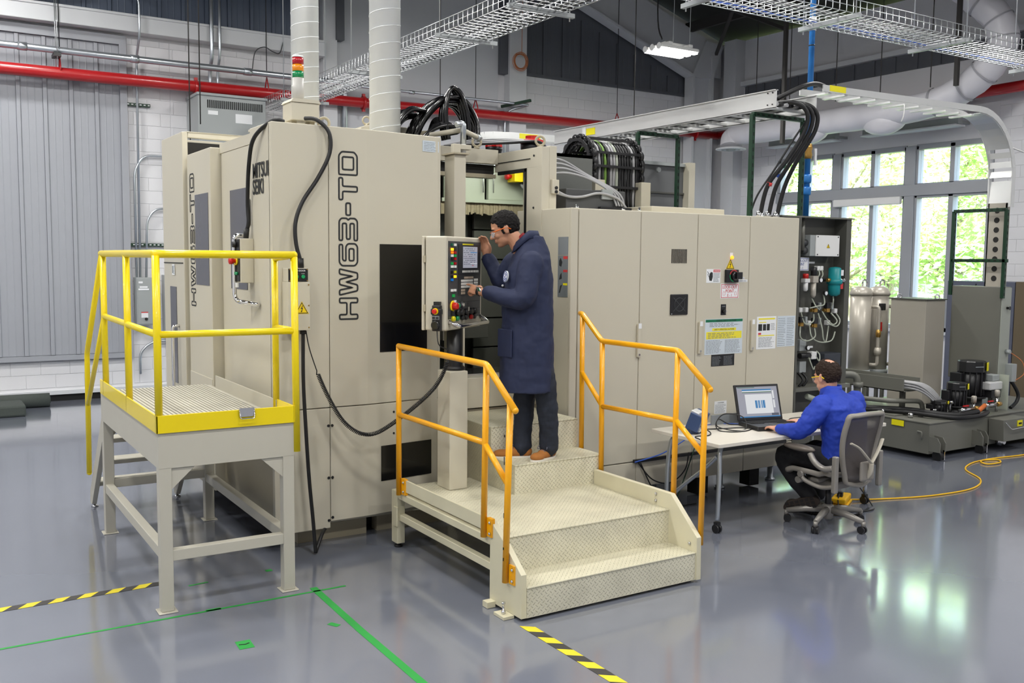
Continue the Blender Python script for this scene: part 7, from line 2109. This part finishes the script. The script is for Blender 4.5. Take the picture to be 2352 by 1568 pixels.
# collar, pocket, badge, snaps
nb = Vector((3.945, 6.045, 2.365))
def collar(parent, m, c, f, l, r0, r1, r2, h, drop, half=150, n=26):
    """stand-and-fall collar: an inner stand, folded over at the top, falling outwards, lower at the front"""
    q = MB(); vs = []; fs_ = []
    for k in range(n + 1):
        a = math.radians(-half + 2 * half * k / n)
        d = -f * math.cos(a) + l * math.sin(a)
        lo = -drop * max(0, -math.cos(a) * .9 + .1)
        fwd = f * (.02 * max(0, -math.cos(a)))
        for r, z in ((r0, -.02), (r1, h), (r1 + .008, h + .004), (r2, h - .055 - .015 * max(0, -math.cos(a)))):
            vs.append(c + d * r + fwd + Vector((0, 0, z + lo)))
    for k in range(n):
        for j in range(3):
            fs_.append((k * 4 + j, k * 4 + j + 1, (k + 1) * 4 + j + 1, (k + 1) * 4 + j))
    q.add(vs, fs_, True)
    o = q.build('collar', m, parent)
    o.modifiers.new('t', 'SOLIDIFY').thickness = .006
    return o
collar(op, 'coat_navy', nb - f_ * .0, f_, l_v, .088, .080, .108, .045, .11)
mbx = MB(); mbx.tube([nb + f_ * .02 + l_v * .05 + Vector((0, 0, .02)), nb + f_ * .085 + Vector((0, 0, -.055)), nb + f_ * .10 + Vector((0, 0, -.12))], [.02, .022, .008], 8)
mbx.build('red_shirt', 'shirt_red', op)
BF = Face(c0 + f_ * .150 + l_v * .150 + Vector((0, 0, 2.075)), (f_ * -.75 + l_v * .66), (0, 0, 1))
BF = Face(c0 + f_ * .165 + l_v * .128 + Vector((0, 0, 2.07)), (-f_ * .5 + l_v * .86), (-f_ * .1 + Vector((0, 0, 1))))
bgm = MB(); BF.poly(bgm, [(.030 * math.cos(a), .042 * math.sin(a)) for a in [2 * PI * i / 24 for i in range(24)]], 0, .012)
bdg = bgm.build('emblem', 'paper', op)
q = MB(); BF.stroke(q, [(.025 * math.cos(a), .036 * math.sin(a)) for a in [2 * PI * i / 24 for i in range(24)]], .006, True, .012, .013)
BF.stroke(q, [(-.012, .015), (.0, .022), (.012, .012), (-.008, -.004), (.012, -.016), (-.002, -.024), (-.014, -.014)], .006, False, .012, .013); q.build('emblem_print', 'print_blue', bdg)
for z in (2.0, 1.93):
    q = MB(); q.ball(c0 + f_ * .192 + l_v * .03 + Vector((0, 0, z)), .009, 10, 6); q.build('snap', 'paper', op)
pk = Blob(); PKF = Face(c0 + f_ * .175 + l_v * .115 + Vector((0, 0, 1.47)), (-f_ * .62 + l_v * .78), (0, 0, 1))
PKF.plate(pk, -.06, 0, .10, .21, .008, .020); pk.build('pocket', 'coat_navy', op, bevel=.008)
# trousers
tr_b = Blob()
tr_b.limb([(3.985, 5.94, 1.50), (4.04, 5.92, 1.25), (4.075, 5.925, 1.04), (4.10, 5.94, .88), (4.11, 5.95, .765)], [.105, .092, .078, .074, .076], 16, 4)
tr_b.limb([(4.0, 6.11, 1.50), (3.995, 6.12, 1.25), (3.985, 6.115, 1.03), (3.968, 6.105, .88), (3.955, 6.10, .755)], [.105, .092, .078, .072, .076], 16, 4)
tr_b.skin('jeans', 'jeans', op, .0085, 3, .022, .07)
for heel, toe in (((4.19, 5.985), (3.915, 5.89)), ((4.02, 6.05), (3.745, 6.185))):
    so, SMx, L_ = shoe(op, heel, toe, .676, 'suede', 'sole_white', w=.05)
    lc = MB(); lc.M = SMx
    for i in range(3): lc.tube([(L_ * (.42 + .07 * i), -.03, .082 - .008 * i), (L_ * (.45 + .07 * i), 0, .090 - .008 * i), (L_ * (.42 + .07 * i), .03, .082 - .008 * i)], .003, 5)
    lc.tube(catmull([(L_ * .45, 0, .09), (L_ * .5, .03, .105), (L_ * .56, .045, .085), (L_ * .47, .01, .09)], 5), .0028, 5)
    lc.tube(catmull([(L_ * .45, 0, .09), (L_ * .52, -.03, .105), (L_ * .6, -.035, .08), (L_ * .47, -.01, .09)], 5), .0028, 5)
    lc.build('laces', 'lace', so)
# wrist watch and ring
wt = MB(); wd = Vector(tipv).normalized(); wc_ = Vector(WL) + wd * .012
wt.tube([wc_ - wd * .011, wc_ + wd * .011], .0335, 18); wto = wt.build('watch', 'black_plastic', op)
wf = Face(wc_ + Vector((-.55, -.62, .55)).normalized() * .033, wd, Vector((-.2, .3, .8)))
q = MB(); wf.plate(q, -.018, -.02, .018, .02, -.006, .006); q.build('watch_case', 'steel_bright', wto, bevel=.004)
q = MB(); wf.plate(q, -.015, -.017, .015, .017, .006, .0072); q.build('watch_face', 'black_gloss', wto)

# ---------------------------------------------------------------- office chair
CX, CYc = 6.455, 5.205
oc = thing('office_chair', 'grey mesh office chair on a five-arm base with casters', 'chair', (CX, CYc, 0))
mat('chair_grey', lin(150, 146, 140), .35, metal=.35)
mat('chair_frame', lin(140, 135, 128), .35)
mat('chair_arm', lin(112, 104, 96), .3)
mat('chair_mesh', lin(96, 90, 88), .5, alpha=.72)
MB().cyl((CX, CYc, .06), (CX, CYc, .36), .026, n=16).build('gas_column', 'black_plastic', oc)
MB().cyl((CX, CYc, .20), (CX, CYc, .40), .019, n=16).build('gas_rod', 'chrome', oc)
MB().lathe([(.03, .05), (.04, .06), (.055, .14), (.045, .17), (.028, .18)], (CX, CYc, 0), n=18).build('hub', 'chair_grey', oc)
for k in range(5):
    a = math.radians(131 + 72 * k)
    d_ = Vector((math.cos(a), math.sin(a), 0))
    e = Vector((CX, CYc, 0)) + d_ * .335
    q = MB(); q.tube([Vector((CX, CYc, .135)) + d_ * .03, Vector((CX, CYc, .125)) + d_ * .18, e + Vector((0, 0, .095))], [.032, .028, .022], 12, flat=(1.0, .9)); q.cyl(e + Vector((0, 0, .06)), e + Vector((0, 0, .10)), .018, n=12)
    leg = q.build('leg', 'chair_grey', oc)
    sx = Vector((-d_.y, d_.x, 0)); ce = e - d_ * .01
    q = MB()
    for s_ in (-1, 1): q.cyl(ce + sx * (s_ * .008) + Vector((0, 0, .031)), ce + sx * (s_ * .027) + Vector((0, 0, .031)), .031, n=18)
    q.build('caster', 'black_plastic', leg)
# seat
def sup(u, v):  # seat surface, u across -1..1, v back to front 0..1
    return Vector((CX + u * .235 * (1 - .06 * v), CYc - .20 + v * .46, .455 + .018 * u * u + .02 * (v < .15) - .035 * max(0, v - .8) * 4 * (v - .8) * 5))
q = MB(); n1, n2 = 10, 12
vs = [sup(-1 + 2 * i / n1, j / n2) for j in range(n2 + 1) for i in range(n1 + 1)]
q.add(vs, [(j * (n1 + 1) + i, j * (n1 + 1) + i + 1, (j + 1) * (n1 + 1) + i + 1, (j + 1) * (n1 + 1) + i) for j in range(n2) for i in range(n1)], True)
so_ = q.build('seat', 'chair_mesh', oc); so_.modifiers.new('t', 'SOLIDIFY').thickness = .008
edge = [sup(-1, j / 8) for j in range(9)] + [sup(-1 + 2 * i / 6, 1) for i in range(1, 6)] + [sup(1, 1 - j / 8) for j in range(9)] + [sup(1 - 2 * i / 6, 0) for i in range(1, 6)]
q = MB(); q.tube(catmull(edge, 3, True), .017, 10, closed=True, flat=(1.3, 1)); q.build('seat_frame', 'chair_frame', oc)
q = MB(); q.box(CX - .11, CYc - .14, .33, CX + .11, CYc + .14, .40); q.box(CX - .19, CYc - .05, .385, CX + .19, CYc + .05, .425); q.build('tilt_mechanism', 'chair_frame', oc, bevel=.02)
for s_ in (-1, 1):
    q = MB(); q.tube(catmull([(CX + s_ * .24, CYc + .10, .46), (CX + s_ * .235, CYc + .06, .40), (CX + s_ * .2, CYc - .08, .36), (CX + s_ * .22, CYc - .24, .40)], 6), .018, 10); q.build('side_link', 'chair_frame', oc)
    MB().cyl((CX + s_ * .225, CYc + .09, .445), (CX + s_ * .262, CYc + .09, .445), .026, n=16).build('pivot_cap', 'chair_grey', oc)
MB().cyl((CX - .20, CYc + .12, .39), (CX - .25, CYc + .12, .39), .028, n=16).build('tension_knob', 'chair_grey', oc)
# back: a tilted shield-shaped frame with mesh
def bk_(u, t):  # u across, t height 0..1
    wdt = .135 + .075 * math.sin(min(1, t * 1.25) * PI * .5) - .015 * max(0, t - .85) * 6
    z = .43 + .55 * t
    y = CYc - .275 - .06 * t - .03 * math.sin(t * PI) * -1 - .03 * (1 - u * u) * .9
    return Vector((CX + u * wdt, y, z))
loop = [bk_(-1, t / 10) for t in range(11)] + [bk_(-1 + 2 * i / 6, 1) + Vector((0, 0, .012 * math.sin(PI * i / 6))) for i in range(1, 6)] + [bk_(1, 1 - t / 10) for t in range(11)] + [bk_(1 - 2 * i / 6, 0) - Vector((0, 0, .03 * math.sin(PI * i / 6))) for i in range(1, 6)]
q = MB(); q.tube(catmull(loop, 3, True), .019, 10, closed=True, flat=(1.0, 1.5)); q.build('back_frame', 'chair_frame', oc)
q = MB()
vs = [bk_(-1 + 2 * i / 10, j / 12) for j in range(13) for i in range(11)]
q.add(vs, [(j * 11 + i, j * 11 + i + 1, (j + 1) * 11 + i + 1, (j + 1) * 11 + i) for j in range(12) for i in range(10)], True)
bo = q.build('backrest', 'chair_mesh', oc); bo.modifiers.new('t', 'SOLIDIFY').thickness = .005
yb = CYc - .385
q = MB(); q.tube(catmull([(CX, yb + .06, .44), (CX, yb - .01, .52), (CX, yb - .02, .60)], 5), .016, 10, flat=(1.5, .6))
q.build('lumbar_stem', mat('chair_cream', lin(186, 180, 166), .4), oc)
for s_ in (-1, 1):
    q = MB(); q.tube(catmull([(CX, yb - .02, .60), (CX + s_ * .06, yb - .015, .66), (CX + s_ * .13, yb + .0, .73), (CX + s_ * .195, yb + .03, .77)], 5), [.014] * 16, 10, flat=(.6, 1.2)); q.build('lumbar_arm', 'chair_cream', oc)
q = MB(); q.boxc((CX, yb + .02, .53), (.16, .03, .16)); q.build('lumbar_pad', 'chair_frame', oc, bevel=.02)
for s_ in (-1, 1):
    xs_ = CX + s_ * .275
    q = MB(); q.box(xs_ - .022, CYc - .30, .36, xs_ + .022, CYc - .255, .66); q.build('arm_post', 'chair_grey', oc, bevel=.012, seg=3)
    q = MB(); q.tube(catmull([(xs_, CYc - .26, .56), (xs_ - s_ * -.005, CYc - .17, .54), (xs_ + s_ * .01, CYc - .08, .58), (xs_ + s_ * .01, CYc - .03, .645)], 6), .025, 10); q.build('arm_support', 'chair_grey', oc)
    q = Blob(); q.ell((0, 0, 0), (.052, .165, .030), Matrix.Translation((xs_ - .005, CYc + .09, .672)) @ Matrix.Rotation(s_ * .0, 4, 'Z')); q.build('armrest', 'chair_arm', oc)

# ---------------------------------------------------------------- the man at the desk
sm = thing('person', 'seated man in a bright blue shirt and black trousers typing on the laptop', 'person', (6.5, 5.2, .45))
fs = Vector((-.12, .99, 0)).normalized(); ls = Vector((-fs.y, fs.x, 0))
K2 = 1.12
HS = frame((6.462, 5.275, 1.240), (fs.x + .16, fs.y, -.22), (0, 0, 1))
bd = Blob()
head_shape(bd, HS, K2)
bd.limb([HS @ Vector((-.03, 0, -.05)), (6.465, 5.245, 1.14), (6.475, 5.215, 1.06)], [.056, .058, .07])
bd.loft([(Vector((6.5, 5.10, .50)), fs * .10, ls * .16), (Vector((6.5, 5.10, .75)), fs * .10, ls * .16), (Vector((6.49, 5.15, .95)), fs * .10, ls * .18), (Vector((6.48, 5.19, 1.05)), fs * .07, ls * .12)])
WSL = (6.165, 5.515, .790); WSR = (6.60, 5.62, .800)
bd.limb([(6.285, 5.20, .99), (6.185, 5.30, .80), WSL], [.05, .042, .028])
bd.limb([(6.70, 5.22, .99), (6.77, 5.34, .80), WSR], [.05, .042, .028])
hand(bd, WSL, (.15, .95, .02), (0, -.1, 1), (1, 0, 0), (.22, .28, .32, .36), 1.0)
hand(bd, WSR, (-.3, .95, .02), (0, -.1, 1), (-1, 0, 0), (.22, .28, .32, .36), 1.0)
bd.limb([(6.42, 5.12, .55), (6.33, 5.54, .545), (6.34, 5.50, .40), (6.385, 5.36, .24)], [.06, .05, .042, .034])
bd.limb([(6.60, 5.12, .55), (6.66, 5.54, .545), (6.655, 5.53, .40), (6.64, 5.47, .22)], [.06, .05, .042, .034])
bd.skin('body', 'skin_b', sm, .0055, 3)
eyes(sm, HS, K2)
hair('hair', 'hair_brown', sm, HS, K2, lambda x, y, z: ((z > .075) if x > .045 else ((z > .008 + max(0, x) * .8) if x > -.035 else z > -.042)) and not ((x + .055) ** 2 / .0022 + y ** 2 / .0016 + (z - .122) ** 2 / .0024 < 1.0) and not (x > .02 and z > .105 and abs(y) < .03))
bdm = MB(); bdm.M = HS @ Matrix.Scale(K2, 4); bdm.ball((.064, 0, -.100), (.018, .022, .014), 12, 8); bdm.build('goatee', 'hair_brown', sm)
glasses(sm, HS, K2, 'warn_yellow')
sh = Blob()
sh.loft([(Vector((6.52, 5.13, .50)), fs * .135, ls * .215), (Vector((6.52, 5.125, .62)), fs * .14, ls * .21), (Vector((6.52, 5.12, .78)), fs * .145, ls * .215), (Vector((6.515, 5.13, .92)), fs * .15, ls * .24), (Vector((6.50, 5.14, 1.01)), fs * .135, ls * .235), (Vector((6.49, 5.17, 1.075)), fs * .105, ls * .175), (Vector((6.478, 5.20, 1.12)), fs * .08, ls * .105), (Vector((6.47, 5.215, 1.155)), fs * .07, ls * .075)])
sh.limb([(6.30, 5.17, 1.02), (6.225, 5.21, .92), (6.165, 5.28, .82), (6.160, 5.39, .802), (6.165, 5.485, .795)], [.098, .090, .074, .06, .048], 16, 4)
sh.limb([(6.72, 5.19, 1.02), (6.78, 5.25, .92), (6.80, 5.34, .82), (6.72, 5.47, .81), (6.625, 5.58, .80)], [.098, .090, .074, .06, .048], 16, 4)
sh.skin('shirt', 'shirt_blue', sm, .008, 4, .028, .09)
collar(sm, 'shirt_blue', Vector((6.468, 5.225, 1.150)), fs, ls, .076, .070, .086, .028, .05)
tp = Blob()
tp.limb([(6.41, 5.08, .545), (6.37, 5.35, .56), (6.325, 5.57, .545), (6.34, 5.50, .40), (6.375, 5.39, .27), (6.39, 5.345, .22)], [.112, .105, .09, .08, .072, .066], 16, 4)
tp.limb([(6.60, 5.08, .545), (6.64, 5.35, .56), (6.665, 5.57, .545), (6.655, 5.54, .40), (6.64, 5.48, .24), (6.635, 5.46, .19)], [.105, .098, .085, .078, .07, .066], 16, 4)
tp.ell((6.505, 5.08, .53), (.19, .12, .09))
tp.skin('trousers', 'trousers_black', sm, .009, 4, .016, .08)
# near shoe rests on its edge on the chair base, sole towards the room
def shoe_on(parent, heel, toe, normal, upper, sole_m, w):
    h = Vector(heel); d = (Vector(toe) - h); L = d.length; d.normalize()
    u = -Vector(normal); u = (u - d * u.dot(d)).normalized(); s_ = u.cross(d)
    T = Matrix(((d.x, s_.x, u.x, h.x), (d.y, s_.y, u.y, h.y), (d.z, s_.z, u.z, h.z), (0, 0, 0, 1)))
    base = Matrix(((1, 0, 0, 0), (0, 1, 0, 0), (0, 0, 1, 0), (0, 0, 0, 1)))
    o, M, L2 = shoe(parent, (0, 0), (L, 0), 0, upper, sole_m, tilt=T, w=w)
    for i in range(6):
        for j in (-1, 0, 1):
            q = MB(); q.M = T; q.box(L * (.12 + .14 * i), j * w * .55 - w * .2, -.004, L * (.12 + .14 * i) + L * .1, j * w * .55 + w * .2, .001); q.build('sole_lug', 'shoe_black', o)
shoe_on(sm, (6.375, 5.235, .205), (6.245, 5.495, .10), (-.80, -.55, -.12), 'shoe_black', mat('sole_brown', lin(58, 48, 42), .7, noise=.2, scale=30), .062)
shoe(sm, (6.65, 5.42), (6.60, 5.70), .008, 'shoe_black', 'shoe_black', w=.05)
# ------------------------------------------------------------------ lettering becomes plain mesh
bpy.context.view_layer.update()
dg_ = bpy.context.evaluated_depsgraph_get()
for o in [o for o in COL.objects if o.type == 'FONT']:
    me = bpy.data.meshes.new_from_object(o.evaluated_get(dg_))
    n = bpy.data.objects.new('lettering', me)
    COL.objects.link(n)
    n.parent = o.parent
    n.matrix_parent_inverse = o.matrix_parent_inverse.copy()
    n.matrix_basis = o.matrix_basis.copy()
    bpy.data.objects.remove(o)
